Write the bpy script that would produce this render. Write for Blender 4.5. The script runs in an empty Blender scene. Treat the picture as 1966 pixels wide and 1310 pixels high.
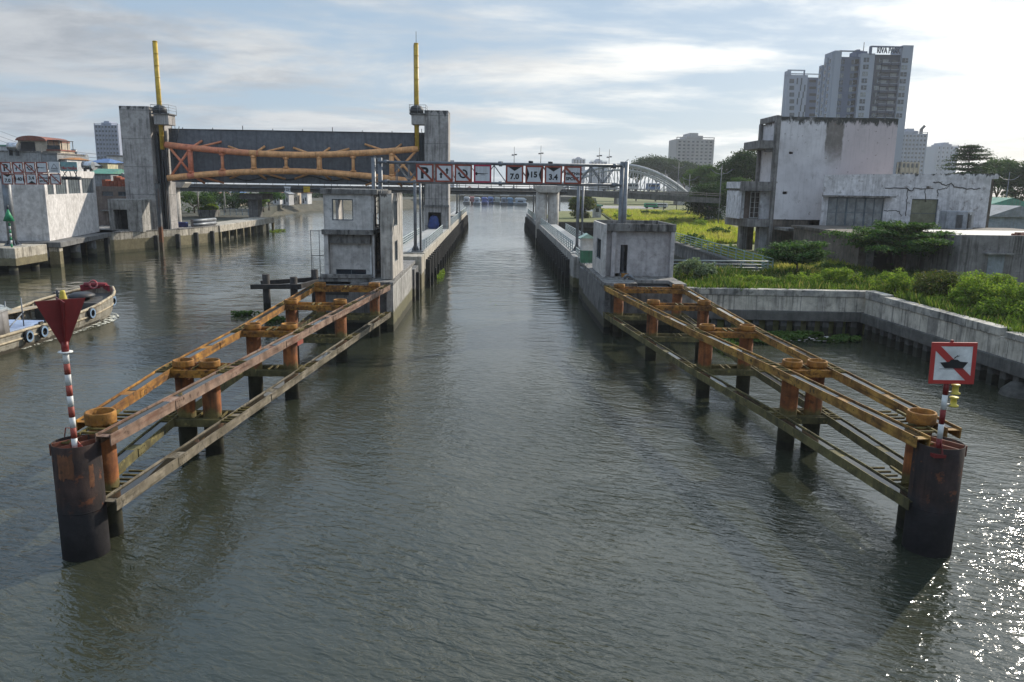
import bpy, math, random
import numpy as np
from mathutils import Vector, Matrix
R = math.radians
C = bpy.context.scene.collection
S = bpy.context.scene

# ------------------------------------------------------------------ camera
FPX, PW, PH = 1490.0, 1966.0, 1310.0
PITCH, YAW, ROLL, CAMH = R(11.4), R(1.45), R(0.9), 9.8
_f = Vector((math.sin(YAW)*math.cos(PITCH), math.cos(YAW)*math.cos(PITCH), -math.sin(PITCH)))
_r0 = Vector((math.cos(YAW), -math.sin(YAW), 0)); _u0 = _r0.cross(_f)
_r = _r0*math.cos(ROLL) + _u0*math.sin(ROLL); _u = -_r0*math.sin(ROLL) + _u0*math.cos(ROLL)
cam = bpy.data.cameras.new("camera"); cam_o = bpy.data.objects.new("camera", cam); C.objects.link(cam_o)
cam.sensor_width = 36; cam.lens = FPX/PW*36; cam.clip_end = 6000; cam.clip_start = .1
M3 = Matrix((_r, _u, -_f)).transposed()
cam_o.matrix_world = Matrix.Translation((0, 0, CAMH)) @ M3.to_4x4()
S.camera = cam_o
def G(px, py, z=0.0):                       # point of the height z seen at a photo pixel
    d = _f + _r*((px-PW/2)/FPX) - _u*((py-PH/2)/FPX)
    return Vector((0, 0, CAMH)) + d*((z-CAMH)/d.z)
def V(px, py, Y):                           # point at distance Y seen at a photo pixel
    d = _f + _r*((px-PW/2)/FPX) - _u*((py-PH/2)/FPX)
    return Vector((0, 0, CAMH)) + d*(Y/d.y)

# ------------------------------------------------------------------ light
SUN_EL, SUN_AZ = R(27.5), R(44.5)               # azimuth from +Y towards +X
SD = Vector((math.sin(SUN_AZ)*math.cos(SUN_EL), math.cos(SUN_AZ)*math.cos(SUN_EL), math.sin(SUN_EL)))
sun = bpy.data.lights.new("sun", 'SUN'); sun.energy = 5.0; sun.angle = R(0.6); sun.color = (1, .92, .79)
sun_o = bpy.data.objects.new("sun", sun); C.objects.link(sun_o)
sun_o.rotation_euler = (-SD).to_track_quat('-Z', 'Y').to_euler()
W = bpy.data.worlds.new("World"); S.world = W; W.use_nodes = True
nt = W.node_tree; nt.nodes.clear()
def N(t, typ, **k):
    n = t.nodes.new(typ)
    for a, b in k.items(): setattr(n, a, b)
    return n
def mth(t, op, a, b=None, c=None, clamp=False):
    n = N(t, 'ShaderNodeMath', operation=op, use_clamp=clamp)
    for i, v in enumerate((a, b, c)):
        if v is None: continue
        if isinstance(v, (int, float)): n.inputs[i].default_value = v
        else: t.links.new(v, n.inputs[i])
    return n.outputs[0]
def mix(t, fac, a, b, blend='MIX'):
    n = N(t, 'ShaderNodeMix', data_type='RGBA', blend_type=blend)
    for s, v in ((n.inputs[0], fac), (n.inputs[6], a), (n.inputs[7], b)):
        if isinstance(v, (int, float)): s.default_value = v
        elif isinstance(v, tuple): s.default_value = (*v, 1) if len(v) == 3 else v
        else: t.links.new(v, s)
    return n.outputs[2]
def noise(t, vec, scale, detail=5, rough=.55, lac=2.0, dist=0.0):
    n = N(t, 'ShaderNodeTexNoise'); n.inputs['Scale'].default_value = scale
    n.inputs['Detail'].default_value = detail; n.inputs['Roughness'].default_value = rough
    n.inputs['Lacunarity'].default_value = lac; n.inputs['Distortion'].default_value = dist
    if vec is not None: t.links.new(vec, n.inputs['Vector'])
    return n.outputs[0]
def vmul(t, vec, s):
    n = N(t, 'ShaderNodeVectorMath', operation='MULTIPLY'); t.links.new(vec, n.inputs[0]); n.inputs[1].default_value = s
    return n.outputs[0]
def vrot(t, vec, ang):
    n = N(t, 'ShaderNodeVectorRotate', rotation_type='Z_AXIS'); t.links.new(vec, n.inputs['Vector']); n.inputs['Angle'].default_value = ang
    return n.outputs[0]
def ramp(t, v, lo, hi, a=0.0, b=1.0, smooth=True):
    n = N(t, 'ShaderNodeMapRange', interpolation_type='SMOOTHSTEP' if smooth else 'LINEAR')
    t.links.new(v, n.inputs[0])
    for i, q in ((1, lo), (2, hi), (3, a), (4, b)): n.inputs[i].default_value = q
    return n.outputs[0]
sky = N(nt, 'ShaderNodeTexSky', sky_type='NISHITA'); sky.sun_disc = False
sky.sun_elevation = SUN_EL; sky.sun_rotation = SUN_AZ
sky.air_density = 1.0; sky.dust_density = 1.2; sky.ozone_density = 1.2; sky.altitude = 0
tc = N(nt, 'ShaderNodeTexCoord'); dirv = tc.outputs['Generated']
sp = N(nt, 'ShaderNodeSeparateXYZ'); nt.links.new(dirv, sp.inputs[0])
zc = mth(nt, 'MAXIMUM', sp.outputs[2], 0.0); zz = mth(nt, 'ADD', zc, .11)
cx = mth(nt, 'DIVIDE', sp.outputs[0], zz); cy = mth(nt, 'DIVIDE', sp.outputs[1], zz)
cb = N(nt, 'ShaderNodeCombineXYZ'); nt.links.new(cx, cb.inputs[0]); nt.links.new(cy, cb.inputs[1])
cov = noise(nt, vmul(nt, cb.outputs[0], (.62, .8, 1)), .9, 10, .56, 2.1, .25)     # the cloud deck
thick = noise(nt, vmul(nt, cb.outputs[0], (.7, .9, 1)), 1.7, 10, .6, 2.1, .3)
dsun = N(nt, 'ShaderNodeVectorMath', operation='DOT_PRODUCT'); nt.links.new(dirv, dsun.inputs[0]); dsun.inputs[1].default_value = SD
glow = mth(nt, 'POWER', mth(nt, 'MAXIMUM', dsun.outputs['Value'], 0.0), 5.2)     # forward scatter round the sun
glow2 = mth(nt, 'POWER', mth(nt, 'MAXIMUM', dsun.outputs['Value'], 0.0), 1.6)
cl_d = mix(nt, glow2, (3.2, 3.6, 4.2), (6.9, 7.15, 7.3))
cl_b = mix(nt, glow2, (5.0, 5.35, 5.8), (9.8, 9.8, 9.4))
cl = mix(nt, ramp(nt, thick, .38, .62), cl_d, cl_b)
cl = mix(nt, glow, cl, (17, 16.6, 15.4))
skyc = mix(nt, ramp(nt, cov, .42, .60), mix(nt, .72, sky.outputs[0], (4.1, 5.5, 7.1)), cl)
zen = ramp(nt, sp.outputs[2], .2, .55)                   # sky above the view, brightened and blued to lift the water's reflection
skyc = mix(nt, zen, skyc, (1.42, 1.54, 1.68), 'MULTIPLY')
bg = N(nt, 'ShaderNodeBackground'); bg.inputs[1].default_value = .092
wo = N(nt, 'ShaderNodeOutputWorld'); nt.links.new(skyc, bg.inputs[0]); nt.links.new(bg.outputs[0], wo.inputs[0])
S.view_settings.view_transform = 'Standard'; S.view_settings.look = 'None'
S.view_settings.exposure = 0.14; S.view_settings.gamma = 1
S.cycles.max_bounces = 7; S.cycles.diffuse_bounces = 3; S.cycles.glossy_bounces = 3
S.cycles.transparent_max_bounces = 8; S.cycles.sample_clamp_indirect = 6; S.cycles.volume_bounces = 0
S.cycles.caustics_reflective = False; S.cycles.caustics_refractive = False

# ------------------------------------------------------------------ materials
def newmat(name):
    m = bpy.data.materials.new(name); m.use_nodes = True; t = m.node_tree; t.nodes.clear()
    o = N(t, 'ShaderNodeOutputMaterial'); b = N(t, 'ShaderNodeBsdfPrincipled'); t.links.new(b.outputs[0], o.inputs[0])
    g = N(t, 'ShaderNodeNewGeometry')
    return m, t, b, g, o
def mat(name, c1, c2=None, scale=1.0, rough=.8, streak=0.0, streak_col=(.05, .045, .04), spots=0.0, spot_col=(.03, .028, .025),
        tide=None, bump=.25, metallic=0.0, spec=.3, fine=.25, lines=None, ss=(4.2, 4.2, .22), top=None):
    m, t, b, g, o = newmat(name); P = g.outputs['Position']
    c2 = c2 or tuple(x*.75 for x in c1)
    n1 = noise(t, P, scale, 7, .6, 2.0, .2)
    col = mix(t, ramp(t, n1, .32, .68), c1, c2)
    if streak:
        s1 = noise(t, vmul(t, P, ss), 1.0, 6, .62)
        s2 = noise(t, P, .35, 3)
        f = mth(t, 'MULTIPLY', ramp(t, s1, .44, .66), ramp(t, s2, .28, .55))
        col = mix(t, mth(t, 'MULTIPLY', f, streak), col, streak_col)
    if spots:
        s = noise(t, P, 3.1*max(scale, .4), 6, .65)
        col = mix(t, mth(t, 'MULTIPLY', ramp(t, s, .57, .65), spots), col, spot_col)
    xyz = N(t, 'ShaderNodeSeparateXYZ'); t.links.new(P, xyz.inputs[0])
    if lines:                                # joints between cast panels
        for ax, step, w, lc in lines:
            fr = mth(t, 'FRACT', mth(t, 'DIVIDE', xyz.outputs[ax], step))
            col = mix(t, mth(t, 'MULTIPLY', mth(t, 'LESS_THAN', fr, w/step), .7), col, lc)
    if top:                                  # mould along a coping: (z, depth, colour)
        zn = mth(t, 'ADD', xyz.outputs[2], mth(t, 'MULTIPLY', mth(t, 'SUBTRACT', noise(t, vmul(t, P, (1.6, 1.6, .5)), 1.3, 7, .7), .5), top[1]*4.5))
        col = mix(t, ramp(t, zn, top[0]-top[1]*.35, top[0]), col, top[2])
    if tide:                                 # list of (z, ragged, colour): below z
        for z, rg, tcol in tide:
            zn = mth(t, 'ADD', xyz.outputs[2], mth(t, 'MULTIPLY', mth(t, 'SUBTRACT', noise(t, vmul(t, P, (1, 1, .35)), 2.4, 6, .65), .5), rg*2.2))
            tc_ = mix(t, noise(t, P, 5.0, 5), tuple(x*.6 for x in tcol), tuple(min(1, x*1.35) for x in tcol))
            col = mix(t, ramp(t, zn, z-rg*.25, z+rg*.25, 1.0, 0.0), col, tc_)
    col = mix(t, min(1, fine*2.2), col, mix(t, ramp(t, noise(t, P, 1.7, 7, .68), .3, .7), (.55, .54, .53), (1.28, 1.28, 1.28)), 'MULTIPLY')
    nf = noise(t, P, 14.0, 5, .75)
    col = mix(t, fine, col, mix(t, nf, (.35, .35, .35), (1.5, 1.5, 1.5)), 'MULTIPLY')
    t.links.new(col, b.inputs['Base Color'])
    b.inputs['Roughness'].default_value = rough; b.inputs['Metallic'].default_value = metallic
    b.inputs['Specular IOR Level'].default_value = spec
    if bump:
        bp = N(t, 'ShaderNodeBump'); bp.inputs['Strength'].default_value = bump; bp.inputs['Distance'].default_value = .04
        t.links.new(noise(t, P, 7.0, 7, .65), bp.inputs['Height']); t.links.new(bp.outputs[0], b.inputs['Normal'])
    return m
def leafmat(name, a, b_, c=None, trans=.35, patch=None):
    m, t, b, g, o = newmat(name)
    rnd = g.outputs['Random Per Island']
    col = mix(t, rnd, a, b_)
    if c: col = mix(t, ramp(t, rnd, .86, .9), col, c)
    if patch: col = mix(t, ramp(t, noise(t, g.outputs['Position'], .16, 5, .65), .46, .64, 0, .85), col, patch)
    col = mix(t, .5, col, mix(t, noise(t, g.outputs['Position'], .8, 3), (.55, .55, .55), (1.4, 1.4, 1.4)), 'MULTIPLY')
    t.links.new(col, b.inputs['Base Color']); b.inputs['Roughness'].default_value = .75; b.inputs['Specular IOR Level'].default_value = .08
    tr = N(t, 'ShaderNodeBsdfTranslucent'); t.links.new(mix(t, 1.0, col, (1.15, 1.2, .6), 'MULTIPLY'), tr.inputs[0])
    ms = N(t, 'ShaderNodeMixShader'); ms.inputs[0].default_value = trans
    t.links.new(b.outputs[0], ms.inputs[1]); t.links.new(tr.outputs[0], ms.inputs[2]); t.links.new(ms.outputs[0], o.inputs[0])
    return m
ALG = (.045, .042, .024); WET = (.02, .02, .016)
m_conc = mat('concrete', (.40, .385, .36), (.30, .29, .27), .6, .85, .85, (.09, .085, .08), .5, (.12, .11, .1), [(1.35, .35, (.13, .12, .065)), (.5, .2, ALG)])
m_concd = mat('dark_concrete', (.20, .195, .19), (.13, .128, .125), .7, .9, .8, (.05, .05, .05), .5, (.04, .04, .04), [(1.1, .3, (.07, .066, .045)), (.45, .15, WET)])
m_pyl = mat('pylon_concrete', (.40, .375, .355), (.31, .29, .275), .35, .85, .65, (.07, .065, .065), .3, (.1, .1, .1), None, .3, lines=[(2, 3.8, .07, (.1, .1, .1))], top=(19.6, .9, (.06, .06, .06)))
m_housew = mat('house_plaster', (.58, .555, .53), (.48, .455, .43), .7, .85, .25, (.13, .12, .11), .4, (.2, .19, .18))
m_slab = mat('slab_concrete', (.27, .255, .24), (.17, .165, .155), 1.0, .9, 1.0, (.045, .042, .04), .7, (.06, .055, .05), ss=(3, 3, .5))
m_quay = mat('quay_concrete', (.50, .45, .37), (.38, .345, .285), .5, .85, .9, (.12, .105, .085), .5, (.1, .09, .07), [(1.75, .18, (.17, .145, .085)), (.35, .15, (.10, .09, .05))])
m_retw = mat('retaining_concrete', (.60, .545, .46), (.47, .43, .36), .7, .85, .8, (.13, .12, .11), .4, (.14, .13, .12), None, lines=[(0, 1.5, .05, (.16, .15, .14)), (1, 1.5, .05, (.16, .15, .14))])
m_cap = mat('coping_concrete', (.50, .46, .39), (.24, .23, .215), .9, .9, .9, (.06, .06, .055), .6, (.05, .05, .045), ss=(3, 3, .4))
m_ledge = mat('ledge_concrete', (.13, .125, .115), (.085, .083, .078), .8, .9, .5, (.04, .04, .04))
m_spile = mat('concrete_pile', (.125, .125, .122), (.08, .08, .078), 1.2, .9, .6, (.03, .03, .03), .3, (.2, .19, .17), [(.55, .15, (.035, .036, .028))])
m_fend = mat('rubber_fender', (.034, .034, .034), (.02, .02, .02), 2.0, .7, 0, spots=.3, spot_col=(.06, .06, .055), tide=[(.9, .2, (.02, .021, .016))])
m_pile_or = mat('rusted_pile', (.29, .10, .028), (.16, .05, .016), 1.6, .85, .9, (.07, .03, .012), .6, (.06, .03, .015),
                [(1.62, .42, (.12, .095, .032)), (1.28, .35, (.045, .042, .025)), (.35, .2, (.03, .029, .02))], .5, fine=.42)
m_cap_or = mat('ochre_collar', (.36, .165, .03), (.22, .09, .018), 3.0, .8, .5, (.08, .045, .015), .6, (.06, .035, .015), [(2.86, .12, (.06, .048, .02))], .5, fine=.42)
m_beam_br = mat('rust_brown_beam', (.28, .19, .14), (.19, .12, .082), 1.3, .8, 1.0, (.12, .05, .03), .95, (.09, .05, .035), None, .4, ss=(5, .4, 6), fine=.42)
m_beam_oc = mat('ochre_beam', (.43, .245, .055), (.21, .10, .028), 1.4, .8, 1.0, (.09, .045, .015), .95, (.06, .04, .018), None, .5, ss=(5, .4, 6), fine=.42)
m_beam_or = mat('orange_beam', (.43, .21, .036), (.19, .08, .02), 1.4, .8, 1.0, (.07, .03, .012), .95, (.05, .03, .015), None, .5, ss=(5, .4, 6), fine=.42)
m_beam_lo = mat('weathered_lower_beam', (.235, .20, .15), (.15, .125, .085), 1.2, .85, 1.0, (.06, .05, .03), .9, (.05, .042, .03), None, .4, ss=(5, .4, 6), fine=.42)
m_beam_al = mat('mossy_lower_beam', (.17, .145, .06), (.075, .066, .03), 1.5, .85, .6, (.035, .03, .016), .6, (.30, .24, .08), None, .5)
m_bigpile = mat('rusty_steel_tube', (.058, .036, .029), (.026, .02, .019), .9, .8, .9, (.012, .010, .010), .6, (.16, .055, .022), [(1.5, .9, (.024, .022, .023))], .35, 0, .12)
m_brick = mat('old_red_primer', (.30, .10, .06), (.16, .07, .045), 2.5, .7, .5, (.07, .03, .02), .5, (.05, .03, .02))
m_moss = mat('mossy_bar', (.16, .12, .03), (.06, .05, .02), 4.0, .9, 0, spots=.5, spot_col=(.02, .018, .012))
m_steel = mat('galvanised_steel', (.20, .215, .235), (.14, .15, .165), 1.5, .5, .5, (.09, .085, .08), .25, (.12, .09, .07), None, .1, .35, .5)
m_dsteel = mat('dark_steel', (.055, .065, .075), (.035, .04, .046), 1.0, .55, .4, (.09, .05, .03), .2, (.1, .05, .03), None, .12, .2)
m_rail = mat('railing_paint', (.40, .45, .45), (.28, .33, .33), 2.0, .5, .3, (.1, .09, .07), .2, (.16, .1, .06), None, .05)
m_grail = mat('green_railing_paint', (.30, .40, .35), (.20, .28, .25), 2.0, .5, .3, (.1, .09, .07), .2, (.16, .1, .06), None, .05)
m_gate = mat('gate_grey_paint', (.14, .152, .172), (.112, .122, .14), .25, .6, .5, (.045, .05, .056), .0, (.05, .05, .05), None, .06, lines=[(0, 3.05, .05, (.10, .108, .12)), (2, 2.4, .04, (.105, .113, .126))])
m_orange = mat('salmon_orange_paint', (.78, .41, .18), (.70, .35, .145), .5, .55, .35, (.36, .13, .06), .3, (.30, .11, .06), None, .08)
m_redor = mat('red_orange_paint', (.66, .21, .12), (.64, .27, .13), .22, .55, .3, (.34, .1, .06), .2, (.30, .1, .06), None, .08)
m_yellow = mat('yellow_cylinder_paint', (.60, .40, .045), (.50, .32, .035), .8, .5, .4, (.20, .12, .03), .3, (.22, .13, .04), None, .06)
m_black = mat('black_paint', (.012, .012, .013), (.02, .02, .02), 2, .6, bump=0)
m_white = mat('white_sign_face', (.62, .63, .65), (.54, .55, .57), 1.2, .5, .35, (.35, .33, .3), bump=0, fine=.06)
m_red = mat('red_sign_paint', (.42, .035, .03), (.36, .04, .032), 2.0, .5, .3, (.2, .05, .04), bump=0, fine=.08)
m_redp = mat('faded_red_paint', (.36, .075, .055), (.28, .075, .05), 3.0, .6, .4, (.18, .07, .05), bump=0)
m_dred = mat('dark_red_paint', (.20, .022, .02), (.16, .02, .018), 1.0, .5, .3, (.1, .02, .02), .2, (.1, .03, .03), bump=.03)
m_whitep = mat('white_band_paint', (.68, .68, .66), (.58, .58, .56), 3.0, .5, .3, (.4, .36, .3), bump=0)
m_lantern = mat('yellow_lantern', (.62, .50, .08), (.5, .4, .06), 3, .5, bump=0)
m_green = mat('green_paint', (.03, .26, .12), (.025, .2, .09), 2, .5, bump=0)
m_pglass = mat('dark_glass', (.035, .045, .055), (.025, .03, .04), .5, .08, bump=0, spec=.6, fine=0)
m_pane2 = mat('curtained_glass', (.22, .235, .24), (.12, .13, .135), 1.5, .15, bump=0, spec=.6, fine=0)
m_frame = mat('window_frame_paint', (.10, .13, .15), (.08, .10, .12), 2, .5, bump=0)
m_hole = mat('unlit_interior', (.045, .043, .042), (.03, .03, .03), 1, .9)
m_blue = mat('blue_tarpaulin', (.025, .055, .20), (.02, .04, .15), 2, .5, bump=.3)

def ruinmat():
    m, t, b, g, o = newmat('peeling_white_plaster'); P = g.outputs['Position']
    x = N(t, 'ShaderNodeSeparateXYZ'); t.links.new(P, x.inputs[0]); X, Z = x.outputs[0], x.outputs[2]
    col = mix(t, ramp(t, noise(t, P, .45, 6, .6), .3, .7), (.66, .63, .635), (.53, .50, .505))
    col = mix(t, ramp(t, X, 36.0, 40), col, mix(t, noise(t, P, .5, 5), (.57, .50, .505), (.46, .395, .40)))       # pinker right half
    st = mth(t, 'MULTIPLY', ramp(t, noise(t, vmul(t, P, (3.5, 3.5, .3)), 1.0, 7, .7), .48, .75), .38)
    col = mix(t, st, col, (.27, .25, .25))
    wob = mth(t, 'MULTIPLY', mth(t, 'SUBTRACT', noise(t, P, 1.2, 5, .65), .5), 1.4)
    xw = mth(t, 'ADD', X, mth(t, 'MULTIPLY', wob, .35))
    band = mth(t, 'MULTIPLY', ramp(t, xw, 36.55, 36.75), ramp(t, xw, 38.5, 38.75, 1.0, 0.0))
    band = mth(t, 'MULTIPLY', band, ramp(t, mth(t, 'ADD', Z, mth(t, 'MULTIPLY', wob, 2.4)), 12.0, 15.0))
    bc = mix(t, noise(t, vmul(t, P, (2, 2, .6)), 1.6, 6, .7), (.075, .065, .055), (.24, .21, .185))
    col = mix(t, mth(t, 'MULTIPLY', band, .92), col, bc)
    zt = mth(t, 'ADD', Z, mth(t, 'MULTIPLY', mth(t, 'SUBTRACT', noise(t, vmul(t, P, (1.3, 1.3, .6)), 1.5, 8, .75), .5), 3.2))
    col = mix(t, ramp(t, zt, 16.75, 17.3), col, (.05, .05, .045))
    dr = mth(t, 'MULTIPLY', ramp(t, noise(t, vmul(t, P, (5, 5, .12)), 1.0, 5, .7), .56, .68), ramp(t, Z, 13.5, 17.4, 0, .75))
    col = mix(t, dr, col, (.13, .12, .11))
    sp_ = mth(t, 'MULTIPLY', ramp(t, noise(t, P, 1.5, 8, .72), .615, .645), .9)
    col = mix(t, ramp(t, noise(t, P, .9, 8, .7), .5, .72, 0, .4), col, (.36, .33, .32))
    col = mix(t, sp_, col, (.19, .145, .12))
    col = mix(t, .15, col, mix(t, noise(t, P, 12, 4), (.4, .4, .4), (1.4, 1.4, 1.4)), 'MULTIPLY')
    t.links.new(col, b.inputs['Base Color']); b.inputs['Roughness'].default_value = .88; b.inputs['Specular IOR Level'].default_value = .2
    bp = N(t, 'ShaderNodeBump'); bp.inputs['Strength'].default_value = .3; bp.inputs['Distance'].default_value = .04
    t.links.new(noise(t, P, 5.0, 7, .65), bp.inputs['Height']); t.links.new(bp.outputs[0], b.inputs['Normal'])
    return m
m_ruin = ruinmat()
m_ruinw = mat('stained_white_plaster', (.66, .64, .645), (.55, .53, .54), .5, .88, .45, (.22, .21, .21), .55, (.2, .17, .15), None, .3, top=(11.75, .5, (.07, .07, .065)))
m_ruing = mat('bare_grey_render', (.25, .235, .225), (.17, .16, .15), .8, .9, .8, (.07, .065, .06), .5, (.09, .08, .07))
m_ruinb = mat('bare_brown_render', (.17, .14, .115), (.10, .085, .07), .7, .9, .8, (.05, .045, .04), .6, (.05, .05, .04))

# ------------------------------------------------------------------ mesh helpers
LOCK = None                                              # (scale, lift) shrinking the lock group about the camera point
def lk(v):
    v = Vector(v); return v if LOCK is None else v*LOCK[0]+Vector((0, 0, LOCK[1]))
class MB:
    def __init__(s): s.v = []; s.f = []; s.sm = []
    def add(s, vs, fs, smooth=False):
        o = len(s.v); s.v += [tuple(v) for v in vs]; s.f += [tuple(i+o for i in f) for f in fs]; s.sm += [smooth]*len(fs); return s
    def box(s, x0, x1, y0, y1, z0, z1):
        if x0 > x1: x0, x1 = x1, x0
        if y0 > y1: y0, y1 = y1, y0
        return s.add([(x0,y0,z0),(x1,y0,z0),(x1,y1,z0),(x0,y1,z0),(x0,y0,z1),(x1,y0,z1),(x1,y1,z1),(x0,y1,z1)],
                     [(0,3,2,1),(4,5,6,7),(0,1,5,4),(1,2,6,5),(2,3,7,6),(3,0,4,7)])
    def bar(s, p, q, w, h, up=(0, 0, 1)):
        p, q = Vector(p), Vector(q); d = (q-p).normalized(); up = Vector(up)
        if abs(d.dot(up)) > .99: up = Vector((0, 1, 0))
        a = d.cross(up).normalized()*(w/2); b = a.cross(d).normalized()*(h/2)
        vs = [p-a-b, p+a-b, p+a+b, p-a+b, q-a-b, q+a-b, q+a+b, q-a+b]
        return s.add(vs, [(0,3,2,1),(4,5,6,7),(0,1,5,4),(1,2,6,5),(2,3,7,6),(3,0,4,7)])
    def pipe(s, pts, r, n=10, cap=True, r2=None):
        pts = [Vector(p) for p in pts]; k = len(pts); base = len(s.v); prev = None
        for i, p in enumerate(pts):
            d = (pts[min(i+1, k-1)] - pts[max(i-1, 0)]).normalized()
            if prev is None:
                a = d.orthogonal().normalized()
            else:
                a = (prev - d*prev.dot(d)).normalized()
            prev = a; b = d.cross(a)
            rr = r if r2 is None else r + (r2-r)*i/max(k-1, 1)
            for j in range(n):
                t = 2*math.pi*j/n; s.v.append(tuple(p + (a*math.cos(t) + b*math.sin(t))*rr))
        for i in range(k-1):
            for j in range(n):
                s.f.append((base+i*n+j, base+i*n+(j+1) % n, base+(i+1)*n+(j+1) % n, base+(i+1)*n+j)); s.sm.append(True)
        if cap:
            s.f.append(tuple(base+j for j in range(n))[::-1]); s.sm.append(False)
            s.f.append(tuple(base+(k-1)*n+j for j in range(n))); s.sm.append(False)
        return s
    def tube(s, p, q, r, r2=None, n=14, cap=True): return s.pipe([p, q], r, n, cap, r2)
    def lathe(s, c, prof, n=20, closed=True):           # prof: (radius, z) outline, closed into a ring wall
        base = len(s.v); k = len(prof)
        for (r, z) in prof:
            for j in range(n):
                t = 2*math.pi*j/n; s.v.append((c[0]+r*math.cos(t), c[1]+r*math.sin(t), c[2]+z))
        rng = range(k) if closed else range(k-1)
        for i in rng:
            i2 = (i+1) % k
            for j in range(n):
                s.f.append((base+i*n+j, base+i*n+(j+1) % n, base+i2*n+(j+1) % n, base+i2*n+j)); s.sm.append(True)
        return s
    def prism(s, pts, off):                              # planar polygon (3D points) swept by a vector
        k = len(pts); off = Vector(off); pts = [Vector(p) for p in pts]
        vs = pts + [p+off for p in pts]
        fs = [tuple(range(k))[::-1], tuple(range(k, 2*k))] + [(i, (i+1) % k, k+(i+1) % k, k+i) for i in range(k)]
        return s.add(vs, fs)
    def xz(s, pts, y0, y1): return s.prism([(a, y0, b) for a, b in pts], (0, y1-y0, 0))
    def yz(s, pts, x0, x1): return s.prism([(x0, a, b) for a, b in pts], (x1-x0, 0, 0))
    def xy(s, pts, z0, z1): return s.prism([(a, b, z0) for a, b in pts], (0, 0, z1-z0))
    def wall(s, ax, u0, u1, z0, z1, t0, t1, holes=()):   # a wall with rectangular openings; ax 'x' runs along X, 'y' along Y
        us = sorted({u0, u1, *[h[0] for h in holes], *[h[1] for h in holes]}); zs = sorted({z0, z1, *[h[2] for h in holes], *[h[3] for h in holes]})
        for za, zb in zip(zs, zs[1:]):
            run = None
            for ua, ub in zip(us, us[1:]):
                solid = not any(h[0] <= ua and ub <= h[1] and h[2] <= za and zb <= h[3] for h in holes)
                if solid: run = (run[0], ub) if run else (ua, ub)
                if (not solid or ub == us[-1]) and run:
                    s.box(run[0], run[1], t0, t1, za, zb) if ax == 'x' else s.box(t0, t1, run[0], run[1], za, zb)
                    run = None
        return s
    def build(s, name, m, parent=None, bevel=0.0, xf=None):
        o0 = Vector((0, 0, 0)); q = parent
        while q is not None: o0 = o0 + q.location; q = q.parent
        vs = [lk(v) for v in s.v]
        if xf is not None: vs = [xf @ v for v in vs]
        me = bpy.data.meshes.new(name); me.from_pydata([v-o0 for v in vs], [], s.f); me.update()
        import bmesh
        bm = bmesh.new(); bm.from_mesh(me); bmesh.ops.recalc_face_normals(bm, faces=bm.faces); bm.to_mesh(me); bm.free()
        me.polygons.foreach_set('use_smooth', s.sm); me.materials.append(m)
        o = bpy.data.objects.new(name, me); C.objects.link(o); o.parent = parent
        if bevel:
            b = o.modifiers.new('bevel', 'BEVEL'); b.width = bevel; b.segments = 2; b.limit_method = 'ANGLE'; b.angle_limit = R(40)
        return o
def tag(o, label, cat, group=None, kind=None):
    if label:
        o['label'] = label
        if len(label.split()) > 16: print('LONG', len(label.split()), label)
    if cat: o['category'] = cat
    if group: o['group'] = group
    if kind: o['kind'] = kind
    return o
def thing(name, label, cat, loc=(0, 0, 0), group=None):
    o = bpy.data.objects.new(name, None); C.objects.link(o); o.location = lk(loc); o.empty_display_size = .3
    return tag(o, label, cat, group)
def dup(root, loc, label=None, rz=None, sc=None, group=None):
    r = root.copy(); C.objects.link(r); r.location = loc
    if rz is not None: r.rotation_euler = (0, 0, rz)
    if sc is not None: r.scale = (sc, sc, sc) if isinstance(sc, (int, float)) else sc
    if label: r['label'] = label
    if group: r['group'] = group
    for ch in list(root.children):
        c = ch.copy(); C.objects.link(c); c.parent = r
        for gch in list(ch.children):
            d = gch.copy(); C.objects.link(d); d.parent = c
    return r
def dupart(o, off):                                       # a further part of the same thing that shares the mesh
    c = o.copy(); C.objects.link(c); c.parent = o.parent; c.location = o.location + Vector(off)*(LOCK[0] if LOCK else 1); return c
def text_part(name, s, size, center, m, parent, depth=.01, ysc=1.0, xsc=1.0, bold=.04):
    cu = bpy.data.curves.new(name, 'FONT'); cu.body = s; cu.size = size; cu.align_x = 'CENTER'; cu.align_y = 'CENTER'
    cu.extrude = 0; cu.resolution_u = 3; cu.offset = size*bold
    o = bpy.data.objects.new(name+'_tmp', cu); C.objects.link(o)
    dg = bpy.context.evaluated_depsgraph_get(); me = bpy.data.meshes.new_from_object(o.evaluated_get(dg))
    bpy.data.objects.remove(o); bpy.data.curves.remove(cu)
    n = len(me.vertices); co = np.empty(n*3); me.vertices.foreach_get('co', co); co = co.reshape(-1, 3)
    mid = (co.max(0)+co.min(0))/2
    mb = MB(); V3 = [(center[0]+(c[0]-mid[0])*xsc, center[1], center[2]+(c[1]-mid[1])*ysc) for c in co]
    mb.add(V3, [tuple(p.vertices) for p in me.polygons]); bpy.data.meshes.remove(me)
    o = mb.build(name, m, parent)
    md = o.modifiers.new('thick', 'SOLIDIFY'); md.thickness = depth; md.offset = 0
    return o

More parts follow.
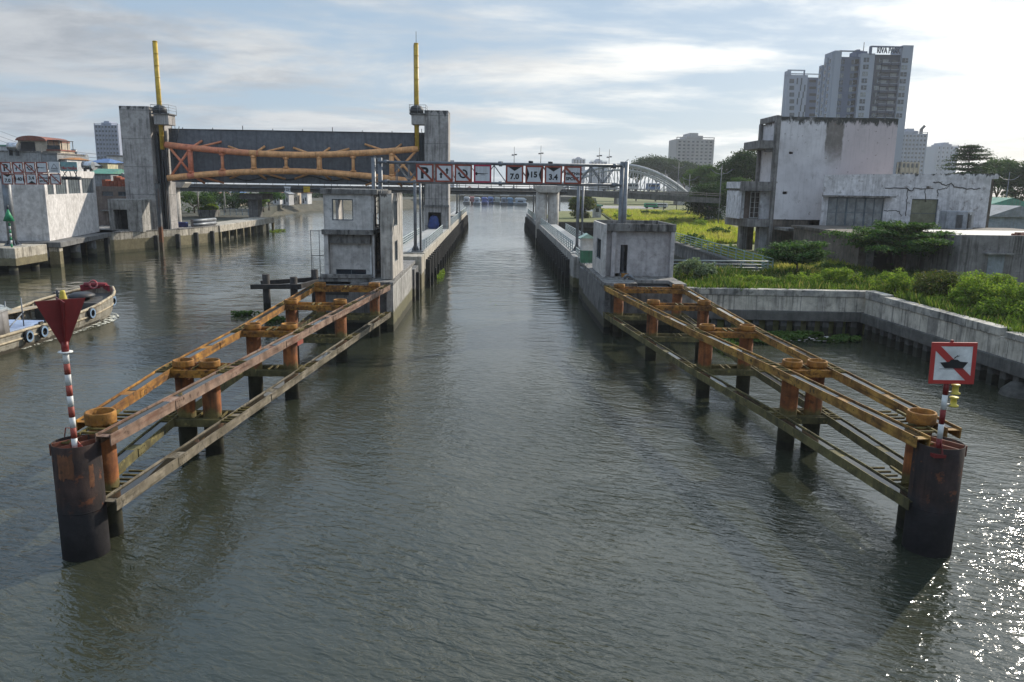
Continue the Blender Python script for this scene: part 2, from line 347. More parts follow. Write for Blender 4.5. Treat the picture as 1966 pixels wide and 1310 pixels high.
# ------------------------------------------------------------------ water and land
def watermat():
    m, t, b, g, o = newmat('river_water'); P = g.outputs['Position']
    b.inputs['Roughness'].default_value = .105; b.inputs['IOR'].default_value = 1.47
    mud = mix(t, ramp(t, noise(t, vmul(t, P, (1, .5, 1)), .09, 6, .6, 2.0, 1.0), .35, .65), (.026, .030, .020), (.040, .041, .025))
    t.links.new(mud, b.inputs['Base Color'])
    xyz = N(t, 'ShaderNodeSeparateXYZ'); t.links.new(P, xyz.inputs[0])
    lee = ramp(t, xyz.outputs[1], 16, 70, 1.12, .09)                          # sheltered between the walls
    calm = ramp(t, noise(t, vmul(t, P, (1, .55, 1)), .075, 6, .62, 2.0, .6), .38, .62, .38, 1.1)      # wind patches
    PR = vrot(t, P, R(24))
    w1 = noise(t, vmul(t, PR, (.7, 1.35, 1)), 1.05, 3, .5, 2.0, .5)
    w2 = noise(t, vmul(t, PR, (.62, 1.45, 1)), 2.9, 3, .5, 2.0, .9)
    w3 = noise(t, vmul(t, P, (1, 1.15, 1)), .28, 2, .5)
    h = mth(t, 'ADD', mth(t, 'ADD', mth(t, 'MULTIPLY', w1, .085), mth(t, 'MULTIPLY', w2, .066)), mth(t, 'ADD', mth(t, 'MULTIPLY', w3, .08), mth(t, 'MULTIPLY', noise(t, vmul(t, PR, (.75, 1.25, 1)), 8.0, 2, .5), .017)))
    w5 = noise(t, vmul(t, P, (.62, 1.0, 1)), .62, 2, .45, 2.0, .5)              # low rounded waves up the river
    h = mth(t, 'ADD', mth(t, 'MULTIPLY', h, lee), mth(t, 'MULTIPLY', w5, ramp(t, xyz.outputs[1], 25, 90, .03, .13)))
    bp = N(t, 'ShaderNodeBump'); bp.inputs['Distance'].default_value = 1.0
    t.links.new(mth(t, 'MULTIPLY', calm, 1.0), bp.inputs['Strength'])
    t.links.new(h, bp.inputs['Height']); t.links.new(bp.outputs[0], b.inputs['Normal'])
    return m
m_water = watermat()
tag(MB().add([(-700,-12,0),(900,-12,0),(900,1500,0),(-700,1500,0)], [(0,1,2,3)]).build('river_water', m_water), None, None, None, 'structure')
m_soil = mat('grassy_soil', (.115, .135, .035), (.16, .15, .06), .12, .95, bump=.3, spots=.5, spot_col=(.07, .065, .035))
m_earth = mat('town_ground', (.085, .082, .062), (.05, .052, .038), .05, .95)
def land(name, pts, z0, z1, m): return tag(MB().xy(pts, z0, z1).build(name, m), None, None, None, 'structure')
land('right_bank_ground', [(12.7,52.7),(25.6,52.4),(26.6,37),(27.3,16),(500,16),(890,400),(890,1490),(62,1490),(62,480),(42,320),(37,262),(31,234),(24.3,150),(24.3,65.6),(12.7,65.6)], -2, 2.45, m_soil)
QF = [(-52.5,101.5),(-45.6,114.5),(-43.3,124),(-43.3,155)]
land('left_bank_ground', [(-690,60),(-75,100),(-54,108)]+[(-47,118),(-45,127),(-45,156),(-58,185),(-68,262),(-40,330),(-22,500),(62,500),(62,1490),(-690,1490)], -2, 2.6, m_earth)
# sloped revetment on the far left bank
rv = MB()
rv.add([(-69,215,3.0),(-62,215,-.2),(-62,262,-.2),(-69.5,266,3.2),(-30,330,3.2),(-26,322,-.2)], [(0,1,2,3),(3,2,5,4)])
tag(rv.build('sloped_embankment', mat('embankment_stone', (.12,.105,.07), (.07,.064,.042), .5, .9, .4)), None, None, None, 'structure')

# ------------------------------------------------------------------ steel fender frames
def h_rail(mb, pts, w, h, z):                          # H-beam laid on its side: two upright flanges and a web
    n = len(pts); L = []; Rr = []
    for i, p in enumerate(pts):
        a = Vector((*pts[max(i-1, 0)], 0)); b = Vector((*pts[min(i+1, n-1)], 0)); d = (b-a).normalized()
        s = Vector((d.y, -d.x, 0)); q = Vector((*p, 0)); L.append(q-s*w/2); Rr.append(q+s*w/2)
    def strip(A, t, z0, z1):
        n = len(A); vs = []
        for i, p in enumerate(A):
            d = (A[min(i+1, n-1)]-A[max(i-1, 0)]).normalized(); s = Vector((d.y, -d.x, 0))*t/2
            for q in (p-s, p+s):
                for zz in (z0, z1): vs.append((q.x, q.y, zz))
        fs = []
        for i in range(n-1):
            a, b = i*4, i*4+4
            fs += [(a, a+1, b+1, b), (a+2, b+2, b+3, a+3), (a+1, a+3, b+3, b+1), (a, b, b+2, a+2)]
        fs += [(0, 2, 3, 1), ((n-1)*4, (n-1)*4+1, (n-1)*4+3, (n-1)*4+2)]
        mb.add(vs, fs)
    jr = random.Random(int(abs(pts[0][0])*1000)+int(z*10))
    if n == 2 and (Vector(pts[0])-Vector(pts[1])).length < 6: pass
    else:                                              # dents and slight waves along old flanges
        def fine_(A):
            out = []
            for a, b in zip(A, A[1:]):
                k = max(1, int((b-a).length/.55))
                for i in range(k):
                    q = a.lerp(b, i/k); out.append(q+Vector((jr.uniform(-.011, .011), 0, 0)) if out else q)
            return out+[A[-1]]
        L2, R2 = fine_(L), fine_(Rr)
        n0 = n; n = len(L2); strip(L2, .032, z-h/2, z+h/2); n = len(R2); strip(R2, .032, z-h/2, z+h/2); n = n0
        mid = [(a+b)/2 for a, b in zip(L, Rr)]; strip(mid, w-.055, z+h*.24, z+h*.24+.02)
        return L, Rr
    strip(L, .035, z-h/2, z+h/2); strip(Rr, .035, z-h/2, z+h/2)
    mid = [(a+b)/2 for a, b in zip(L, Rr)]; strip(mid, w-.045, z+h*.24, z+h*.24+.02)
    return L, Rr
m_puddle = newmat('rainwater')[0]; _b = m_puddle.node_tree.nodes['Principled BSDF']
_b.inputs['Base Color'].default_value = (.03, .026, .018, 1); _b.inputs['Roughness'].default_value = .03; _b.inputs['IOR'].default_value = 1.33
def fender(label, tip, outer, inner, ro, ri, mats):
    f = thing('fender_frame', label, 'fender frame', (tip[0], tip[1], 0))
    mro, mri, mlo, mli, mx = mats; rng = random.Random(int(abs(tip[0]*100)))
    for (x, y, big) in [(tip[0], tip[1], 1)] + [(x, y, 0) for x, y in outer+inner]:
        rr = .34
        p = MB().tube((x, y, -1.5), (x, y, 2.86), rr, n=24, cap=True).build('pile', m_pile_or, f)
        w = .41 if not big else .44; hh = .14*(1.7 if big else 1)
        MB().lathe((x, y, 2.86), [(rr+.005, 0), (w-.025, .0), (w-.02, .05), (w-.02, .08+hh), (w-.04, .115+hh), (w-.075, .115+hh), (w-.09, .10+hh), (w-.095, .012), (rr-.05, .012)], 28).build('collar', m_cap_or, p)
    for zc, hh, mo, mi, nm in ((2.74, .33, mro, mri, 'upper_beam'), (.84, .33, mlo, mli, 'lower_beam')):
        for pts, m in ((ro, mo), (ri, mi)):
            mb = MB(); L, Rr = h_rail(mb, pts, .42, hh, zc); o = mb.build(nm, m, f)
            wp = MB()
            for i in range(len(pts)-1):                # rain standing in the trough
                a, b = L[i], L[i+1]; c, d = Rr[i], Rr[i+1]
                for t0, t1 in ((.03, .42), (.5, .93)):
                    A = a.lerp(b, t0).lerp(c.lerp(d, t0), .07); B = a.lerp(b, t1).lerp(c.lerp(d, t1), .07)
                    Cc = a.lerp(b, t0).lerp(c.lerp(d, t0), .93); D = a.lerp(b, t1).lerp(c.lerp(d, t1), .93)
                    wp.add([(q.x, q.y, zc+hh*.24+.035) for q in (A, Cc, D, B)], [(0, 1, 2, 3)])
            wp.build('rainwater', m_puddle, o)
            for i in range(len(pts)-1):                # splice plates with bolt heads
                a, b = Rr[i], Rr[i+1]; d_ = (b-a).normalized(); s_ = Vector((d_.y, -d_.x, 0)); c_ = a.lerp(b, rng.uniform(.35, .7)); q_ = c_+s_*.028
                sp_ = MB().bar((*(q_-d_*.28).xy, zc), (*(q_+d_*.28).xy, zc), .022, hh*.86)
                for u_ in (-.2, -.07, .07, .2):
                    for v_ in (-.1, .1): e_ = q_+d_*u_; sp_.tube((*(e_).xy, zc+v_), (*(e_+s_*.03).xy, zc+v_), .02, n=6)
                sp_.build('splice_plate', m, o)
        for k, ((xo, yo), (xi, yi)) in enumerate(zip(outer, inner)):
            sgn = 1 if xi > xo else -1
            def at_y(pts, y):
                for a, b in zip(pts, pts[1:]):
                    if a[1] <= y <= b[1]: return a[0]+(b[0]-a[0])*(y-a[1])/(b[1]-a[1])
                return pts[-1][0]
            ym = (yo+yi)/2
            for dy in (-.52, .52):
                y = ym+dy
                xa = at_y(ro, y)+sgn*.2; xb = at_y(ri, y)-sgn*.2
                mb = MB(); h_rail(mb, [(xa, y), (xb, y)] if sgn > 0 else [(xb, y), (xa, y)], .22, hh*.86, zc-.03)
                mb.build('cross_beam', mx if zc > 2 else mlo, f)
            xs = [xo-sgn*.55, (xo+xi)/2-.12, (xo+xi)/2+.2, xi+sgn*.42, xi+sgn*.62] if abs(xi-xo) > 1.5 else [xo-sgn*.5, (xo+xi)/2, xi+sgn*.45]
            for x in xs:
                MB().bar((x, ym-.42, zc+hh/2-.05), (x+rng.uniform(-.05, .05), ym+.42, zc+hh/2-.05), .06, .07).build('tie_bar', m_moss, f)
            for pts in (ro, ri):
                g = MB()
                for dy in (-.85, -.6, -.3, .3, .62, .9): x = at_y(pts, ym+dy); g.bar((x-.19, ym+dy, zc+hh/2-.03), (x+.19, ym+dy+rng.uniform(-.04, .04), zc+hh/2-.03), .05, .05)
                for s_ in (-.19, .19): g.bar((at_y(pts, ym-.95)+s_, ym-.95, zc+hh/2-.035), (at_y(pts, ym+1)+s_, ym+1, zc+hh/2-.035), .04, .045)
                g.build('grating', m_moss, f)
        g = MB()                                       # bars across the point of the wedge
        for k in range(7):
            y = tip[1]-.9+k*.34; a = ri[0][0]; x0 = at_y(ri, max(y, ri[0][1]))
            g.bar((x0-.2*(1 if sgn > 0 else -1), y, zc+hh/2-.06), (x0-(.75 if sgn > 0 else -.75), y+.03, zc+hh/2-.06), .06, .06)
        g.bar((ri[0][0]-sgn*.75, tip[1]-1.0, zc+hh/2-.06), (ri[0][0]-sgn*.70, tip[1]+1.3, zc+hh/2-.06), .07, .07)
        g.build('grating', m_moss, f)
    return f
LOCK = (.945, .539)
fl = fender('long rusty steel fender frame on piles, left of the channel, with brown inner beam', (-11.3, 21.8),
       [(-11.7,28.9),(-11.45,36.7),(-11.65,44.6),(-11.7,52.4)], [(-10.72,28.9),(-9.75,36.8),(-8.88,44.8),(-8.08,52.6)],
       [(-11.85,21.9),(-12.2,28.9),(-12.0,36.7),(-12.2,54.4)], [(-10.68,20.62),(-9.84,28.9),(-9.01,36.9),(-8.16,45),(-7.3,53.2)],
       (m_beam_or, m_beam_br, m_beam_al, m_beam_lo, m_beam_or))
fr = fender('long ochre steel fender frame on piles, right of the channel, mossy lower beams', (13.12, 22.5),
       [(12.95,29.9),(12.68,37.8),(12.74,46.2),(12.9,53.7)], [(11.95,29.9),(10.66,37.8),(9.65,46.1),(8.78,53.6)],
       [(13.75,21.8),(13.5,29.9),(13.2,37.8),(13.25,46.2),(13.4,54.2)], [(12.36,20.95),(11.27,29.9),(10.02,37.8),(8.98,46.1),(8.02,54.2)],
       (m_beam_oc, m_beam_oc, m_beam_al, m_beam_al, m_beam_or))
for pts in ([(-11.82,29.6),(-11.84,30.15)], [(-9.02,35.2),(-8.93,35.9)]):
    (x0, y0), (x1, y1) = pts
    MB().bar((x0+.03, y0, 2.58), (x1+.03, y1, 2.58), .03, .44).build('red_panel', m_redp, fl)

LOCK = None
def big_pile(c, r, top, label, rotz):
    t = thing('mooring_pile', label, 'mooring pile', (c[0], c[1], 0))
    MB().lathe((c[0], c[1], 0), [(r-.025, -2), (r, -2), (r, top), (r-.025, top)], 40).build('tube_shell', m_bigpile, t)
    MB().tube((c[0], c[1], 1.2), (c[0], c[1], 1.25), r-.03, n=24).build('fill', m_hole, t)
    s = MB(); cs, sn = math.cos(rotz), math.sin(rotz)
    for k in (-.28, .1):
        a = Vector((c[0]-cs*k*r*2-sn*r*.9, c[1]-sn*k*r*2+cs*r*.9, top-.16)); b_ = Vector((c[0]-cs*k*r*2+sn*r*.9, c[1]-sn*k*r*2-cs*r*.9, top-.16))
        s.bar(a, b_, .025, .3)
    s.build('stiffener_plate', m_brick, t)
    g = MB()
    for k in range(4):
        y = c[1]+.02+k*.12; g.bar((c[0]-.4+.06*k, y, top-.05), (c[0]-.1, y, top-.05), .035, .05)
    g.build('grating', m_moss, t)
    w = MB()
    w.lathe((c[0], c[1], top*.42), [(r-.005, -.012), (r+.008, -.012), (r+.008, .012), (r-.005, .012)], 40).build('weld_seam', m_bigpile, t)
    return t
bp1 = big_pile((-10.78, 19.45), .57, 3.1, 'dark rusty open steel tube pile below the red marker, near end of left fender', 2.5)
big_pile((12.2, 19.9), .62, 3.1, 'dark open steel tube pile below the boat sign, near end of right fender', .6)

m_patch = mat('bare_rust_patch', (.22, .095, .045), (.10, .045, .028), 2.2, .85, .8, (.04, .025, .02), .7, (.05, .03, .022), None, .4, ss=(6, 6, .8))
def rust_patch(pile, c, r, a0, a1, z0, z1, n=14):
    mb = MB(); rg_ = random.Random(int(a0*100)); k = 6
    for i in range(n+1):
        a = a0+(a1-a0)*i/n
        for j in range(k+1):
            u = j/k; z = z0+(z1-z0)*u+(rg_.uniform(-.06, .06) if j in (0, k) else 0); aa = a+(rg_.uniform(-.03, .03) if i in (0, n) else 0); mb.v.append((c[0]+(r+.004)*math.cos(aa), c[1]+(r+.004)*math.sin(aa), z))
    for i in range(n):
        for j in range(k): q = i*(k+1)+j; mb.f.append((q, q+1, q+k+2, q+k+1)); mb.sm.append(True)
    mb.build('rust_patch', m_patch, pile)
rust_patch(bp1, (-10.78, 19.45), .57, R(-112), R(-72), 2.25, 2.9); rust_patch(bp1, (-10.78, 19.45), .57, R(-38), R(-26), 2.0, 2.55, 5)
# day mark with red funnel-shaped plates
def banded(parent, x, y, z0, z1, r, n, ca, cb_, name='pole'):
    dz = (z1-z0)/n
    for i in range(n):
        MB().tube((x, y, z0+i*dz), (x, y, z0+(i+1)*dz), r, n=16).build('pole_band', ca if i % 2 == 0 else cb_, parent)
dm = thing('day_mark', 'red funnel shaped day mark on a red and white striped pole at left', 'day mark', (-10.70, 19.25, 2.9))
banded(dm, -10.70, 19.25, 2.98, 5.5, .072, 9, m_whitep, m_redp)
MB().lathe((-10.70, 19.25, 5.5), [(.03, 0), (.17, 0), (.17, .03), (.03, .03)], 20).build('flange', m_whitep, dm)
MB().tube((-10.70, 19.25, 5.53), (-10.70, 19.25, 5.78), .085, n=16).build('top_sleeve', m_dred, dm)
fn = MB()
for a in (R(38), R(128)):
    d = Vector((math.cos(a), math.sin(a), 0)); n_ = Vector((-d.y, d.x, 0))*.012; c = Vector((-10.70, 19.25, 0))
    P_ = [c-d*.09+Vector((0,0,5.72)), c+d*.09+Vector((0,0,5.72)), c+d*.56+Vector((0,0,6.84)), c-d*.56+Vector((0,0,6.84))]
    fn.prism([p-n_ for p in P_], n_*2)
fn.build('funnel_plates', m_dred, dm)
lt = MB(); lt.lathe((-10.82, 19.6, 6.72), [(.001, 0), (.11, 0), (.09, .1), (.06, .26), (.05, .30), (.001, .30)], 16, False); lt.build('lantern', m_lantern, dm)
bp_ = MB(); bp_.box(-10.95, -10.45, 19.05, 19.4, 2.93, 2.97)
for s in (-1, 1): bp_.prism([(-10.70+s*.06, 19.25, 2.97), (-10.70+s*.24, 19.25, 2.97), (-10.70+s*.06, 19.25, 3.2)], (0, .02, 0))
bp_.build('base_plate', m_redp, dm)
MB().pipe([(-11.25,19.8,3.1),(-11.2,19.8,3.35),(-11.05,19.8,3.35),(-11.0,19.85,3.1)], .015, 6).build('step_iron', m_redp, dm)

# no-motor-boat sign
sg = thing('boat_sign', 'square white sign with red border and slash over a black boat, on the right pile', 'sign', (11.93, 19.5, 2.9))
banded(sg, 11.93, 19.5, 2.95, 4.95, .07, 5, m_dred, m_whitep)
MB().box(11.90, 11.96, 19.47, 19.53, 4.9, 6.02).build('sign_post', m_dred, sg)
RT = Matrix.Translation((11.97, 19.42, 5.42)) @ Matrix.Rotation(R(-2), 4, 'Y') @ Matrix.Rotation(R(-9), 4, 'Z')
def sq(mb, x0, x1, z0, z1, y0, y1): mb.box(x0, x1, y0, y1, z0, z1)
mb = MB(); sq(mb, -.54, .54, -.54, .54, -.02, .02); mb.build('panel', m_whitep, sg, xf=RT)
mb = MB()
for q in ((-.55,.55,.45,.55), (-.55,.55,-.55,-.45), (-.55,-.45,-.45,.45), (.45,.55,-.45,.45)): sq(mb, *q, -.026, .026)
mb.build('border', m_red, sg, xf=RT)
MB().xz([(-.45,.45),(-.33,.45),(.45,-.33),(.45,-.45),(.33,-.45),(-.45,.33)], -.024, -.0195).build('slash', m_red, sg, xf=RT)
mb = MB(); mb.xz([(-.32,.02),(-.1,.04),(-.06,.10),(.1,.10),(.17,.05),(.36,.03),(.25,-.13),(-.2,-.13)], -.029, -.0235); mb.xz([(-.32,-.145),(.27,-.145),(.27,-.155),(-.32,-.155)], -.029, -.0235)
mb.bar((.0,-.026,.10), (.1,-.026,.22), .01, .012, (0, 1, 0)); mb.bar((.02,-.026,.16), (.14,-.026,.2), .01, .012, (0, 1, 0)); mb.build('boat_symbol', m_black, sg, xf=RT)
for z in (4.58, 4.24):
    l = MB().lathe((12.18, 19.5, z), [(.001,.0),(.13,0),(.13,.03),(.08,.06),(.075,.20),(.11,.22),(.11,.25),(.001,.25)], 16, False).build('lantern', m_lantern, sg)
    MB().box(12.0, 12.11, 19.47, 19.53, z+.02, z+.06).build('bracket', m_steel, l)
MB().box(11.73, 12.13, 19.3, 19.7, 2.86, 2.95).build('base_plate', m_dred, sg)
MB().prism([(11.93, 19.43, 2.95), (11.93, 19.43, 3.3), (11.93, 19.25, 2.95)], (.02, 0, 0)).build('gusset', m_dred, sg)

# ------------------------------------------------------------------ lock heads
def window(parent, ax, u0, u1, z0, z1, t, n=2, fr=.06, glass=None, m=None, bars=0):
    """framed opening: ax 'x' lies in an XZ plane at y=t, ax 'y' in a YZ plane at x=t"""
    mb = MB(); B = (lambda a, b, c, d: mb.box(a, b, t-.03, t+.03, c, d)) if ax == 'x' else (lambda a, b, c, d: mb.box(t-.03, t+.03, a, b, c, d))
    B(u0, u1, z0, z0+fr); B(u0, u1, z1-fr, z1); B(u0, u0+fr, z0+fr, z1-fr); B(u1-fr, u1, z0+fr, z1-fr)
    for i in range(1, n):
        u = u0+(u1-u0)*i/n; B(u-fr/2, u+fr/2, z0+fr, z1-fr)
    for i in range(1, bars+1):
        z = z0+(z1-z0)*i/(bars+1)
        for k in range(n):
            a = u0+(u1-u0)*k/n+fr; b = u0+(u1-u0)*(k+1)/n-fr; B(a, b, z-fr/3, z+fr/3)
    w = mb.build('window', m or m_frame, parent)
    if glass:
        g = MB(); (g.box(u0+fr/2, u1-fr/2, t-.008, t+.008, z0+fr/2, z1-fr/2) if ax == 'x' else g.box(t-.008, t+.008, u0+fr/2, u1-fr/2, z0+fr/2, z1-fr/2)).build('pane', glass, w)
    return w
LOCK = (.945, .539)
pl = thing('pier_head', 'concrete pier head under the two storey house, left of the channel', 'pier', (-9.7, 58, 0))
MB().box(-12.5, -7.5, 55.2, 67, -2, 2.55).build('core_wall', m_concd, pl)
MB().box(-7.5, -7.02, 54.2, 67, -2, 2.72).build('side_wall', m_conc, pl, .03)
mb = MB(); mb.box(-12.6, -7.05, 56.0, 67.2, 2.72, 3.0); mb.box(-8.6, -7.0, 54.15, 56.0, 2.72, 2.97); mb.box(-10.2, -8.6, 55.2, 56.0, 2.35, 2.75); mb.build('deck_slab', m_slab, pl, .03)
MB().box(-12.4, -8.8, 55.9, 56.15, 3.0, 3.28).build('kerb', m_slab, pl, .02)
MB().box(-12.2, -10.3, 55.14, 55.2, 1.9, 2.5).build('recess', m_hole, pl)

hl = thing('control_house', 'derelict two storey concrete control house with empty windows, left of the channel', 'house', (-9.7, 59, 3))
X0, X1, Y0, Y1 = -12.15, -7.2, 56.3, 62.0
mb = MB(); mb.wall('x', X0+.25, -8.75, 3.0, 6.1, Y0+.55, Y0+.75, [(-11.5, -9.3, 3.05, 3.55)]); mb.build('lower_front_wall', m_housew, hl)
mb = MB(); mb.wall('x', X0, -8.75, 6.45, 8.95, Y0, Y0+.22, [(-11.55, -10.05, 7.1, 8.6)]); mb.build('upper_front_wall', m_housew, hl)
mb = MB(); mb.wall('x', X0, X1, 3.0, 8.95, Y1-.22, Y1, [(-11.9, -9.6, 6.9, 8.7), (-8.7, -8.1, 3.1, 5.6), (-9.2, -7.9, 6.6, 8.7)]); mb.build('rear_wall', m_housew, hl)
mb = MB(); mb.wall('y', Y0+.22, Y1-.22, 3.0, 8.95, X0, X0+.22, [(57.6, 60.6, 6.9, 8.7)]); mb.build('side_wall', m_housew, hl)
mb = MB(); mb.wall('y', 55.6, Y1-.22, 3.0, 9.05, X1-.24, X1, [(56.9, 58.6, 4.1, 5.6), (56.7, 58.7, 6.7, 8.5)]); mb.box(-8.05, X1-.24, 55.6, 55.85, 3.0, 9.05); mb.build('tall_end_wall', mat('end_wall_plaster', (.50,.46,.41), (.38,.35,.31), .7, .85, 1.0, (.13,.12,.11), .4, (.2,.18,.16), None, .3, top=(9.05, .5, (.09,.08,.07))), hl, .02)
mb = MB(); mb.box(X0-.15, -8.6, Y0-.25, Y1, 6.1, 6.45); mb.box(X0-.15, -8.3, Y0-.2, Y1, 8.95, 9.3); mb.box(-8.3, -8.05, Y0+.2, Y1, 8.95, 9.2); mb.build('floor_slab', m_slab, hl, .02)
MB().box(X0-.05, X0+.25, Y0-.02, Y0+.3, 3.0, 6.1).build('column', m_housew, hl); MB().box(-8.75, -8.6, Y0+.1, Y0+.6, 3.0, 8.95).build('column', m_housew, hl)
MB().box(X0+.3, -8.9, Y0+.2, Y0+.54, 5.45, 6.1).build('lintel_beam', m_slab, hl)
window(hl, 'x', -11.55, -10.05, 7.1, 8.6, Y0+.1, 2, .07); window(hl, 'y', 56.9, 58.6, 4.1, 5.6, X1-.1, 2, .07, m_pglass); window(hl, 'y', 56.7, 58.7, 6.7, 8.5, X1-.1, 2, .07, m_pglass)
window(hl, 'x', -11.5, -9.3, 3.05, 3.55, Y0+.66, 2, .05, m_pglass)
MB().box(-8.72, -8.66, Y0-.1, Y0+.06, 6.45, 7.6).build('door_jamb', m_whitep, hl)
MB().box(-8.95, -8.85, Y0+.3, Y0+.5, 3.0, 5.2).build('door_jamb', m_whitep, hl)
for x, h in ((-11.6, .4), (-11.0, .25), (-10.1, .22), (-9.0, .35)): MB().tube((x, Y0+.3, 9.3), (x+.03, Y0+.3, 9.3+h), .02, n=5).build('rebar', m_dsteel, hl)
lc = thing('ladder_cage', 'thin rusty ladder frame hanging beside the two storey house', 'ladder', (-12.6, 56.2, 3))
mb = MB()
for x in (-13.05, -12.45): mb.tube((x, 56.0, 2.9), (x, 56.0, 6.4), .025, n=6)
mb.build('stile', m_dsteel, lc)
mb = MB()
for z in (2.95, 4.6, 6.35): mb.tube((-13.1, 56.0, z), (-12.2, 56.2, z), .022, n=6)
mb.pipe([(-12.95, 56.0, 4.6), (-12.95, 56, 3.7), (-12.7, 56, 3.5)], .02, 6); mb.build('rung', m_dsteel, lc)

prh = thing('pier_head', 'concrete pier head under the single storey hut, right of the channel', 'pier', (11, 59, 0))
MB().box(8.6, 13.55, 55.6, 68, -2, 2.55).build('core_wall', m_concd, prh)
MB().box(7.9, 8.4, 54.4, 68, -2, 2.72).build('side_wall', m_concd, prh, .03)
mb = MB(); mb.box(7.95, 13.8, 57.2, 68.2, 2.72, 3.0); mb.box(7.9, 10.3, 54.9, 57.2, 2.6, 3.02); mb.box(13.0, 13.9, 55.2, 57.2, 2.7, 2.98); mb.build('deck_slab', m_slab, prh, .03)
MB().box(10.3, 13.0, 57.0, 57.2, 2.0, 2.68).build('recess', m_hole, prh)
MB().box(9.75, 10.25, 58.5, 59.0, 3.0, 3.28).build('block', m_cap_or, prh, .02)
hr = thing('gate_hut', 'single storey bare concrete hut with flat parapet roof, right of the channel', 'hut', (11, 61.5, 3))
m_hut = mat('hut_plaster', (.47,.44,.435), (.40,.375,.37), .7, .85, .3, (.15,.14,.14), .35, (.2,.18,.17))
X0, X1, Y0, Y1 = 8.35, 13.8, 59.2, 65.5
mb = MB(); mb.wall('x', X0+.2, X1-.3, 3.0, 6.45, Y0+.45, Y0+.65, [(9.75, 10.3, 3.0, 5.4)]); mb.build('front_wall', m_hut, hr)
mb = MB(); mb.wall('y', Y0-.2, Y1, 3.0, 6.95, X0, X0+.2, [(60.6, 63.2, 4.1, 5.7)]); mb.build('canal_wall', m_housew, hr)
mb = MB(); mb.box(X1-.3, X1, Y0, Y1, 3.0, 6.45); mb.build('side_wall', m_hut, hr, .02)
mb = MB(); mb.box(X0+.2, X1-.3, Y1-.2, Y1, 3.0, 6.45); mb.build('rear_wall', m_hut, hr)
mb = MB(); mb.box(X0+.2, X1-.02, Y0+.02, Y1+.1, 6.45, 6.72); mb.build('roof_slab', m_slab, hr)
mb = MB(); mb.box(X0+.2, X1+.05, Y0-.05, Y0+.14, 6.46, 7.02); mb.box(X0+.2, X1+.05, Y1-.05, Y1+.12, 6.5, 7.02); mb.box(X1-.12, X1+.06, Y0+.14, Y1-.05, 6.48, 7.0); mb.build('parapet', m_slab, hr, .02)
window(hr, 'y', 60.6, 63.2, 4.1, 5.7, X0+.1, 2, .07)
mb = MB(); mb.box(9.0, 9.3, Y0+.1, Y0+.45, 3.0, 6.4); mb.build('column', m_hut, hr)
kb = thing('sentry_booth', 'small green and white booth behind the concrete hut', 'booth', (8.3, 70, 3))
MB().box(7.85, 8.9, 69.6, 70.6, 3.0, 4.1).build('lower_wall', mat('dull_green_paint', (.06,.20,.12), (.05,.16,.1), 2, .6, .4), kb)
MB().box(7.88, 8.87, 69.63, 70.57, 4.1, 5.2).build('upper_wall', m_whitep, kb)
MB().prism([(7.65, 69.3, 5.2), (9.1, 69.3, 5.2), (8.375, 69.3, 5.6)], (0, 1.6, 0)).build('roof', mat('pale_green_roof', (.35,.5,.42), (.3,.44,.36), 2, .5), kb)
jk = thing('winch', 'small grey covered winch on the right pier head beside the gantry foot', 'winch', (9.9, 57.6, 3))
MB().pipe([(9.7,57.4,3.05),(9.9,57.4,3.3),(10.2,57.4,3.25),(10.5,57.4,3.0)], .12, 10).build('cover', m_steel, jk)
MB().bar((10.0,57.2,3.1), (10.6,56.6,3.04), .06, .06).build('handle', m_slab, jk)

# ------------------------------------------------------------------ sign gantry over the channel
GY = 60.3
gt = thing('sign_gantry', 'grey steel truss gantry spanning the channel, carrying eight square signs', 'gantry', (0.4, GY, 3))
for bx, sgn in ((-8.85, 1), (9.85, -1)):
    p = MB()
    for dx, dy, r in ((-.27, 0, .16), (.27, .0, .12), (.1, .45, .11)) if sgn > 0 else ((-.12, 0, .19), (.16, .0, .17), (.02, .45, .12)): p.tube((bx+sgn*dx, GY+dy-.2, 3.3), (bx+sgn*dx, GY+dy-.2, 11.62), r, n=14)
    po = p.build('post', m_steel, gt)
    l = MB(); z = 3.7; k = 0
    while z < 11:
        l.bar((bx-sgn*.27, GY-.2, z), (bx+sgn*.27, GY-.2, z+.45), .04, .04); l.bar((bx+sgn*.27, GY-.2, z+.45), (bx-sgn*.27, GY-.2, z+.9), .04, .04); z += .9
    l.build('lacing', m_steel, po)
    b = MB().box(bx-.6, bx+.6, GY-.65, GY+.55, 3.0, 3.2).box(bx-.45, bx+.45, GY-.5, GY+.4, 3.2, 3.24)
    for a in range(8): b.prism([(bx+.2*math.cos(a*.785), GY-.2+.2*math.sin(a*.785), 3.24), (bx+.42*math.cos(a*.785), GY-.2+.42*math.sin(a*.785), 3.24), (bx+.2*math.cos(a*.785), GY-.2+.2*math.sin(a*.785), 3.65)], (.02*math.sin(a), .02, 0))
    b.build('base_plate', m_steel, po)
for dy in (-.42, .42):
    for z in (9.86, 11.3):
        c = MB().tube((-8.75, GY+dy, z), (9.65, GY+dy, z+.02), .105, n=12)
        for x in (-8.15, 9.05, .45): c.tube((x-.13, GY+dy, z), (x+.13, GY+dy, z), .17, n=12)
        c.build('chord', m_steel, gt)
for dy in (-.42, .42):
    v = MB(); x = -7.4; k = 0
    while x < 8.9:
        v.bar((x, GY+dy, 9.96), (x, GY+dy, 11.2), .06, .06); v.bar((x, GY+dy, 9.96 if k % 2 else 11.2), (x+.92, GY+dy, 11.2 if k % 2 else 9.96), .06, .06); x += .92; k += 1
    v.build('web_bracing', m_steel, gt)
v = MB(); x = -7.4
while x < 8.9:
    for z in (9.86, 11.3): v.bar((x, GY-.4, z), (x+.7, GY+.4, z), .05, .05)
    x += 1.36
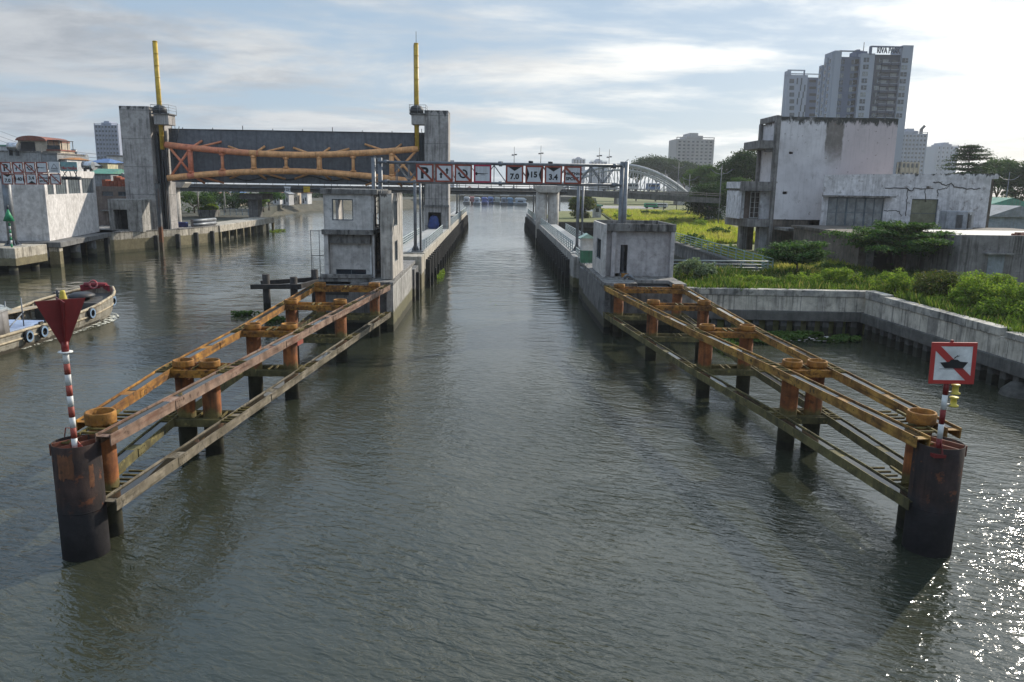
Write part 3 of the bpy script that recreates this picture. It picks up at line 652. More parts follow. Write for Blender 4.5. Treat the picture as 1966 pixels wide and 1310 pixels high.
v.build('cross_bracing', m_steel, gt)
for x, z in ((.45, 11.3), (2.72, 11.38), (4.2, 11.35)): MB().tube((x-.17, GY-.42, z+.1), (x+.17, GY-.42, z+.1), .09, n=10).build('junction_box', m_dsteel, gt)

SYM = {}
def sign(name, label, group, cx, y, cz, s, kind, text=None, border=m_red, slash=False):
    """square waterway sign facing -Y, side s"""
    t = thing(name, label, 'sign', (cx, y, cz), group)
    h = s/2; b = s*.09
    def P(pts): return [(cx+a*s, cz+c*s) for a, c in pts]
    MB().box(cx-h, cx+h, y, y+.05, cz-h, cz+h).build('panel', m_white, t)
    if border:
        mb = MB()
        for q in ((-h, h, h-b, h), (-h, h, -h, -h+b), (-h, -h+b, -h+b, h-b), (h-b, h, -h+b, h-b)): mb.box(cx+q[0], cx+q[1], y-.012, y+.002, cz+q[2], cz+q[3])
        mb.build('border', border, t)
    k = MB(); D = (y-.006, y-.001)
    if kind == 'arrows':
        for ox, oz in ((-.17, -.12), (.17, .12)): k.xz(P([(ox-.05, oz-.16), (ox+.05, oz-.16), (ox+.05, oz+.03), (ox+.11, oz+.03), (ox, oz+.19), (ox-.11, oz+.03), (ox-.05, oz+.03)]), *D)
    elif kind == 'turn':
        pts = [(.25*math.cos(a), -.02+.25*math.sin(a)) for a in np.linspace(R(100), R(-165), 22)] + [(.16*math.cos(a), -.02+.16*math.sin(a)) for a in np.linspace(R(-165), R(100), 22)]
        for i in range(21):
            k.xz(P([pts[i], pts[i+1], pts[42-i], pts[43-i]]), *D)
        k.xz(P([(-.33, -.05), (-.12, -.08), (-.24, .1)]), *D)
    elif kind == 'horn':
        k.xz(P([(-.34, .07), (-.30, .03), (.30, .02), (.30, -.0), (-.30, -.02), (-.34, -.07)]), *D)
        for q in ((-.1, .14, -.075, -.06), (-.1, -.085, -.06, -.0), (.125, .14, -.06, 0), (-.02, -.005, -.06, 0), (.05, .065, -.06, 0)): k.xz(P([(q[0], q[2]), (q[1], q[2]), (q[1], q[3]), (q[0], q[3])]), *D)
        k.xz(P([(-.38+.07*math.cos(a)*.9+.03, .09*math.sin(a)) for a in np.linspace(0, 2*math.pi, 14)[:-1]]), y-.0085, y-.0045)
    elif kind in ('top', 'bottom', 'sides'):
        i = .41
        if kind == 'top': k.xz(P([(-i*.9, i), (i*.9, i), (0, .18)]), *D)
        if kind == 'bottom': k.xz(P([(-i*.9, -i), (0, -.16), (i*.9, -i)]), *D)
        if kind == 'sides':
            k.xz(P([(-i, i), (-.27, 0), (-i, -i)]), *D); k.xz(P([(i, i), (i, -i), (.27, 0)]), *D)
    elif kind == 'waves':
        for oz in (.12, -.12):
            for i in range(10):
                a, c = -.26+i*.052, -.26+(i+1)*.052; f = lambda x: oz+.05*math.sin(x*22)
                k.xz(P([(a, f(a)-.025), (c, f(c)-.025), (c, f(c)+.025), (a, f(a)+.025)]), *D)
    elif kind == 'tent':
        for a, c in (((-.3, -.15), (0, .32)), ((0, .32), (.3, -.15)), ((-.3, -.15), (.3, -.15)), ((-.2, -.08), (.2, -.08))):
            k.bar((cx+a[0]*s, y-.004, cz+a[1]*s), (cx+c[0]*s, y-.004, cz+c[1]*s), .035*s, .006, (0, 1, 0))
        k.box(cx-.3*s, cx+.3*s, *D, cz-.36*s, cz-.33*s); k.box(cx-.3*s, cx+.3*s, *D, cz-.28*s, cz-.25*s)
    if k.v: k.build('symbol', m_black, t)
    if text:
        if isinstance(text, str): text = [(text, 0, -.12 if kind == 'top' else (.1 if kind == 'bottom' else .0), .42)]
        for (tx, ox, oz, sz) in text: text_part('lettering', tx, sz*s, (cx+ox*s, y-.004, cz+oz*s), m_black, t, .006)
    if slash: MB().xz(P([(-.42, .42), (-.335, .42), (.42, -.335), (.42, -.42), (.335, -.42), (-.42, .335)]), y-.010, y-.0062).build('slash', border or m_red, t)
    return t
m_redb = mat('weathered_red_sign_paint', (.33, .07, .045), (.25, .06, .04), 1.5, .6, .5, (.12,.06,.04), bump=0)
m_pink = mat('bright_pink_red_paint', (.42, .03, .075), (.38, .03, .06), 1.5, .5, bump=0)
g8 = 'eight square signs on the channel gantry'
sy = GY-.6; sz = 10.56; ss = 1.32
def sx(px): return V(px, 335, sy).x
sign('waterway_sign', 'slashed letter P sign, leftmost on the channel gantry', g8, sx(815.5), sy, sz, ss, 'P', [('P', 0, 0, .85)], m_redb, True)
sign('waterway_sign', 'slashed pair of black arrows sign on the channel gantry', g8, sx(852.5), sy, sz, ss, 'arrows', None, m_redb, True)
sign('waterway_sign', 'slashed turning arrow sign on the channel gantry', g8, sx(889.5), sy, sz, ss, 'turn', None, m_redb, True)
sign('waterway_sign', 'pink bordered horn sign on the channel gantry', g8, sx(926.5), sy, sz, ss, 'horn', None, m_pink)
sign('waterway_sign', 'sign reading 7.0 under a black triangle, on the channel gantry', g8, sx(988), sy, sz, ss, 'top', '7.0', m_redb)
sign('waterway_sign', 'sign reading 15 between two black side triangles', g8, sx(1025.5), sy, sz, ss, 'sides', [('15', 0, 0, .44)], m_redb)
sign('waterway_sign', 'sign reading 3.4 under a black triangle, on the channel gantry', g8, sx(1062.5), sy, sz, ss, 'top', '3.4', m_redb)
sign('waterway_sign', 'slashed THE THAO SPORT sign, rightmost on the channel gantry', g8, sx(1099.5), sy, sz, ss, 'none', [('THỂ THAO', 0, .13, .22), ('SPORT', 0, -.2, .25)], m_redb, True)

# ------------------------------------------------------------------ guide walls with walkways
def railing(label, pts, m, zb, h=1.05, step=2.0, rails=4, name='handrail', group=None):
    t = thing(name, label, 'railing', (pts[0][0], pts[0][1], zb), group)
    P_ = [Vector((*p, zb)) for p in pts]
    for k in range(rails):
        z = h*(k+1)/rails; mb = MB(); mb.pipe([p+Vector((0, 0, z)) for p in P_], .055 if k == rails-1 else .042, 6, True); mb.build('rail', m, t)
    proto = None; cnt = 0
    for a, b in zip(P_, P_[1:]):
        L = (b-a).length; n = max(1, round(L/step))
        for i in range(n+1):
            q = a.lerp(b, i/n)
            if proto is None: proto = MB().box(q.x-.05, q.x+.05, q.y-.05, q.y+.05, zb, zb+h+.03).build('post', m, t); q0 = q
            elif cnt < 98: dupart(proto, q-q0)
            cnt += 1
    return t
def guide_wall(label, xi, xo, y0, y1, mm, sgn):
    t = thing('guide_wall', label, 'wall', (xi, y0, 0))
    MB().box(xi-sgn*.25, xo, y0+.6, y1, -2, 1.4).build('core_wall', m_concd, t)  # shadow between the fender plates put into the colour by dark concrete
    MB().box(xi-sgn*.02, xo, y0, y1, 1.4, 3.05).build('capping_beam', mm, t, .03)
    MB().box(xi-sgn*.3, xo+sgn*.1, y0+.3, y1, 3.05, 3.10).build('walkway', mat('walkway_concrete', (.42,.42,.41), (.33,.33,.32), .8, .85, .2), t)
    n = int((y1-y0-2)/2.2); proto = [None, None]
    for i in range(min(n, 98)):
        y = y0+1.2+i*2.2; k = i % 2
        if proto[k] is None:
            b = MB().box(xi-sgn*.02, xi+sgn*.42, y, y+.5, -1.2, 2.3)
            if k: b.box(xi-sgn*.02, xi+sgn*.58, y+.12, y+.40, -1.2, .75)
            proto[k] = (b.build('fender_plate', m_fend, t), y)
        else: dupart(proto[k][0], (0, y-proto[k][1], 0))
    return t
guide_wall('left guide wall with walkway and dark fender plates beside the channel', -6.8, -10.0, 77, 196, m_quay, 1)
guide_wall('right guide wall with walkway and dark fender plates beside the channel', 7.85, 11.0, 79, 192, m_conc, -1)
hb = thing('lock_block', 'stepped concrete entrance block between the two storey house and left guide wall', 'lock wall', (-8, 70, 0))
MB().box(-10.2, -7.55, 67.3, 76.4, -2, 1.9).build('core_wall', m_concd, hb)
MB().box(-9.6, -6.95, 68.3, 71.8, -2, 2.35).build('buttress', m_concd, hb, .03)
MB().box(-9.9, -6.85, 74.0, 76.9, -2, 2.95).build('end_pier', m_quay, hb, .03)
MB().box(-10.2, -7.4, 67.3, 77.2, 2.36, 2.62).build('footway', m_slab, hb)
MB().box(-6.98, -6.68, 69.6, 70.2, -1.5, 1.95).build('rubber_fender', m_fend, hb)
hb2 = thing('lock_block', 'stepped concrete entrance block between the concrete hut and right guide wall', 'lock wall', (9, 73, 0))
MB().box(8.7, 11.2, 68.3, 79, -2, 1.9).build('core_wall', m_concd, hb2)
MB().box(8.1, 11.0, 69.3, 73.0, -2, 2.35).build('buttress', m_concd, hb2, .03)
MB().box(7.85, 10.9, 76.0, 79.0, -2, 2.95).build('end_pier', m_conc, hb2, .03)
MB().box(8.4, 11.2, 68.3, 79.2, 2.36, 2.62).build('footway', m_slab, hb2)
railing('grey railing on the channel side of the left walkway', [(-7.1, 78.5), (-7.1, 108.2)], m_rail, 3.1)
railing('grey railing on the outer side of the left walkway, near the house', [(-9.9, 67.5), (-9.9, 107)], m_rail, 2.9)
railing('grey railing on the left walkway beyond the gate pylon', [(-7.0, 117), (-7.0, 195)], m_rail, 3.1, step=2.6)
railing('grey railing on the channel side of the right walkway', [(8.15, 80.5), (8.15, 190)], m_rail, 3.1, step=2.2)
railing('grey railing on the outer side of the right walkway', [(10.8, 69), (10.8, 118)], m_rail, 3.1, rails=5)
railing('short grey railing at the near end of the right walkway', [(8.3, 70.8), (8.3, 78.2)], m_rail, 2.65, step=1.2)
gp = 'pipe posts standing on the guide walls'
def post_pair(label, x, y, h, one=False):
    t = thing('pipe_post', label, 'post', (x, y, 3.1), gp)
    p = MB(); p.tube((x-.2, y, 3.1), (x-.2, y, 3.1+h), .16, n=12)
    if not one: p.tube((x+.3, y+.2, 3.1), (x+.3, y+.2, 3.1+h), .11, n=12)
    p.build('pipe', m_steel, t); b = MB().box(x-.55, x+.6, y-.45, y+.6, 3.1, 3.2)
    for a in range(6): b.prism([(x-.2+.18*math.cos(a), y+.18*math.sin(a), 3.2), (x-.2+.4*math.cos(a), y+.4*math.sin(a), 3.2), (x-.2+.18*math.cos(a), y+.18*math.sin(a), 3.7)], (.02, .02, 0))
    b.build('foot_plate', m_steel, t); return t
post_pair('pipe post on the left guide wall in front of the gate pylon', -7.6, 77.8, 7.0)
post_pair('pipe post on the right guide wall left of the long railing', 8.9, 81.5, 7.0)
post_pair('far pipe post on the left guide wall beyond the gate pylon', -8.2, 178, 9)
post_pair('far pipe post on the right guide wall beyond the round columns', 9.0, 176, 9)

# ------------------------------------------------------------------ big lift gate
LOCK = None; PY = 112.0
xl0, xl1 = V(246, 430, PY).x, V(302, 430, PY).x; xr0, xr1 = V(816, 430, PY).x, V(861, 430, PY).x
ztop = V(270, 204, PY).z
pyl = thing('gate_pylon', 'tall weathered concrete pylon at the left end of the raised gate', 'pylon', (xl0, PY, 2.6))
MB().box(xl0, xl1, PY, PY+4.5, 2.6, ztop).build('shaft', m_pyl, pyl, .05)
MB().box(xl1, xl1+1.15, PY+1.9, PY+4.5, 2.6, ztop-.7).build('flange_wall', m_pyl, pyl, .04)
mb = MB(); mb.wall('x', xl0-1.0, xl1-.6, 2.6, 6.75, PY-3.3, PY-3.0, [(xl0-.35, xl0+1.5, 2.9, 5.6)]); mb.wall('y', PY-3.0, PY-.02, 2.6, 6.75, xl0-1.0, xl0-.7); mb.wall('y', PY-3.0, PY-.02, 2.6, 6.75, xl1-.9, xl1-.6); mb.box(xl0-1.0, xl1-.6, PY-3.3, PY-.02, 6.75, 7.0); mb.build('base_room', m_conc, pyl, .02)
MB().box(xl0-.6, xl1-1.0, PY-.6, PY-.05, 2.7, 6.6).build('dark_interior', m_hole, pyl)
gd = MB()
for x in (xl1+.35, xl1+.75, xl1+1.1): gd.box(x, x+.16, PY+1.2, PY+1.7, 1.0, 16.3)
gd.box(xl1+.1, xl1+.5, PY+1.0, PY+1.3, 9.0, 16.0); gd.build('gate_guide', m_dsteel, pyl)
MB().box(xl1+1.35, xl1+1.8, PY-3.0, PY-2.5, -1.0, 9.2).build('guide_post', mat('rusty_guide_post', (.10,.11,.12), (.07,.075,.08), 1, .6, .5, (.12,.05,.025), tide=[(3.3, .5, (.13,.05,.02)), (1.2, .4, (.07,.05,.03))]), pyl)
pyr = thing('gate_pylon', 'tall weathered concrete pylon at the right end of the raised gate', 'pylon', (xr0, PY, 3.1))
MB().box(xr0, xr1, PY, PY+4.5, 6.5, ztop+.15).build('shaft', m_pyl, pyr, .05)
mb = MB(); mb.wall('x', xr0-.1, xr1+.05, 3.1, 6.5, PY-.1, PY+.4, [(xr0+.45, xr0+2.3, 3.4, 5.75)]); mb.box(xr0-.1, xr0+.3, PY+.4, PY+4.5, 3.1, 6.5); mb.box(xr1-.45, xr1+.05, PY+.4, PY+4.5, 3.1, 6.5); mb.build('base_room', m_pyl, pyr)
MB().box(xr0-.15, xr1+.1, PY-.25, PY+.0, 6.5, 6.8).build('sill_band', m_concd, pyr)
gd = MB()
for x in (xr0-.75, xr0-.4, xr0-.12): gd.box(x-.1, x+.06, PY+1.3, PY+1.7, 3.0, 16.8)
gd.build('gate_guide', m_dsteel, pyr)
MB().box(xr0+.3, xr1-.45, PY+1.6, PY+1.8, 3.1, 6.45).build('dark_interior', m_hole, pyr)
bt = thing('blue_bundle', 'blue tarpaulin bundle in the doorway of the right pylon', 'bundle', (xr0+1.3, PY-.3, 3.45))
rg = random.Random(4); mb = MB(); ring = []
mb.lathe((xr0+1.25, PY-.5, 3.42), [(.001, 0), (.62, .02), (.74, .4), (.78, .8), (.6, 1.15), (.62, 1.45), (.42, 1.75), (.001, 1.9)], 14, False)
mb.v = [(x+rg.uniform(-.14, .14), y+rg.uniform(-.14, .14), z+rg.uniform(-.08, .08)) for x, y, z in mb.v]; mb.build('cover', m_blue, bt)

gx0, gx1 = V(320, 300, PY+1).x, V(812, 300, PY+1).x; GZ0, GZ1 = V(560, 353, PY+1).z, V(560, 251, PY+1).z
gate = thing('lift_gate', 'huge raised dark grey lift gate with orange tubular trusses between the two pylons', 'gate', ((gx0+gx1)/2, PY+1, GZ0))
MB().box(gx0, gx1, PY+2.2, PY+3.1, GZ0, GZ1).build('gate_leaf', m_gate, gate, .03)
mb = MB(); mb.box(gx0, gx1, PY+2.05, PY+3.2, GZ1, GZ1+.06)
for i in range(9): mb.box(gx0+2+i*4.2, gx0+2.08+i*4.2, PY+2.1, PY+2.2, GZ1+.06, GZ1+.06+(.55 if i % 3 == 2 else .2))
mb.build('top_rail', m_dsteel, gate)
cy = PY+.6
def up(px): t = (px-560)/240.0; return V(560, 297.5, cy).z + (V(560, 282, cy).z-V(560, 297.5, cy).z)*abs(t)**1.8
def lo(px): t = (px-560)/240.0; return V(560, 329, cy).z + (V(560, 346, cy).z-V(560, 329, cy).z)*abs(t)**1.8
def gxp(px): return V(px, 310, cy).x
pxs = list(np.linspace(320, 560, 13)); pxs2 = list(np.linspace(560, 803, 13))
MB().pipe([(gxp(p), cy, up(p)) for p in np.linspace(320, 497, 9)], .43, 16).build('upper_chord', m_redor, gate)
MB().pipe([(gxp(p), cy, up(p)) for p in np.linspace(496, 803, 15)], .428, 16).build('upper_chord', m_orange, gate)
MB().pipe([(gxp(p), cy, lo(p)) for p in np.linspace(320, 803, 25)], .43, 16).build('lower_chord', m_orange, gate)
nodes = [366, 427, 487, 549, 613, 678, 752]
for i, p in enumerate(nodes):
    MB().tube((gxp(p), cy, lo(p)), (gxp(p), cy, up(p)), .36 if i % 2 == 0 else .22, n=14).build('post', m_redor if p < 480 else m_orange, gate)
for p in nodes:                                          # weld collars at the nodes
    for f, sg_ in ((up, -1), (lo, 1)):
        x_ = gxp(p); fr_ = MB(); fr_.tube((x_-.5, cy, f(p-7)), (x_+.5, cy, f(p+7)), .442, n=16)
        fr_.tube((x_, cy, f(p)+sg_*.40), (x_, cy, f(p)+sg_*.62), .40, n=14); fr_.build('node_collar', m_redor if p < 480 else m_orange, gate)
for px0, px1, py0 in ((327, 321, 246), (344, 333, 243)):
    a_, b_ = V(px0, py0, PY+1.5), V(px1, 302, PY+1.5); MB().tube(a_, b_, .05, n=6).build('hoist_cable', m_black, gate)
ld = MB(); xl_ = V(333, 300, PY+1.9).x
for s_ in (0, .45): ld.tube((xl_+s_, PY+2.0, GZ0+.4), (xl_+s_, PY+2.0, GZ1+.9), .035, n=5)
for k_ in range(18): ld.tube((xl_, PY+2.0, GZ0+.6+k_*.42), (xl_+.45, PY+2.0, GZ0+.6+k_*.42), .025, n=5)
ld.build('ladder', m_dsteel, gate)
for i, p in enumerate(nodes):                            # struts back to the leaf above and below
    mo = m_redor if p < 480 else m_orange
    if i % 2 == 0:
        for f, dz, in ((up, 1.0), (lo, -1.0)):
            MB().tube((gxp(p+3), cy, f(p)), (gxp(p+16), PY+2.2, f(p)+dz), .17, n=10).build('strut', mo, gate)
            for q, s in ((p-62, -1), (p+62, 1)):
                if 350 < q < 790: MB().tube((gxp(p+s*12), cy, f(p)), (gxp(q-s*8), PY+2.2, f(p)+dz*.95), .15, n=10).build('strut', mo, gate)
for (a, b) in ((326, 366), (800, 752)):
    MB().tube((gxp(a), cy, up(a)-.2), (gxp(b), cy, lo(b)+.2), .18, n=10).build('end_brace', m_redor if a < 480 else m_orange, gate)
    MB().tube((gxp(a), cy, lo(a)+.2), (gxp(b), cy, up(b)-.2), .18, n=10).build('end_brace', m_redor if a < 480 else m_orange, gate)
cb_ = [(gx0+.2+i*.9, PY+2.1, GZ0+.75+.28*math.sin(i*.95)+.12*math.sin(i*.37)) for i in range(int((gx1-gx0)/.9))]
MB().pipe(cb_, .085, 8).build('hose', m_black, gate)

def cylinder(px, y, ptop, pbot, label, xp0, xp1, side):
    x = V(px, 200, y).x; zt, zb = V(px, ptop, y).z, V(px, pbot, y).z; zp = V(px, 240, y).z
    t = thing('hydraulic_cylinder', label, 'hydraulic cylinder', (x, y, zb))
    MB().tube((x, y, zb+.9), (x, y, zt), .30, n=18).build('barrel', m_yellow, t)
    r = MB()
    for k in range(10): r.lathe((x, y, zb+1.2+(zt-zb-1.3)*k/9), [(.30, -.04), (.345, -.04), (.345, .04), (.30, .04)], 18)
    r.build('clamp_ring', m_yellow, t); MB().tube((x-.33, y, zb+1.5), (x-.33, y, zt-.2), .04, n=6).build('oil_pipe', m_dsteel, t)
    MB().tube((x, y, zb-.7), (x, y, zb+.9), .13, n=12).build('piston_rod', m_dsteel, t)
    p = thing('cylinder_platform', 'concrete bracket platform with railing round the '+label.split(' on ')[0]+' cylinder', 'platform', (x, y, zp))
    p['label'] = 'concrete bracket platform with railing around the %s yellow cylinder' % side
    MB().box(xp0, xp1, y-.9, y+1.5, zp, zp+1.35).build('bracket', m_pyl, p, .03); MB().box(xp0-.25, xp1+.2, y-1.1, y+1.6, zp+1.35, zp+1.5).build('floor', m_concd, p)
    h = MB(); x0, x1, ya, yb = xp0-.25, xp1+.2, y-1.05, y+1.55
    for zz in (.4, .75, 1.1):
        h.pipe([(x0, yb, zp+1.5+zz), (x0, ya, zp+1.5+zz), (x1, ya, zp+1.5+zz), (x1, yb, zp+1.5+zz)], .03, 6)
    for q in [(x0, ya), (x1, ya), (x0, yb), (x1, yb), ((x0+x1)/2, ya)]: h.tube((*q, zp+1.5), (*q, zp+2.6), .03, n=6)
    h.build('railing', m_steel, p)
    MB().lathe((x, y, zp+1.5), [(.32, 0), (.95, 0), (.95, .6), (.7, 1.0), (.4, 1.1), (.32, 1.1)], 20).build('gland_cover', m_dsteel, p)
    return t
xa = V(300, 225, PY+.6).x; xb = V(328, 225, PY+.6).x
cylinder(306, PY+.6, 79, 300, 'tall yellow hydraulic cylinder standing by the left pylon', xa, xb, 'left')
xa2, xb2 = V(791, 225, PY+.6).x, V(816, 225, PY+.6).x
ct = cylinder(800, PY+.6, 83, 302, 'tall yellow hydraulic cylinder with antenna, by the right pylon', xa2, xb2, 'right')
_x = V(800, 200, PY+.6).x; _z = V(800, 83, PY+.6).z; MB().tube((_x, PY+.6, _z), (_x, PY+.6, _z+1.5), .035, n=5).build('antenna', m_dsteel, ct)

# concrete columns behind the gate
def tpier(label, x, y, zt, r, two=False):
    t = thing('bridge_pier', label, 'pier', (x, y, 2.6)); 
    for dx in ((-.98, .98) if two else (0,)): MB().tube((x+dx, y, -1), (x+dx, y, zt-1.0), r, n=22).build('column', m_pierc, t)
    MB().xz([(x-2.3, zt), (x-2.3, zt-.4), (x-1.7, zt-1.1), (x+1.7, zt-1.1), (x+2.3, zt-.4), (x+2.3, zt)], y-1.4, y+1.4).build('pier_cap', m_pierc, t, .04); return t
m_pierc = mat('pale_pier_concrete', (.47,.44,.40), (.39,.365,.33), .4, .85, .5, (.2,.18,.16))
tpier('pale round concrete column with bracket cap behind the left pylon', V(337, 400, 128).x, 128, 9.6, .82)
tpier('pair of pale round concrete columns standing on the right guide wall', V(1051, 400, 130).x, 130, 9.7, .92, True)

# ------------------------------------------------------------------ left bank
qw = thing('quay_wall', 'sunlit concrete quay wall with black fender posts in front of the left pylon', 'quay', (-46, 114, 0))
for a, b in zip(QF[:2], QF[1:3]):
    a, b = Vector((*a, 0)), Vector((*b, 0)); n = (b-a).cross(Vector((0, 0, 1))).normalized()
    MB().prism([a+Vector((0,0,-2)), b+Vector((0,0,-2)), b-n*3+Vector((0,0,-2)), a-n*3+Vector((0,0,-2))], (0, 0, 4.75)).build('wall_face', m_quay, qw, .04)
mb = MB(); mb.xy([(-52.5,101.5), (-45.6,114.5), (-43.3,124), (-47,127), (-60,127), (-60,101.5)], 2.6, 2.78); mb.build('deck', m_slab, qw)
A, B, D_ = Vector((*QF[0], 0)), Vector((*QF[1], 0)), Vector((*QF[2], 0))
fp = None
for a, b, ts in ((A, B, (.2, .72, .97)), (B, D_, (.38, .8))):
    n = (b-a).cross(Vector((0, 0, 1))).normalized()
    for t_ in ts:
        q = a.lerp(b, t_)+n*.16
        if fp is None: fp = MB().box(q.x-.3, q.x+.3, q.y-.3, q.y+.3, -1, 2.05).build('fender_post', m_fend, qw, .12); q0 = q
        else: dupart(fp, q-q0)
pd = thing('pile_deck', 'long low concrete deck on square piles running along the left bank', 'jetty', (-43.5, 140, 0))
MB().box(-47, -43.1, 124.2, 155, 1.75, 2.78).build('deck', m_quay, pd, .03)
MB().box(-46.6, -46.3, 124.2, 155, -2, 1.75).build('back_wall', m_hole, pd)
pp = None
for i in range(9):
    y = 124.6+i*3.75
    if pp is None: pp = MB().box(-43.6, -43.15, y, y+.4, -2, 1.75).build('pile', m_quay, pd)
    else: dupart(pp, (0, i*3.75, 0))
for i, (z, x) in enumerate(((3.1, 0), (3.1, .75), (3.65, .38))):
    p = MB().tube((-45.6+x*.4, 119.5-x, z-.02), (-44.6+x*.4, 126.5-x, z-.02), .27, n=12); o = p.build('steel_pipe', m_steel); tag(o, ['white steel pipe lying at the back of the pipe stack on the quay', 'white steel pipe lying at the front of the pipe stack on the quay', 'white steel pipe on top of the pipe stack on the quay'][i], 'pipe', 'pipes stacked on the quay')
tag(MB().box(-47.6, -46.2, 118.6, 119.5, 2.8, 3.5).build('crate', m_blue), 'blue crate on the quay beside the pipe stack', 'crate')
cd = thing('cable_drum', 'orange and black cable drum at the foot of the pale round column', 'cable drum', (-47.9, 117, 2.8))
for x in (-.5, .5): MB().tube((-47.9+x-.05, 117, 3.6), (-47.9+x+.05, 117, 3.6), .8, n=20).build('flange', m_dsteel if x < 0 else m_redor, cd)
MB().tube((-48.35, 117, 3.6), (-47.45, 117, 3.6), .45, n=16).build('cable_coil', m_redor, cd)

# dolphin with beacon, left sign gantry
dl = thing('concrete_dolphin', 'square concrete dolphin on round piles below the green beacon', 'dolphin', (-52, 82, 0))
MB().box(-58, -48.1, 79.3, 85.0, .95, 2.75).build('pile_cap', m_quay, dl, .05)
for x, y in ((-48.9, 80.1), (-49.0, 84.0), (-52.5, 80.1), (-56, 80.1)): MB().tube((x, y, -2), (x, y, .95), .42, n=16).build('pile', m_concd, dl)
gb = thing('beacon', 'small green cone beacon on a green and white striped pole', 'beacon', (-48.95, 80.3, 2.75))
banded(gb, -48.95, 80.3, 2.75, 5.6, .09, 8, m_green, m_whitep)
MB().tube((-48.95, 80.3, 5.4), (-48.95, 80.3, 6.6), .52, .04, n=18).build('cone', m_green, gb); MB().tube((-48.95, 80.3, 6.6), (-48.95, 80.3, 7.0), .1, n=8).build('lantern', m_dsteel, gb)
gl = thing('sign_gantry', 'grey cantilever sign gantry at the left edge carrying two rows of signs', 'gantry', (-50.15, 82.5, 2.75))
MB().tube((-50.15, 82.5, 2.75), (-50.15, 82.5, 11.0), .42, n=20).build('post', m_steel, gl)
fl_ = MB().tube((-50.15, 82.5, 2.75), (-50.15, 82.5, 2.85), .8, n=16)
for a in range(8): fl_.prism([(-50.15+.4*math.cos(a*.785), 82.5+.4*math.sin(a*.785), 2.85), (-50.15+.78*math.cos(a*.785), 82.5+.78*math.sin(a*.785), 2.85), (-50.15+.4*math.cos(a*.785), 82.5+.4*math.sin(a*.785), 3.4)], (.03, .03, 0))
fl_.build('foot_flange', m_steel, gl)
SY = 81.8
MB().tube((-64, SY+.5, 9.75), (V(150, 340, SY).x, SY+.5, 9.75), .17, n=10).tube((-64, SY+.9, 11.1), (V(118, 340, SY).x, SY+.9, 11.1), .12, n=10).build('arm', m_dsteel, gl)
w = MB(); xe = V(150, 340, SY).x
for i in range(6): w.bar((xe-.3-i*1.7, SY+.5, 9.75), (xe-1.1-i*1.7, SY+.9, 11.1), .07, .07); w.bar((xe-1.1-i*1.7, SY+.9, 11.1), (xe-1.9-i*1.7, SY+.5, 9.75), .07, .07)
w.build('web_bracing', m_dsteel, gl)
g10 = 'signs on the gantry at the left edge'
s_ = 1.10
top = [(11, 322, 'P', [('P', 0, 0, .85)], True, 'slashed letter P sign, top row of the left gantry'), (34.5, 322, 'arrows', None, True, 'slashed double arrow sign, top row of the left gantry'),
       (57.5, 322, 'turn', None, True, 'slashed turning arrow sign, top row of the left gantry'), (80.5, 322, 'horn', None, False, 'red bordered horn sign, top row of the left gantry'),
       (104, 321.5, 'tent', None, False, 'borderless white triangle sign, top row of the left gantry')]
bot = [(14.5, 344, 'top', '7.0', False, 'sign reading 7.0 in the lower row of the left gantry'), (37.5, 344, 'sides', [('40', 0, 0, .44)], False, 'sign reading 40 in the lower row of the left gantry'),
       (60.5, 344, 'bottom', '3.4', False, 'sign reading 3.4 above a black triangle, lower row of the left gantry'), (83.5, 344, 'none', [('THỂ THAO', 0, .13, .22), ('SPORT', 0, -.2, .25)], True, 'slashed SPORT sign in the lower row of the left gantry'),
       (106.5, 344, 'waves', None, True, 'slashed black waves sign, lower row of the left gantry')]
for px, py, k, tx, sl, lab in top+bot:
    c = V(px, py, SY); sign('waterway_sign', lab, g10, c.x, SY, c.z, s_, k, tx, None if k == 'tent' else m_redb, sl)
c = V(132, 320, SY); nb = thing('name_board', 'pale green board lettered TAN THUAN at the end of the left gantry', 'sign', (c.x, SY, c.z))
MB().box(c.x-.82, c.x+.82, SY, SY+.06, c.z-.46, c.z+.46).build('panel', mat('pale_teal_sign', (.22,.36,.36), (.18,.3,.31), 2, .5, bump=0), nb)
text_part('lettering', 'TÂN THUẬN', .34, (c.x, SY-.004, c.z-.17), m_red, nb, .006, xsc=.8)
mb = MB()
for dx in (-.7, 0, .7): mb.bar((c.x+dx*.6, SY+.3, 9.8), (c.x+dx, SY+.1, c.z-.4), .06, .06)
mb.build('bracket', m_dsteel, nb)

# white pump building and neighbours
wb = thing('pump_house', 'white two faced pump house on a pile platform with a band of tall grey windows', 'building', (-56, 97, 3))
K0, K1 = Vector((-49.6, 88.4, 0)), Vector((-52.4, 105.2, 0)); dv = (K1-K0).normalized(); nv = Vector((dv.y, -dv.x, 0)); Lw = (K1-K0).length
RW = Matrix.Translation(K0) @ Matrix(((nv.x, dv.x, 0), (nv.y, dv.y, 0), (0, 0, 1))).to_4x4()     # local x outward, y along the face
m_wb = mat('pump_house_plaster', (.62,.595,.58), (.54,.515,.50), .5, .85, .35, (.24,.22,.2), .35, (.25,.22,.19), None, .2)
zr = 10.6
mb = MB(); holes = [(.8, 2.6, 7.9, 9.75), (3.2, 6.6, 7.9, 9.75), (7.2, 11.2, 7.9, 9.75), (11.9, 16.4, 7.9, 9.75)]
mb.wall('y', 0, Lw, 2.8, zr, -.3, 0, holes); mb.box(-13, -.3, 0, .3, 2.8, zr); mb.box(-13, -.3, Lw-.3, Lw, 2.8, zr); mb.build('wall', m_wb, wb, .02, RW)
mb = MB(); mb.box(-13, -.3, .3, Lw-.3, zr-.5, zr-.2); mb.build('roof', m_slab, wb, 0, RW)
mb = MB()
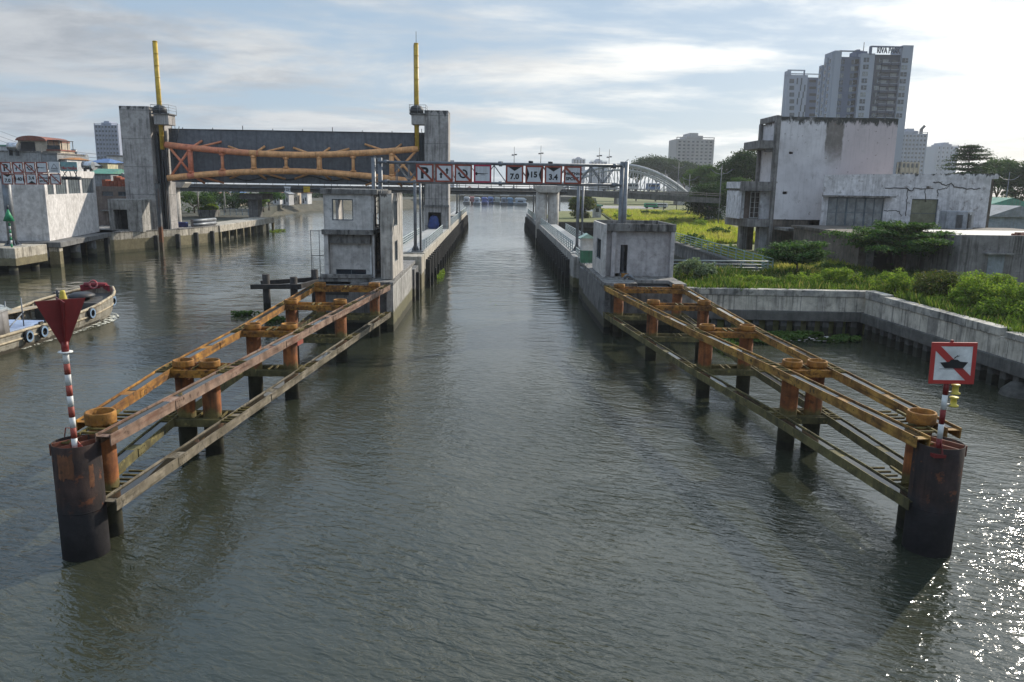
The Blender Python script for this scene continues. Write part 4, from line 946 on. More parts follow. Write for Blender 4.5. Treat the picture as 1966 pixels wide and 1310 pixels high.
for h in holes:
    g = MB(); g.box(-.2, -.15, h[0], h[1], h[2], h[3]); 
    for i in range(1, 5): y = h[0]+(h[1]-h[0])*i/5; g.box(-.16, -.12, y-.03, y+.03, h[2], h[3])
    for z in (8.5, 9.1): g.box(-.16, -.12, h[0], h[1], z-.02, z+.02)
    g.build('window', mat('grey_window_glass', (.13,.15,.16), (.10,.115,.125), 1, .25, bump=0, spec=.5), wb, 0, RW)
pf = thing('platform', 'concrete platform slab on round piles carrying the white pump house', 'platform', (-56, 95, 0))
mb = MB(); mb.box(-16, 1.6, -1.6, Lw+5, 2.2, 2.78); mb.build('slab', m_concd, pf, .04, RW)
mb = MB(); mb.box(-16, .2, -1.3, -.7, -2, 2.2); mb.build('front_wall', m_concd, pf, 0, RW); mb = MB(); mb.box(.3, 1.35, -1.4, -.4, -2, 2.2); mb.build('corner_pillar', m_quay, pf, 0, RW)
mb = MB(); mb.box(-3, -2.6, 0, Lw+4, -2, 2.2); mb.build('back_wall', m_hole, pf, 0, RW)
for y in (5.5, 11.2, 17.4): MB().tube((.7, y, -2), (.7, y, 2.2), .55, n=18).build('pile', m_concd, pf, 0, RW)
bb = thing('brown_house', 'plain brown two storey house between the white pump house and the pylon', 'house', (-62, 122, 2.6))
m_brown = mat('brown_render', (.21,.165,.14), (.17,.13,.11), .6, .9, .4)
a, b = V(186, 400, 120), V(249, 400, 120); zt = V(200, 358, 120).z
mb = MB(); mb.wall('x', a.x, b.x, 2.6, zt, 120, 120.3, [(a.x+1.0, a.x+2.6, zt-1.4, zt-.75), (a.x+3.3, a.x+4.7, zt-1.4, zt-.75), (a.x+1.6, a.x+4.3, 2.7, 4.9)]); mb.box(a.x, b.x, 120.3, 128, zt-.3, zt-.02); mb.box(b.x-.3, b.x, 120.3, 128, 2.6, zt-.3); mb.box(a.x, a.x+.3, 120.3, 128, 2.6, zt-.3); mb.build('wall', m_brown, bb, .02)
for q in (1.0, 3.3): window(bb, 'x', a.x+q, a.x+q+(1.6 if q < 2 else 1.4), zt-1.4, zt-.75, 120.15, 2, .06, m_pglass)
MB().box(a.x+.8, a.x+4.8, 119.3, 120, 4.95, 5.1).build('canopy', m_slab, bb); MB().box(a.x+2.2, a.x+2.9, 120.1, 120.2, 2.7, 4.8).build('door', m_hole, bb); MB().box(a.x+.4, b.x-.4, 122, 122.2, 2.6, zt-.4).build('inner_wall', m_brown, bb)
tk = thing('tile_stack', 'heap of red roof tiles on top of the brown house', 'tiles', (a.x+3, 123, zt))
rg = random.Random(9)
for k in range(9): MB().box(a.x+.5+k*.58, a.x+1.02+k*.58, 121.2, 123, zt, zt+.75+rg.uniform(0, .55)+(.3 if 2 < k < 7 else 0)).build('tile_row', mat('red_tile_%d' % k, (.30+rg.uniform(-.05,.05),.085,.045), (.2,.06,.035), 3, .8, bump=.5), tk)

# town houses behind
def pbox(px0, px1, py0, y, d, zb=2.6):
    a, b = V(px0, py0, y), V(px1, py0, y); return a.x, b.x, y, y+d, zb, max(a.z, b.z)
def plain_house(name, label, px0, px1, py, y, d, m, rooftype='flat', mroof=None, wins=(), cat='house'):
    x0, x1, ya, yb, z0, z1 = pbox(px0, px1, py, y, d)
    t = thing(name, label, cat, ((x0+x1)/2, ya, z0))
    MB().box(x0, x1, ya, yb, z0, z1).build('wall', m, t, .03)
    if rooftype == 'flat': MB().box(x0-.15, x1+.15, ya-.15, yb+.1, z1, z1+.25).build('roof', mroof or m_slab, t)
    elif rooftype == 'gable': MB().yz([(ya-.5, z1), (yb+.3, z1), ((ya+yb)/2, z1+min(1.8, .25*(x1-x0)))], x0-.3, x1+.3).build('roof', mroof, t)
    elif rooftype == 'gablex': MB().xz([(x0-.4, z1), (x1+.4, z1), ((x0+x1)/2, z1+min(1.6, .28*(x1-x0)))], ya-.4, yb+.3).build('roof', mroof, t)
    elif rooftype == 'hip':
        xm, ym = (x0+x1)/2, (ya+yb)/2; MB().add([(x0-.4,ya-.4,z1),(x1+.4,ya-.4,z1),(x1+.4,yb+.4,z1),(x0-.4,yb+.4,z1),(xm-.5*(x1-x0)*.3,ym,z1+min(1.8, .24*(x1-x0))),(xm+.5*(x1-x0)*.3,ym,z1+min(1.8, .24*(x1-x0)))], [(0,1,5,4),(1,2,5),(2,3,4,5),(3,0,4),(3,2,1,0)]).build('roof', mroof, t)
    elif rooftype == 'barrel': MB().xz([((x0+x1)/2+(x1-x0)/2*1.05*math.cos(a), z1+(x1-x0)*.17*math.sin(a)) for a in np.linspace(0, math.pi, 14)], ya-.6, yb).build('roof', mroof, t)
    for (u0, u1, v0, v1) in wins:
        w_ = x1-x0; h_ = z1-z0; MB().box(x0+u0*w_, x0+u1*w_, ya-.03, ya+.1, z0+v0*h_, z0+v1*h_).build('window', m_pglass, t)
    return t, (x0, x1, ya, yb, z0, z1)
H = lambda n, c, c2=None: mat(n, c, c2, .4, .85, .5, (.2,.18,.17), .2, (.2,.18,.17), None, .15)
m_h1 = H('grey_house_wall', (.42,.42,.42)); m_h2 = H('cream_house_wall', (.56,.47,.36)); m_h3 = H('white_house_wall', (.60,.60,.60)); m_h4 = H('yellow_house_wall', (.58,.53,.34)); m_h5 = H('dim_grey_wall', (.28,.29,.30))
m_rred = H('red_metal_roof', (.26,.09,.06)); m_rblue = H('blue_metal_roof', (.07,.16,.36)); m_rgreen = H('green_metal_roof', (.10,.30,.22)); m_rgrey = H('grey_metal_roof', (.25,.27,.29)); m_ror = H('orange_tile_roof', (.42,.20,.08))
plain_house('town_house', 'long grey walled building with flat roof behind the left gantry signs', -60, 78, 293, 150, 14, m_h1)
plain_house('town_house', 'pale grey lower block right of the long grey building', 79, 109, 296, 149, 10, m_h5)
t, q = plain_house('roof_house', 'cream rooftop house with a red barrel roof above the left gantry', 34, 90, 271, 152, 8, m_h2, 'barrel', m_rred, [(.66, .76, .72, .86), (.8, .9, .72, .86)])
MB().box(q[0]+.5, q[0]+(q[1]-q[0])*.58, q[2]-.06, q[2]+.05, q[5]-2.2, q[5]-.2).build('terrace_opening', m_hole, t)
MB().box(q[0]+.4, q[0]+(q[1]-q[0])*.6, q[2]-.5, q[2]-.4, q[5]-2.3, q[5]-1.5).build('terrace_railing', m_dsteel, t)
t, q = plain_house('roof_house', 'open rooftop terrace with dark canopy beside the barrel roofed house', 91, 116, 290, 152, 5, m_h2, 'flat', m_rred)
mb = MB()
for x in (q[0]+.1, q[1]-.2, (q[0]+q[1])/2): mb.box(x, x+.1, q[2]+.1, q[2]+.2, q[5]+.25, q[5]+1.9); mb.box(x, x+.1, q[3]-.2, q[3]-.1, q[5]+.25, q[5]+1.9)
mb.box(q[0], q[1], q[2], q[3], q[5]+1.9, q[5]+2.0); mb.box(q[0], q[1], q[2], q[2]+.05, q[5]+.25, q[5]+1.0); mb.build('canopy', m_dsteel, t)
plain_house('town_house', 'white house with green roof edge at the far left', -30, 14, 281, 152, 8, m_h3, 'flat', m_rgreen)
plain_house('town_house', 'white house with small orange tiled roof behind the name board', 110, 128, 306, 150, 8, m_h3, 'gable', m_ror, [(.2,.7,.5,.7)])
plain_house('town_house', 'pale yellow house with a blue hipped roof left of the pylon', 168, 206, 313, 170, 9, m_h4, 'hip', m_rblue, [(.1,.35,.5,.75), (.6,.85,.5,.75)])
plain_house('town_house', 'white walled house below the distant tower', 205, 236, 301, 185, 8, m_h3, 'flat', None, [(.3,.45,.6,.75)])
plain_house('town_house', 'cream house partly hidden behind the left pylon', 226, 262, 316, 160, 9, m_h2, 'flat', None, [(.15,.3,.5,.7)])
plain_house('market_shed', 'low shed with corrugated grey wall and green awning behind the pump house', 172, 212, 334, 146, 8, m_h5, 'gable', m_rgreen, (), 'shed')
plain_house('town_house', 'grey house with dark roof between the blue roof and the shed', 140, 172, 318, 165, 9, m_h5, 'hip', m_rgrey, [(.3,.6,.5,.7)])
plain_house('town_house', 'white end house with a small sign on its gable right of the shed', 212, 244, 338, 150, 6, m_h3, 'gablex', m_rgrey, [(.3,.5,.3,.5)])
plain_house('town_house', 'far pale house on the skyline left of the pylon', 176, 246, 320, 230, 10, m_h3, 'hip', m_rgrey)
for px, py, y, lab in ((26, 282, 149, 'large round steel water tank on the far left roof'), (158, 303, 160, 'steel water tank on the roof left of the blue roof'), (169, 318, 150, 'small steel water tank above the shed')):
    c = V(px, py, y); t = thing('water_tank', lab, 'water tank', (c.x, c.y, c.z-.9), 'steel roof tanks')
    MB().tube((c.x-.9, c.y, c.z), (c.x+.9, c.y, c.z), .75, n=18).build('tank', mat('stainless_tank', (.55,.56,.58), (.45,.46,.48), 2, .25, bump=0, metallic=.9), t)
    mb = MB()
    for dx in (-.6, .6): mb.box(c.x+dx-.05, c.x+dx+.05, c.y-.5, c.y+.5, c.z-1.6, c.z-.6)
    mb.build('stand', m_dsteel, t)
c = V(144, 306, 300); t = thing('radio_mast', 'distant radio mast with drum head over the left roofs', 'mast', (c.x, 300, 2.6)); MB().tube((c.x, 300, 2.6), (c.x, 300, V(144, 290, 300).z), .5, .25, n=8).build('pole', m_steel, t); MB().tube((c.x, 300, V(144, 297, 300).z), (c.x, 300, V(144, 287, 300).z), .95, n=12).build('antenna_ring', m_steel, t)
for i in range(3):                                        # overhead wires over the left roofs
    a, b = V(0, [252, 262, 270][i], 260), V(262, [300, 306, 312][i], 190)
    pts = [a.lerp(b, k/12)-Vector((0, 0, 2.0*math.sin(math.pi*k/12))) for k in range(13)]
    tag(MB().pipe(pts, .05, 5).build('overhead_wire', m_dsteel), ['highest', 'middle', 'lowest'][i]+' overhead wire over the rooftops on the left', 'wire', 'overhead wires')

# apartment towers
m_tw = mat('tower_white', (.29,.315,.39), (.25,.275,.34), .05, .8, bump=0, fine=.05); m_tb = mat('tower_blue_grey', (.09,.115,.185), (.08,.10,.16), .05, .8, bump=0, fine=.05); m_td = mat('tower_dark_grey', (.04,.05,.085), (.034,.043,.072), .05, .8, bump=0, fine=.05); m_tp = mat('tower_pale', (.36,.34,.34), (.32,.30,.30), .05, .8, bump=0, fine=.05)
def win_grid(t, proto, nx, nz, dx, dz, skip=()):
    for i in range(nx):
        for k in range(nz):
            if (i or k) and (i, k) not in skip: dupart(proto, (i*dx, 0, -k*dz))
def simple_tower(label, px0, px1, py, y, d, m, nx, nz, crown=True, name='apartment_tower', wf=.5, hf=.45, zb=2.5, kmax=None):
    x0, x1, ya, yb, z0, z1 = pbox(px0, px1, py, y, d, zb); w = x1-x0
    t = thing(name, label, 'tower', ((x0+x1)/2, ya, z0)); MB().box(x0, x1, ya, yb, z0, z1).build('wall', m, t)
    if crown:
        MB().box(x0+w*.28, x1-w*.3, ya+1, yb-1, z1, z1+w*.09).box(x0+w*.36, x1-w*.42, ya+2, yb-2, z1+w*.09, z1+w*.16).build('roof_block', m, t)
        MB().box(x0, x1, ya, ya+.4, z1+w*.03, z1+w*.05).box(x0, x0+.5, ya, ya+.5, z1, z1+w*.05).box(x1-.5, x1, ya, ya+.5, z1, z1+w*.05).build('parapet_frame', m, t)
    zv = max(z0, V((px0+px1)/2, 350, y).z); dz = (z1-zv-w*.06)/nz; dx = w*.94/nx
    p = MB().box(x0+w*.03+dx*(1-wf)/2, x0+w*.03+dx*(1+wf)/2, ya-.12, ya+.1, z1-w*.05-dz*hf, z1-w*.05).build('window', m_pglass, t)
    win_grid(t, p, nx, nz, dx, dz)
    for i in range(nx+1):
        MB().box(x0+w*.03+dx*i-dx*.09, x0+w*.03+dx*i+dx*.09, ya-.5, ya, z0, z1-w*.01).build('pier_strip', m, t)
    return t, (x0, x1, ya, yb, z0, z1)
simple_tower('slim grey tower on the left skyline with rows of balconies', 180, 226, 240, 480, 14, m_tw, 7, 13, True)
simple_tower('pale pinkish tower behind the trees right of the arch bridge', 1299, 1372, 268, 600, 26, m_tp, 8, 12, True)
simple_tower('white tower with a crane on its roof, right of the tall blue grey tower', 1723, 1782, 257, 560, 22, m_tw, 8, 11, True)
simple_tower('plain pale blue tower behind the layered tree', 1799, 1841, 281, 760, 22, m_tw, 5, 8, True, wf=.25)
simple_tower('low cream building below the white tower', 1722, 1766, 312, 330, 10, m_h2, 5, 2, False, 'apartment_building')
simple_tower('distant hazy apartment block on the skyline left of the lamp pair', 1100, 1124, 306, 1250, 20, m_tw, 4, 2, True, 'apartment_building')
simple_tower('distant hazy apartment block on the skyline behind the arch', 1134, 1166, 311, 1250, 20, m_tw, 5, 2, True, 'apartment_building')
simple_tower('distant hazy tower tip beside the right pylon', 864, 872, 308, 1300, 10, m_tw, 2, 2, False)
cr = thing('tower_crane', 'small crane standing on the roof of the white tower', 'crane', (V(1768, 257, 565).x, 565, V(1768, 257, 565).z)); c = V(1768, 257, 565)
MB().box(c.x-.8, c.x+.8, 564, 566, c.z, c.z+3).build('base', m_dsteel, cr); MB().bar((c.x-.5, 565, c.z+2.5), (c.x+2.2, 565, c.z+5.5), 1.2, 1.6).build('jib', m_dsteel, cr)

# the big blue grey riverside tower
TY = 330
def tx(px, y=TY): return V(px, 200, y).x
def tz(py, px=1660, y=TY): return V(px, py, y).z
rt = thing('apartment_tower', 'tall blue grey tower with open roof frame and roof letters above the white ruin', 'tower', (tx(1660), TY, 2.5))
MB().box(tx(1603), tx(1646), TY+2, TY+10, 2.5, tz(108, 1625)).build('window_bay', m_tb, rt)
MB().box(tx(1646), tx(1672), TY+.6, TY+10, 2.5, tz(102)).build('pale_bay', m_tw, rt)
MB().box(tx(1672), tx(1722), TY+1.5, TY+10, 2.5, tz(104, 1700)).build('balcony_bay', m_td, rt)
MB().box(tx(1722), tx(1742), TY, TY+10, 2.5, tz(87, 1735)).build('corner_pier', m_tw, rt)
MB().box(tx(1594), tx(1603), TY, TY+10, 2.5, tz(97, 1598)).build('corner_pier', m_tw, rt)
mb = MB(); mb.box(tx(1603), tx(1648), TY, TY+.9, tz(99, 1625), tz(97, 1625)); mb.box(tx(1662), tx(1722), TY, TY+.9, tz(91, 1700), tz(88.5, 1700)); mb.box(tx(1660), tx(1664), TY, TY+1, tz(104), tz(88.5)); mb.build('roof_frame', m_tb, rt)
mb = MB(); mb.box(tx(1642), tx(1664), TY+4, TY+10, tz(108), tz(95, 1650)); mb.box(tx(1646), tx(1652), TY+5, TY+9, tz(95, 1650), tz(91, 1650)); mb.build('plant_room', m_tb, rt)
MB().tube((tx(1660), TY+6, tz(95)), (tx(1660), TY+6, tz(76)), .15, n=5).build('antenna', m_dsteel, rt)
text_part('roof_letters', 'RIVA PARK', 3.3, (tx(1695), TY-.3, tz(97, 1695)), m_td, rt, .4, 1.0, .6, .012)
ZT = tz(112, 1700); DZ = (ZT-tz(222, 1700))/8.3
for (p0, p1, y, sk) in ((1606, 1613, TY+2, 0), (1628, 1636, TY+2, 0), (1651, 1659, TY+.6, 0), (1724, 1733, TY, 0), (1676, 1683, TY+1.5, 1)):
    for k in range(9):
        z = ZT-k*DZ-(DZ*.25 if p0 < 1640 else 0)
        x0, x1 = tx(p0, y), tx(p1, y)
        x0 -= .25; x1 += .25; wv = MB().box(x0, x1, y-.1, y+.05, z-DZ*.58, z+.15).build('window', m_pglass if (k*7+p0) % 3 else m_pane2, rt)
        MB().box((x0+x1)/2-.08, (x0+x1)/2+.08, y-.18, y-.1, z-DZ*.52, z).box((x0+x1)/2, x1, y-.18, y-.1, z-DZ*.3, z-DZ*.27).build('mullion', m_tw, wv)
rg = random.Random(3)
for k in range(9):
    z = ZT-k*DZ
    for (p0, p1) in ((1687, 1702), (1704, 1720)):
        b = MB().box(tx(p0), tx(p1), TY+.4, TY+1.5, z-DZ*.98, z-DZ*.9).box(tx(p0), tx(p1), TY+.4, TY+.5, z-DZ*.9, z-DZ*.58).build('balcony', m_td, rt)
        MB().box(tx(p0), tx(p1), TY+.35, TY+.4, z-DZ*.62, z-DZ*.56).build('balcony_rail', m_tw, rt); MB().box(tx(p0)+.5, tx(p1)-.4, TY+1.35, TY+1.48, z-DZ*.86, z-DZ*.1).build('balcony_door', m_pane2 if rg.random() < .5 else m_pglass, rt)
    MB().box(tx(1638), tx(1645), TY+1.9, TY+2.05, z-DZ*.75, z-DZ*.1).build('loggia', m_hole, rt)
# stepped left return of the same tower, running back
wv = [(TY+.3, 99), (TY+3.5, 108), (TY+7, 120)]
for i, (y0, py) in enumerate(wv):
    xw, ztop_ = tx(1594)-.0, tz(py, 1590)
    MB().box(xw-.9-.5*i, xw+3, y0, y0+3.2, 2.5, ztop_).build('stepped_wing', m_tw, rt)
    for k in range(9):
        z = ZT-k*DZ-.5-i*1.2; MB().box(xw-1.0-.5*i, xw-.8-.5*i, y0+.9, y0+2.3, z-DZ*.6, z).build('window', m_pglass, rt)
r2 = thing('apartment_tower', 'shorter white tower with slit windows left of the tall blue grey tower', 'tower', (V(1540, 200, 420).x, 420, 2.5)); Y2 = 420
q2 = lambda px, py: V(px, py, Y2)
MB().box(q2(1512, 150).x, q2(1551, 150).x, Y2, Y2+5, 2.5, q2(1530, 144).z).build('window_bay', m_tw, r2); MB().box(q2(1551, 150).x, q2(1580, 150).x, Y2+2, Y2+5, 2.5, q2(1560, 148).z).build('recessed_bay', m_tb, r2)
mb = MB(); z1, z2 = q2(1530, 134).z, q2(1530, 136).z; mb.box(q2(1512, 150).x, q2(1545, 150).x, Y2, Y2+1, z2, z1); mb.box(q2(1512, 150).x, q2(1518, 150).x, Y2, Y2+5, q2(1515, 145).z, z2); mb.box(q2(1543, 150).x, q2(1545, 150).x, Y2, Y2+1, q2(1515, 145).z, z2); mb.box(q2(1518, 150).x, q2(1572, 150).x, Y2, Y2+1, q2(1530, 142.5).z, q2(1530, 141).z); mb.build('roof_frame', m_tw, r2)
for k in range(7):
    py = 152+k*13; z0, z1 = q2(1530, py+8).z, q2(1530, py).z
    MB().box(q2(1516, py).x, q2(1525, py).x, Y2-.1, Y2+.1, z0, z1).build('balcony', m_pglass, r2); MB().box(q2(1557, py).x, q2(1570, py).x, Y2+1.9, Y2+2.1, z0+.8, z1).build('window', m_hole, r2)
    for j in (0, 1):
        px = 1530+((k*2) % 3)*3+j*8; MB().box(q2(px, py).x, q2(px+2.5, py).x, Y2-.1, Y2+.1, q2(px, py+10+j).z, q2(px, py-2).z).build('slit_window', m_pglass, r2)

# ------------------------------------------------------------------ bridges
m_bd = mat('bridge_girder', (.15,.145,.138), (.10,.097,.092), .4, .85, .8, (.07,.065,.06), lines=[(0, 2.6, .18, (.09,.09,.09))])
BY = 152
br = thing('road_bridge', 'flat concrete road bridge crossing behind the raised gate', 'bridge', (-10, BY, 0))
zl, zr_ = 8.1, 7.3
MB().xz([(-150, zl-.9), (14, zl-.2), (44, 6.8), (44, 7.8), (14, zl+1.0), (-150, zl+.7)], BY, BY+11).build('girder', m_bd, br)
rp = MB()
for z in (.35, .7): rp.pipe([(-150, BY-.05, zl+.7+z), (14, BY-.05, zl+1.0+z), (44, BY-.05, 7.9+z)], .06, 6)
for i in range(70): x = -128+i*2.45; zz = zl+.85 if x < 14 else zl+1.0-(x-14)*.037; rp.tube((x, BY-.05, zz-.2), (x, BY-.05, zz+.75), .05, n=5)
rp.build('railing', m_bd, br)
rp = MB().pipe([(-150, BY-.3, zl+.1), (14, BY-.3, zl+.4)], .16, 8); rp.build('service_pipe', m_dsteel, br)
for px in (488,): 
    x = V(px, 380, BY+4).x; MB().box(x-.9, x+.9, BY+3, BY+6, -1, zl-1.9).build('pier', m_concd, br); MB().box(x-2.2, x+2.2, BY+2, BY+9, zl-1.9, zl-.88).build('pier_cap', m_concd, br)
gl_ = 'lamp posts on the road bridge'
for i, (px, pyt) in enumerate(((987, 282), (1038, 280), (1150, 284), (1169, 287))):
    x = V(px, 320, BY+(9 if i % 2 else 1)).x; y = BY+(9 if i % 2 else 1); zt = V(px, pyt, y).z
    lp = thing('lamp_post', ['lamp post on the bridge above the 7.0 sign', 'lamp post on the bridge above the 15 sign', 'left lamp post of the pair above the gantry right end', 'right lamp post of the pair above the gantry right end'][i], 'lamp post', (x, y, zl+.8), gl_)
    MB().tube((x, y, zl+.8), (x, y, zt), .10, .05, n=8).build('pole', m_steel, lp)
    zh = zt-1.6; MB().bar((x-.35, y, zh), (x+.35, y, zh+.2), .1, .1).build('arm', m_steel, lp)
    for s in (-.3, .3): MB().box(x+s-.2, x+s+.2, y-.15, y+.15, zh-.02+s*.15, zh+.2+s*.15).build('lamp_head', m_dsteel, lp)
for px, m_, tx_, lab in ((552, m_white, '25', 'white width sign reading 25 hung on the road bridge'), (589, mat('yellow_sign_face', (.55,.38,.03), (.5,.33,.03), 2, .5, bump=0), None, 'plain yellow square sign hung on the road bridge')):
    c = V(px, 364, BY-.4); t = thing('bridge_sign', lab, 'sign', (c.x, c.y, c.z)); MB().box(c.x-.62, c.x+.62, BY-.45, BY-.4, c.z-.55, c.z+.55).build('panel', m_, t)
    MB().box(c.x-.05, c.x+.05, BY-.4, BY, c.z-.4, c.z+.5).build('bracket', m_dsteel, t)
    if tx_:
        text_part('lettering', tx_, .62, (c.x, BY-.456, c.z), m_black, t, .006); k = MB()
        for s in (-1, 1): k.xz([(c.x+s*.58, c.z+.45), (c.x+s*.58, c.z-.45), (c.x+s*.38, c.z)], BY-.455, BY-.451)
        k.build('symbol', m_black, t)
AY = 330
ab = thing('arch_bridge', 'old grey steel arch bridge with lattice hangers on the right', 'bridge', (55, AY, 0))
m_arch = mat('pale_arch_steel', (.46,.47,.47), (.38,.39,.39), .3, .6, .6, (.2,.19,.18), bump=0)
xa0, xa1 = V(1065, 365, AY).x, V(1318, 372, AY).x; za = 7.6; rise = V(1190, 317, AY).z-za
def arch(u): return 1-(2*u-1)**2
MB().box(xa0-90, xa1+12, AY-1, AY+9, za-1.5, za+.2).build('deck', m_bd, ab)
for yy in (AY, AY+8):
    o = MB(); o.pipe([(xa0+(xa1-xa0)*i/24, yy, za+rise*arch(i/24)) for i in range(25)], .72, 6); o.pipe([(xa0+(xa1-xa0)*(.04+.92*i/24), yy, za-.4+(rise-1.6)*arch(i/24)) for i in range(25)], .35, 6); o.build('arch_rib', m_arch, ab)
    o = MB()
    for i in range(1, 17):
        u = i/17; x = xa0+(xa1-xa0)*u; o.bar((x, yy, za), (x, yy, za+rise*arch(u)), .35, .35)
        if i < 16: u2 = (i+1)/17; a, b = (u, u2) if u < .5 else (u2, u); o.bar((xa0+(xa1-xa0)*b, yy, za+.2), (xa0+(xa1-xa0)*a, yy, za+rise*arch(a)), .22, .22)
    o.bar((xa0, yy, za+1.2), (xa1, yy, za+1.2), .12, .2); o.build('hanger_lattice', m_arch, ab)
o = MB()
for i in range(4, 14): u = i/17; o.bar((xa0+(xa1-xa0)*u, AY, za+rise*arch(u)), (xa0+(xa1-xa0)*(u+.02), AY+8, za+rise*arch(u)), .3, .3)
o.build('top_brace', m_arch, ab)
for x in (xa0+1, (xa0+xa1)/2, xa1-2): MB().box(x-1.5, x+1.5, AY, AY+8, -1, za-1.5).build('pier', m_pierc, ab)
for px, w_, m_, lab, cat in ((1214, 5, m_h3, 'white truck body crossing the arch bridge', 'truck'), (1254, 5.5, m_rblue, 'blue topped truck crossing the arch bridge', 'truck'), (1170, 7, m_h3, 'white bus crossing the arch bridge behind the gantry', 'bus')):
    c = V(px, 352, AY+4); t = thing(cat, lab, cat, (c.x, AY+4, za+.2)); MB().box(c.x-w_/2, c.x+w_/2, AY+3, AY+5.4, za+.8, za+3.6).build('body', m_, t, .1)
    MB().box(c.x-w_/2+.3, c.x+w_/2-.3, AY+2.96, AY+3.02, za+2.2, za+3.1).build('window', m_pglass, t)
    for s in (-.32, .32): MB().tube((c.x+s*w_, AY+2.95, za+.65), (c.x+s*w_, AY+5.4, za+.65), .45, n=10).build('wheel', m_black, t)

# houseboats moored on the far reach
rg = random.Random(12); cols = [((.45,.47,.5), 'pale grey roofed'), ((.34,.14,.14), 'red brown roofed'), ((.40,.46,.55), 'light blue roofed'), ((.10,.14,.38), 'dark blue walled'), ((.13,.22,.48), 'bright blue hulled'), ((.32,.36,.36), 'low grey green'), ((.2,.25,.33), 'slate grey'), ((.16,.3,.46), 'azure roofed'), ((.45,.52,.6), 'wide pale blue')]
for i, px in enumerate((896, 906, 916, 930, 942, 955, 968, 980, 1000)):
    y = 395+rg.uniform(-14, 14); x = V(px, 375, y).x; c_, nm = cols[i]; mm = mat('boat_paint_%d' % i, c_, tuple(q*.7 for q in c_), 1, .6, .4)
    t = thing('house_boat', nm+' house boat moored %s of the far reach' % ['at the left end', 'in the left part', 'third from the left', 'in the left middle', 'in the middle', 'right of the middle', 'in the right part', 'next to the right end', 'at the right end'][i], 'boat', (x, y, 0), 'house boats on the far reach')
    L = 3.2 if i < 8 else 6; MB().add([(x-L*.5,y-1.4,-.2),(x+L*.5,y-1.4,-.2),(x+L*.62,y+5,-.2),(x-L*.62,y+5,-.2),(x-L*.55,y-2.4,1.1),(x+L*.55,y-2.4,1.1),(x+L*.66,y+6,1.1),(x-L*.66,y+6,1.1)], [(0,3,2,1),(4,5,6,7),(0,1,5,4),(1,2,6,5),(2,3,7,6),(3,0,4,7)]).build('hull', mm, t)
    MB().box(x-L*.42, x+L*.42, y, y+5, 1.1, 2.4+rg.uniform(0, .8)).build('cabin', mm, t); MB().xz([(x-L*.5+L*np.cos(0)*0, 2.8), (x+L*.52, 2.6), (x+L*.3, 3.4), (x-L*.35, 3.5)], y-.4, y+5.4).build('roof', mat('boat_roof_%d' % i, tuple(min(.6, q*1.3) for q in c_), c_, 1, .5), t)
    if i % 2 == 0: MB().box(x-L*.25, x+L*.2, y-.04, y+.05, 1.5, 2.1).build('window', m_pglass, t)

# ------------------------------------------------------------------ cargo barge under way, left
BM = Matrix.Translation((-26.6, 57.0, 0)) @ Matrix.Rotation(R(-3), 4, 'Z')     # local y: 0 at the stem, negative aft; x: 0 on the keel line shifted 2.2 m to port
BX = BM @ Matrix.Translation((-2.3, 0, 0))
bg_ = thing('cargo_barge', 'weathered wooden cargo barge with tyres on its side and a tarpaulin shelter, heading away', 'boat', (-30.3, 48, 0))
m_hull = mat('weathered_timber_hull', (.36,.335,.275), (.24,.22,.18), .9, .75, .9, (.13,.10,.075), .5, (.14,.11,.08), [(.22, .16, (.06,.05,.035))], .35, lines=[(2, .42, .018, (.1,.085,.06))])
L0 = 26.0; ns = 30; hv = []
def hull_w(s): return 2.35*(1-max(0, 1-s/5.0)**2.4*.68)
def hull_t(s): return 1.05+.85*max(0, 1-s/9.0)**1.6+.15*max(0, (s-20)/6)
mb = MB()
prof = 8
for i in range(ns+1):
    s = L0*(i/ns)**1.35; w_ = hull_w(s); h_ = hull_t(s); fl_ = .72 if s < 6 else .88
    for j in range(prof):
        u = j/(prof-1); x = -w_+2*w_*u; mb.v.append((x, -s, h_))
    for side in (-1, 1):
        for (fx, fz) in ((1.0, h_), (1.0, h_*.62), (.97, h_*.3), (fl_, -.4)): mb.v.append((side*w_*fx, -s+(.55*(fz/h_) if s < 3 else 0), fz))
st = prof+8
for i in range(ns):
    for side in (0, 1):
        o = prof+side*4
        for k in range(3):
            a = i*st+o+k; b = (i+1)*st+o+k; mb.f.append((a, a+1, b+1, b)); mb.sm.append(True)
o = prof
for k in range(3): mb.f.append((o+k, o+k+1, o+4+k+1, o+4+k)); mb.sm.append(True); e = ns*st+o; mb.f.append((e+k, e+k+1, e+4+k+1, e+4+k)); mb.sm.append(False)
hull = mb.build('hull', m_hull, bg_, 0, BX)
mb = MB()                                                  # gunwale planks and hold
for side in (-1, 1):
    mb.pipe([(side*hull_w(s), -s+(.55 if s < 3 else 0), hull_t(s)+.03) for s in np.linspace(0.05, L0, 26)], .10, 6)
    mb.pipe([(side*(hull_w(s)+.02), -s+(.3 if s < 3 else 0), hull_t(s)*.62) for s in np.linspace(0.3, L0, 26)], .07, 6)
mb.build('rubbing_strake', mat('pale_rail_timber', (.46,.38,.26), (.34,.28,.19), 1.5, .7, .5), bg_, 0, BX)
mb = MB(); mb.add([(-hull_w(.3)+.1, -.1, 1.55), (hull_w(.3)-.1, -.1, 1.55), (hull_w(4)-.1, -4.0, 1.2), (-hull_w(4)+.1, -4.0, 1.2)], [(0, 1, 2, 3)]); mb.box(-2.2, 2.2, -4.12, -4.0, .2, 1.45); mb.build('fore_deck', mat('dark_deck', (.10,.095,.09), (.06,.058,.055), 1.5, .8, .3), bg_, 0, BX)
mb = MB(); mb.box(-2.2, 2.2, -9.6, -4.12, .25, .3); mb.build('hold_floor', m_hole, bg_, 0, BX)
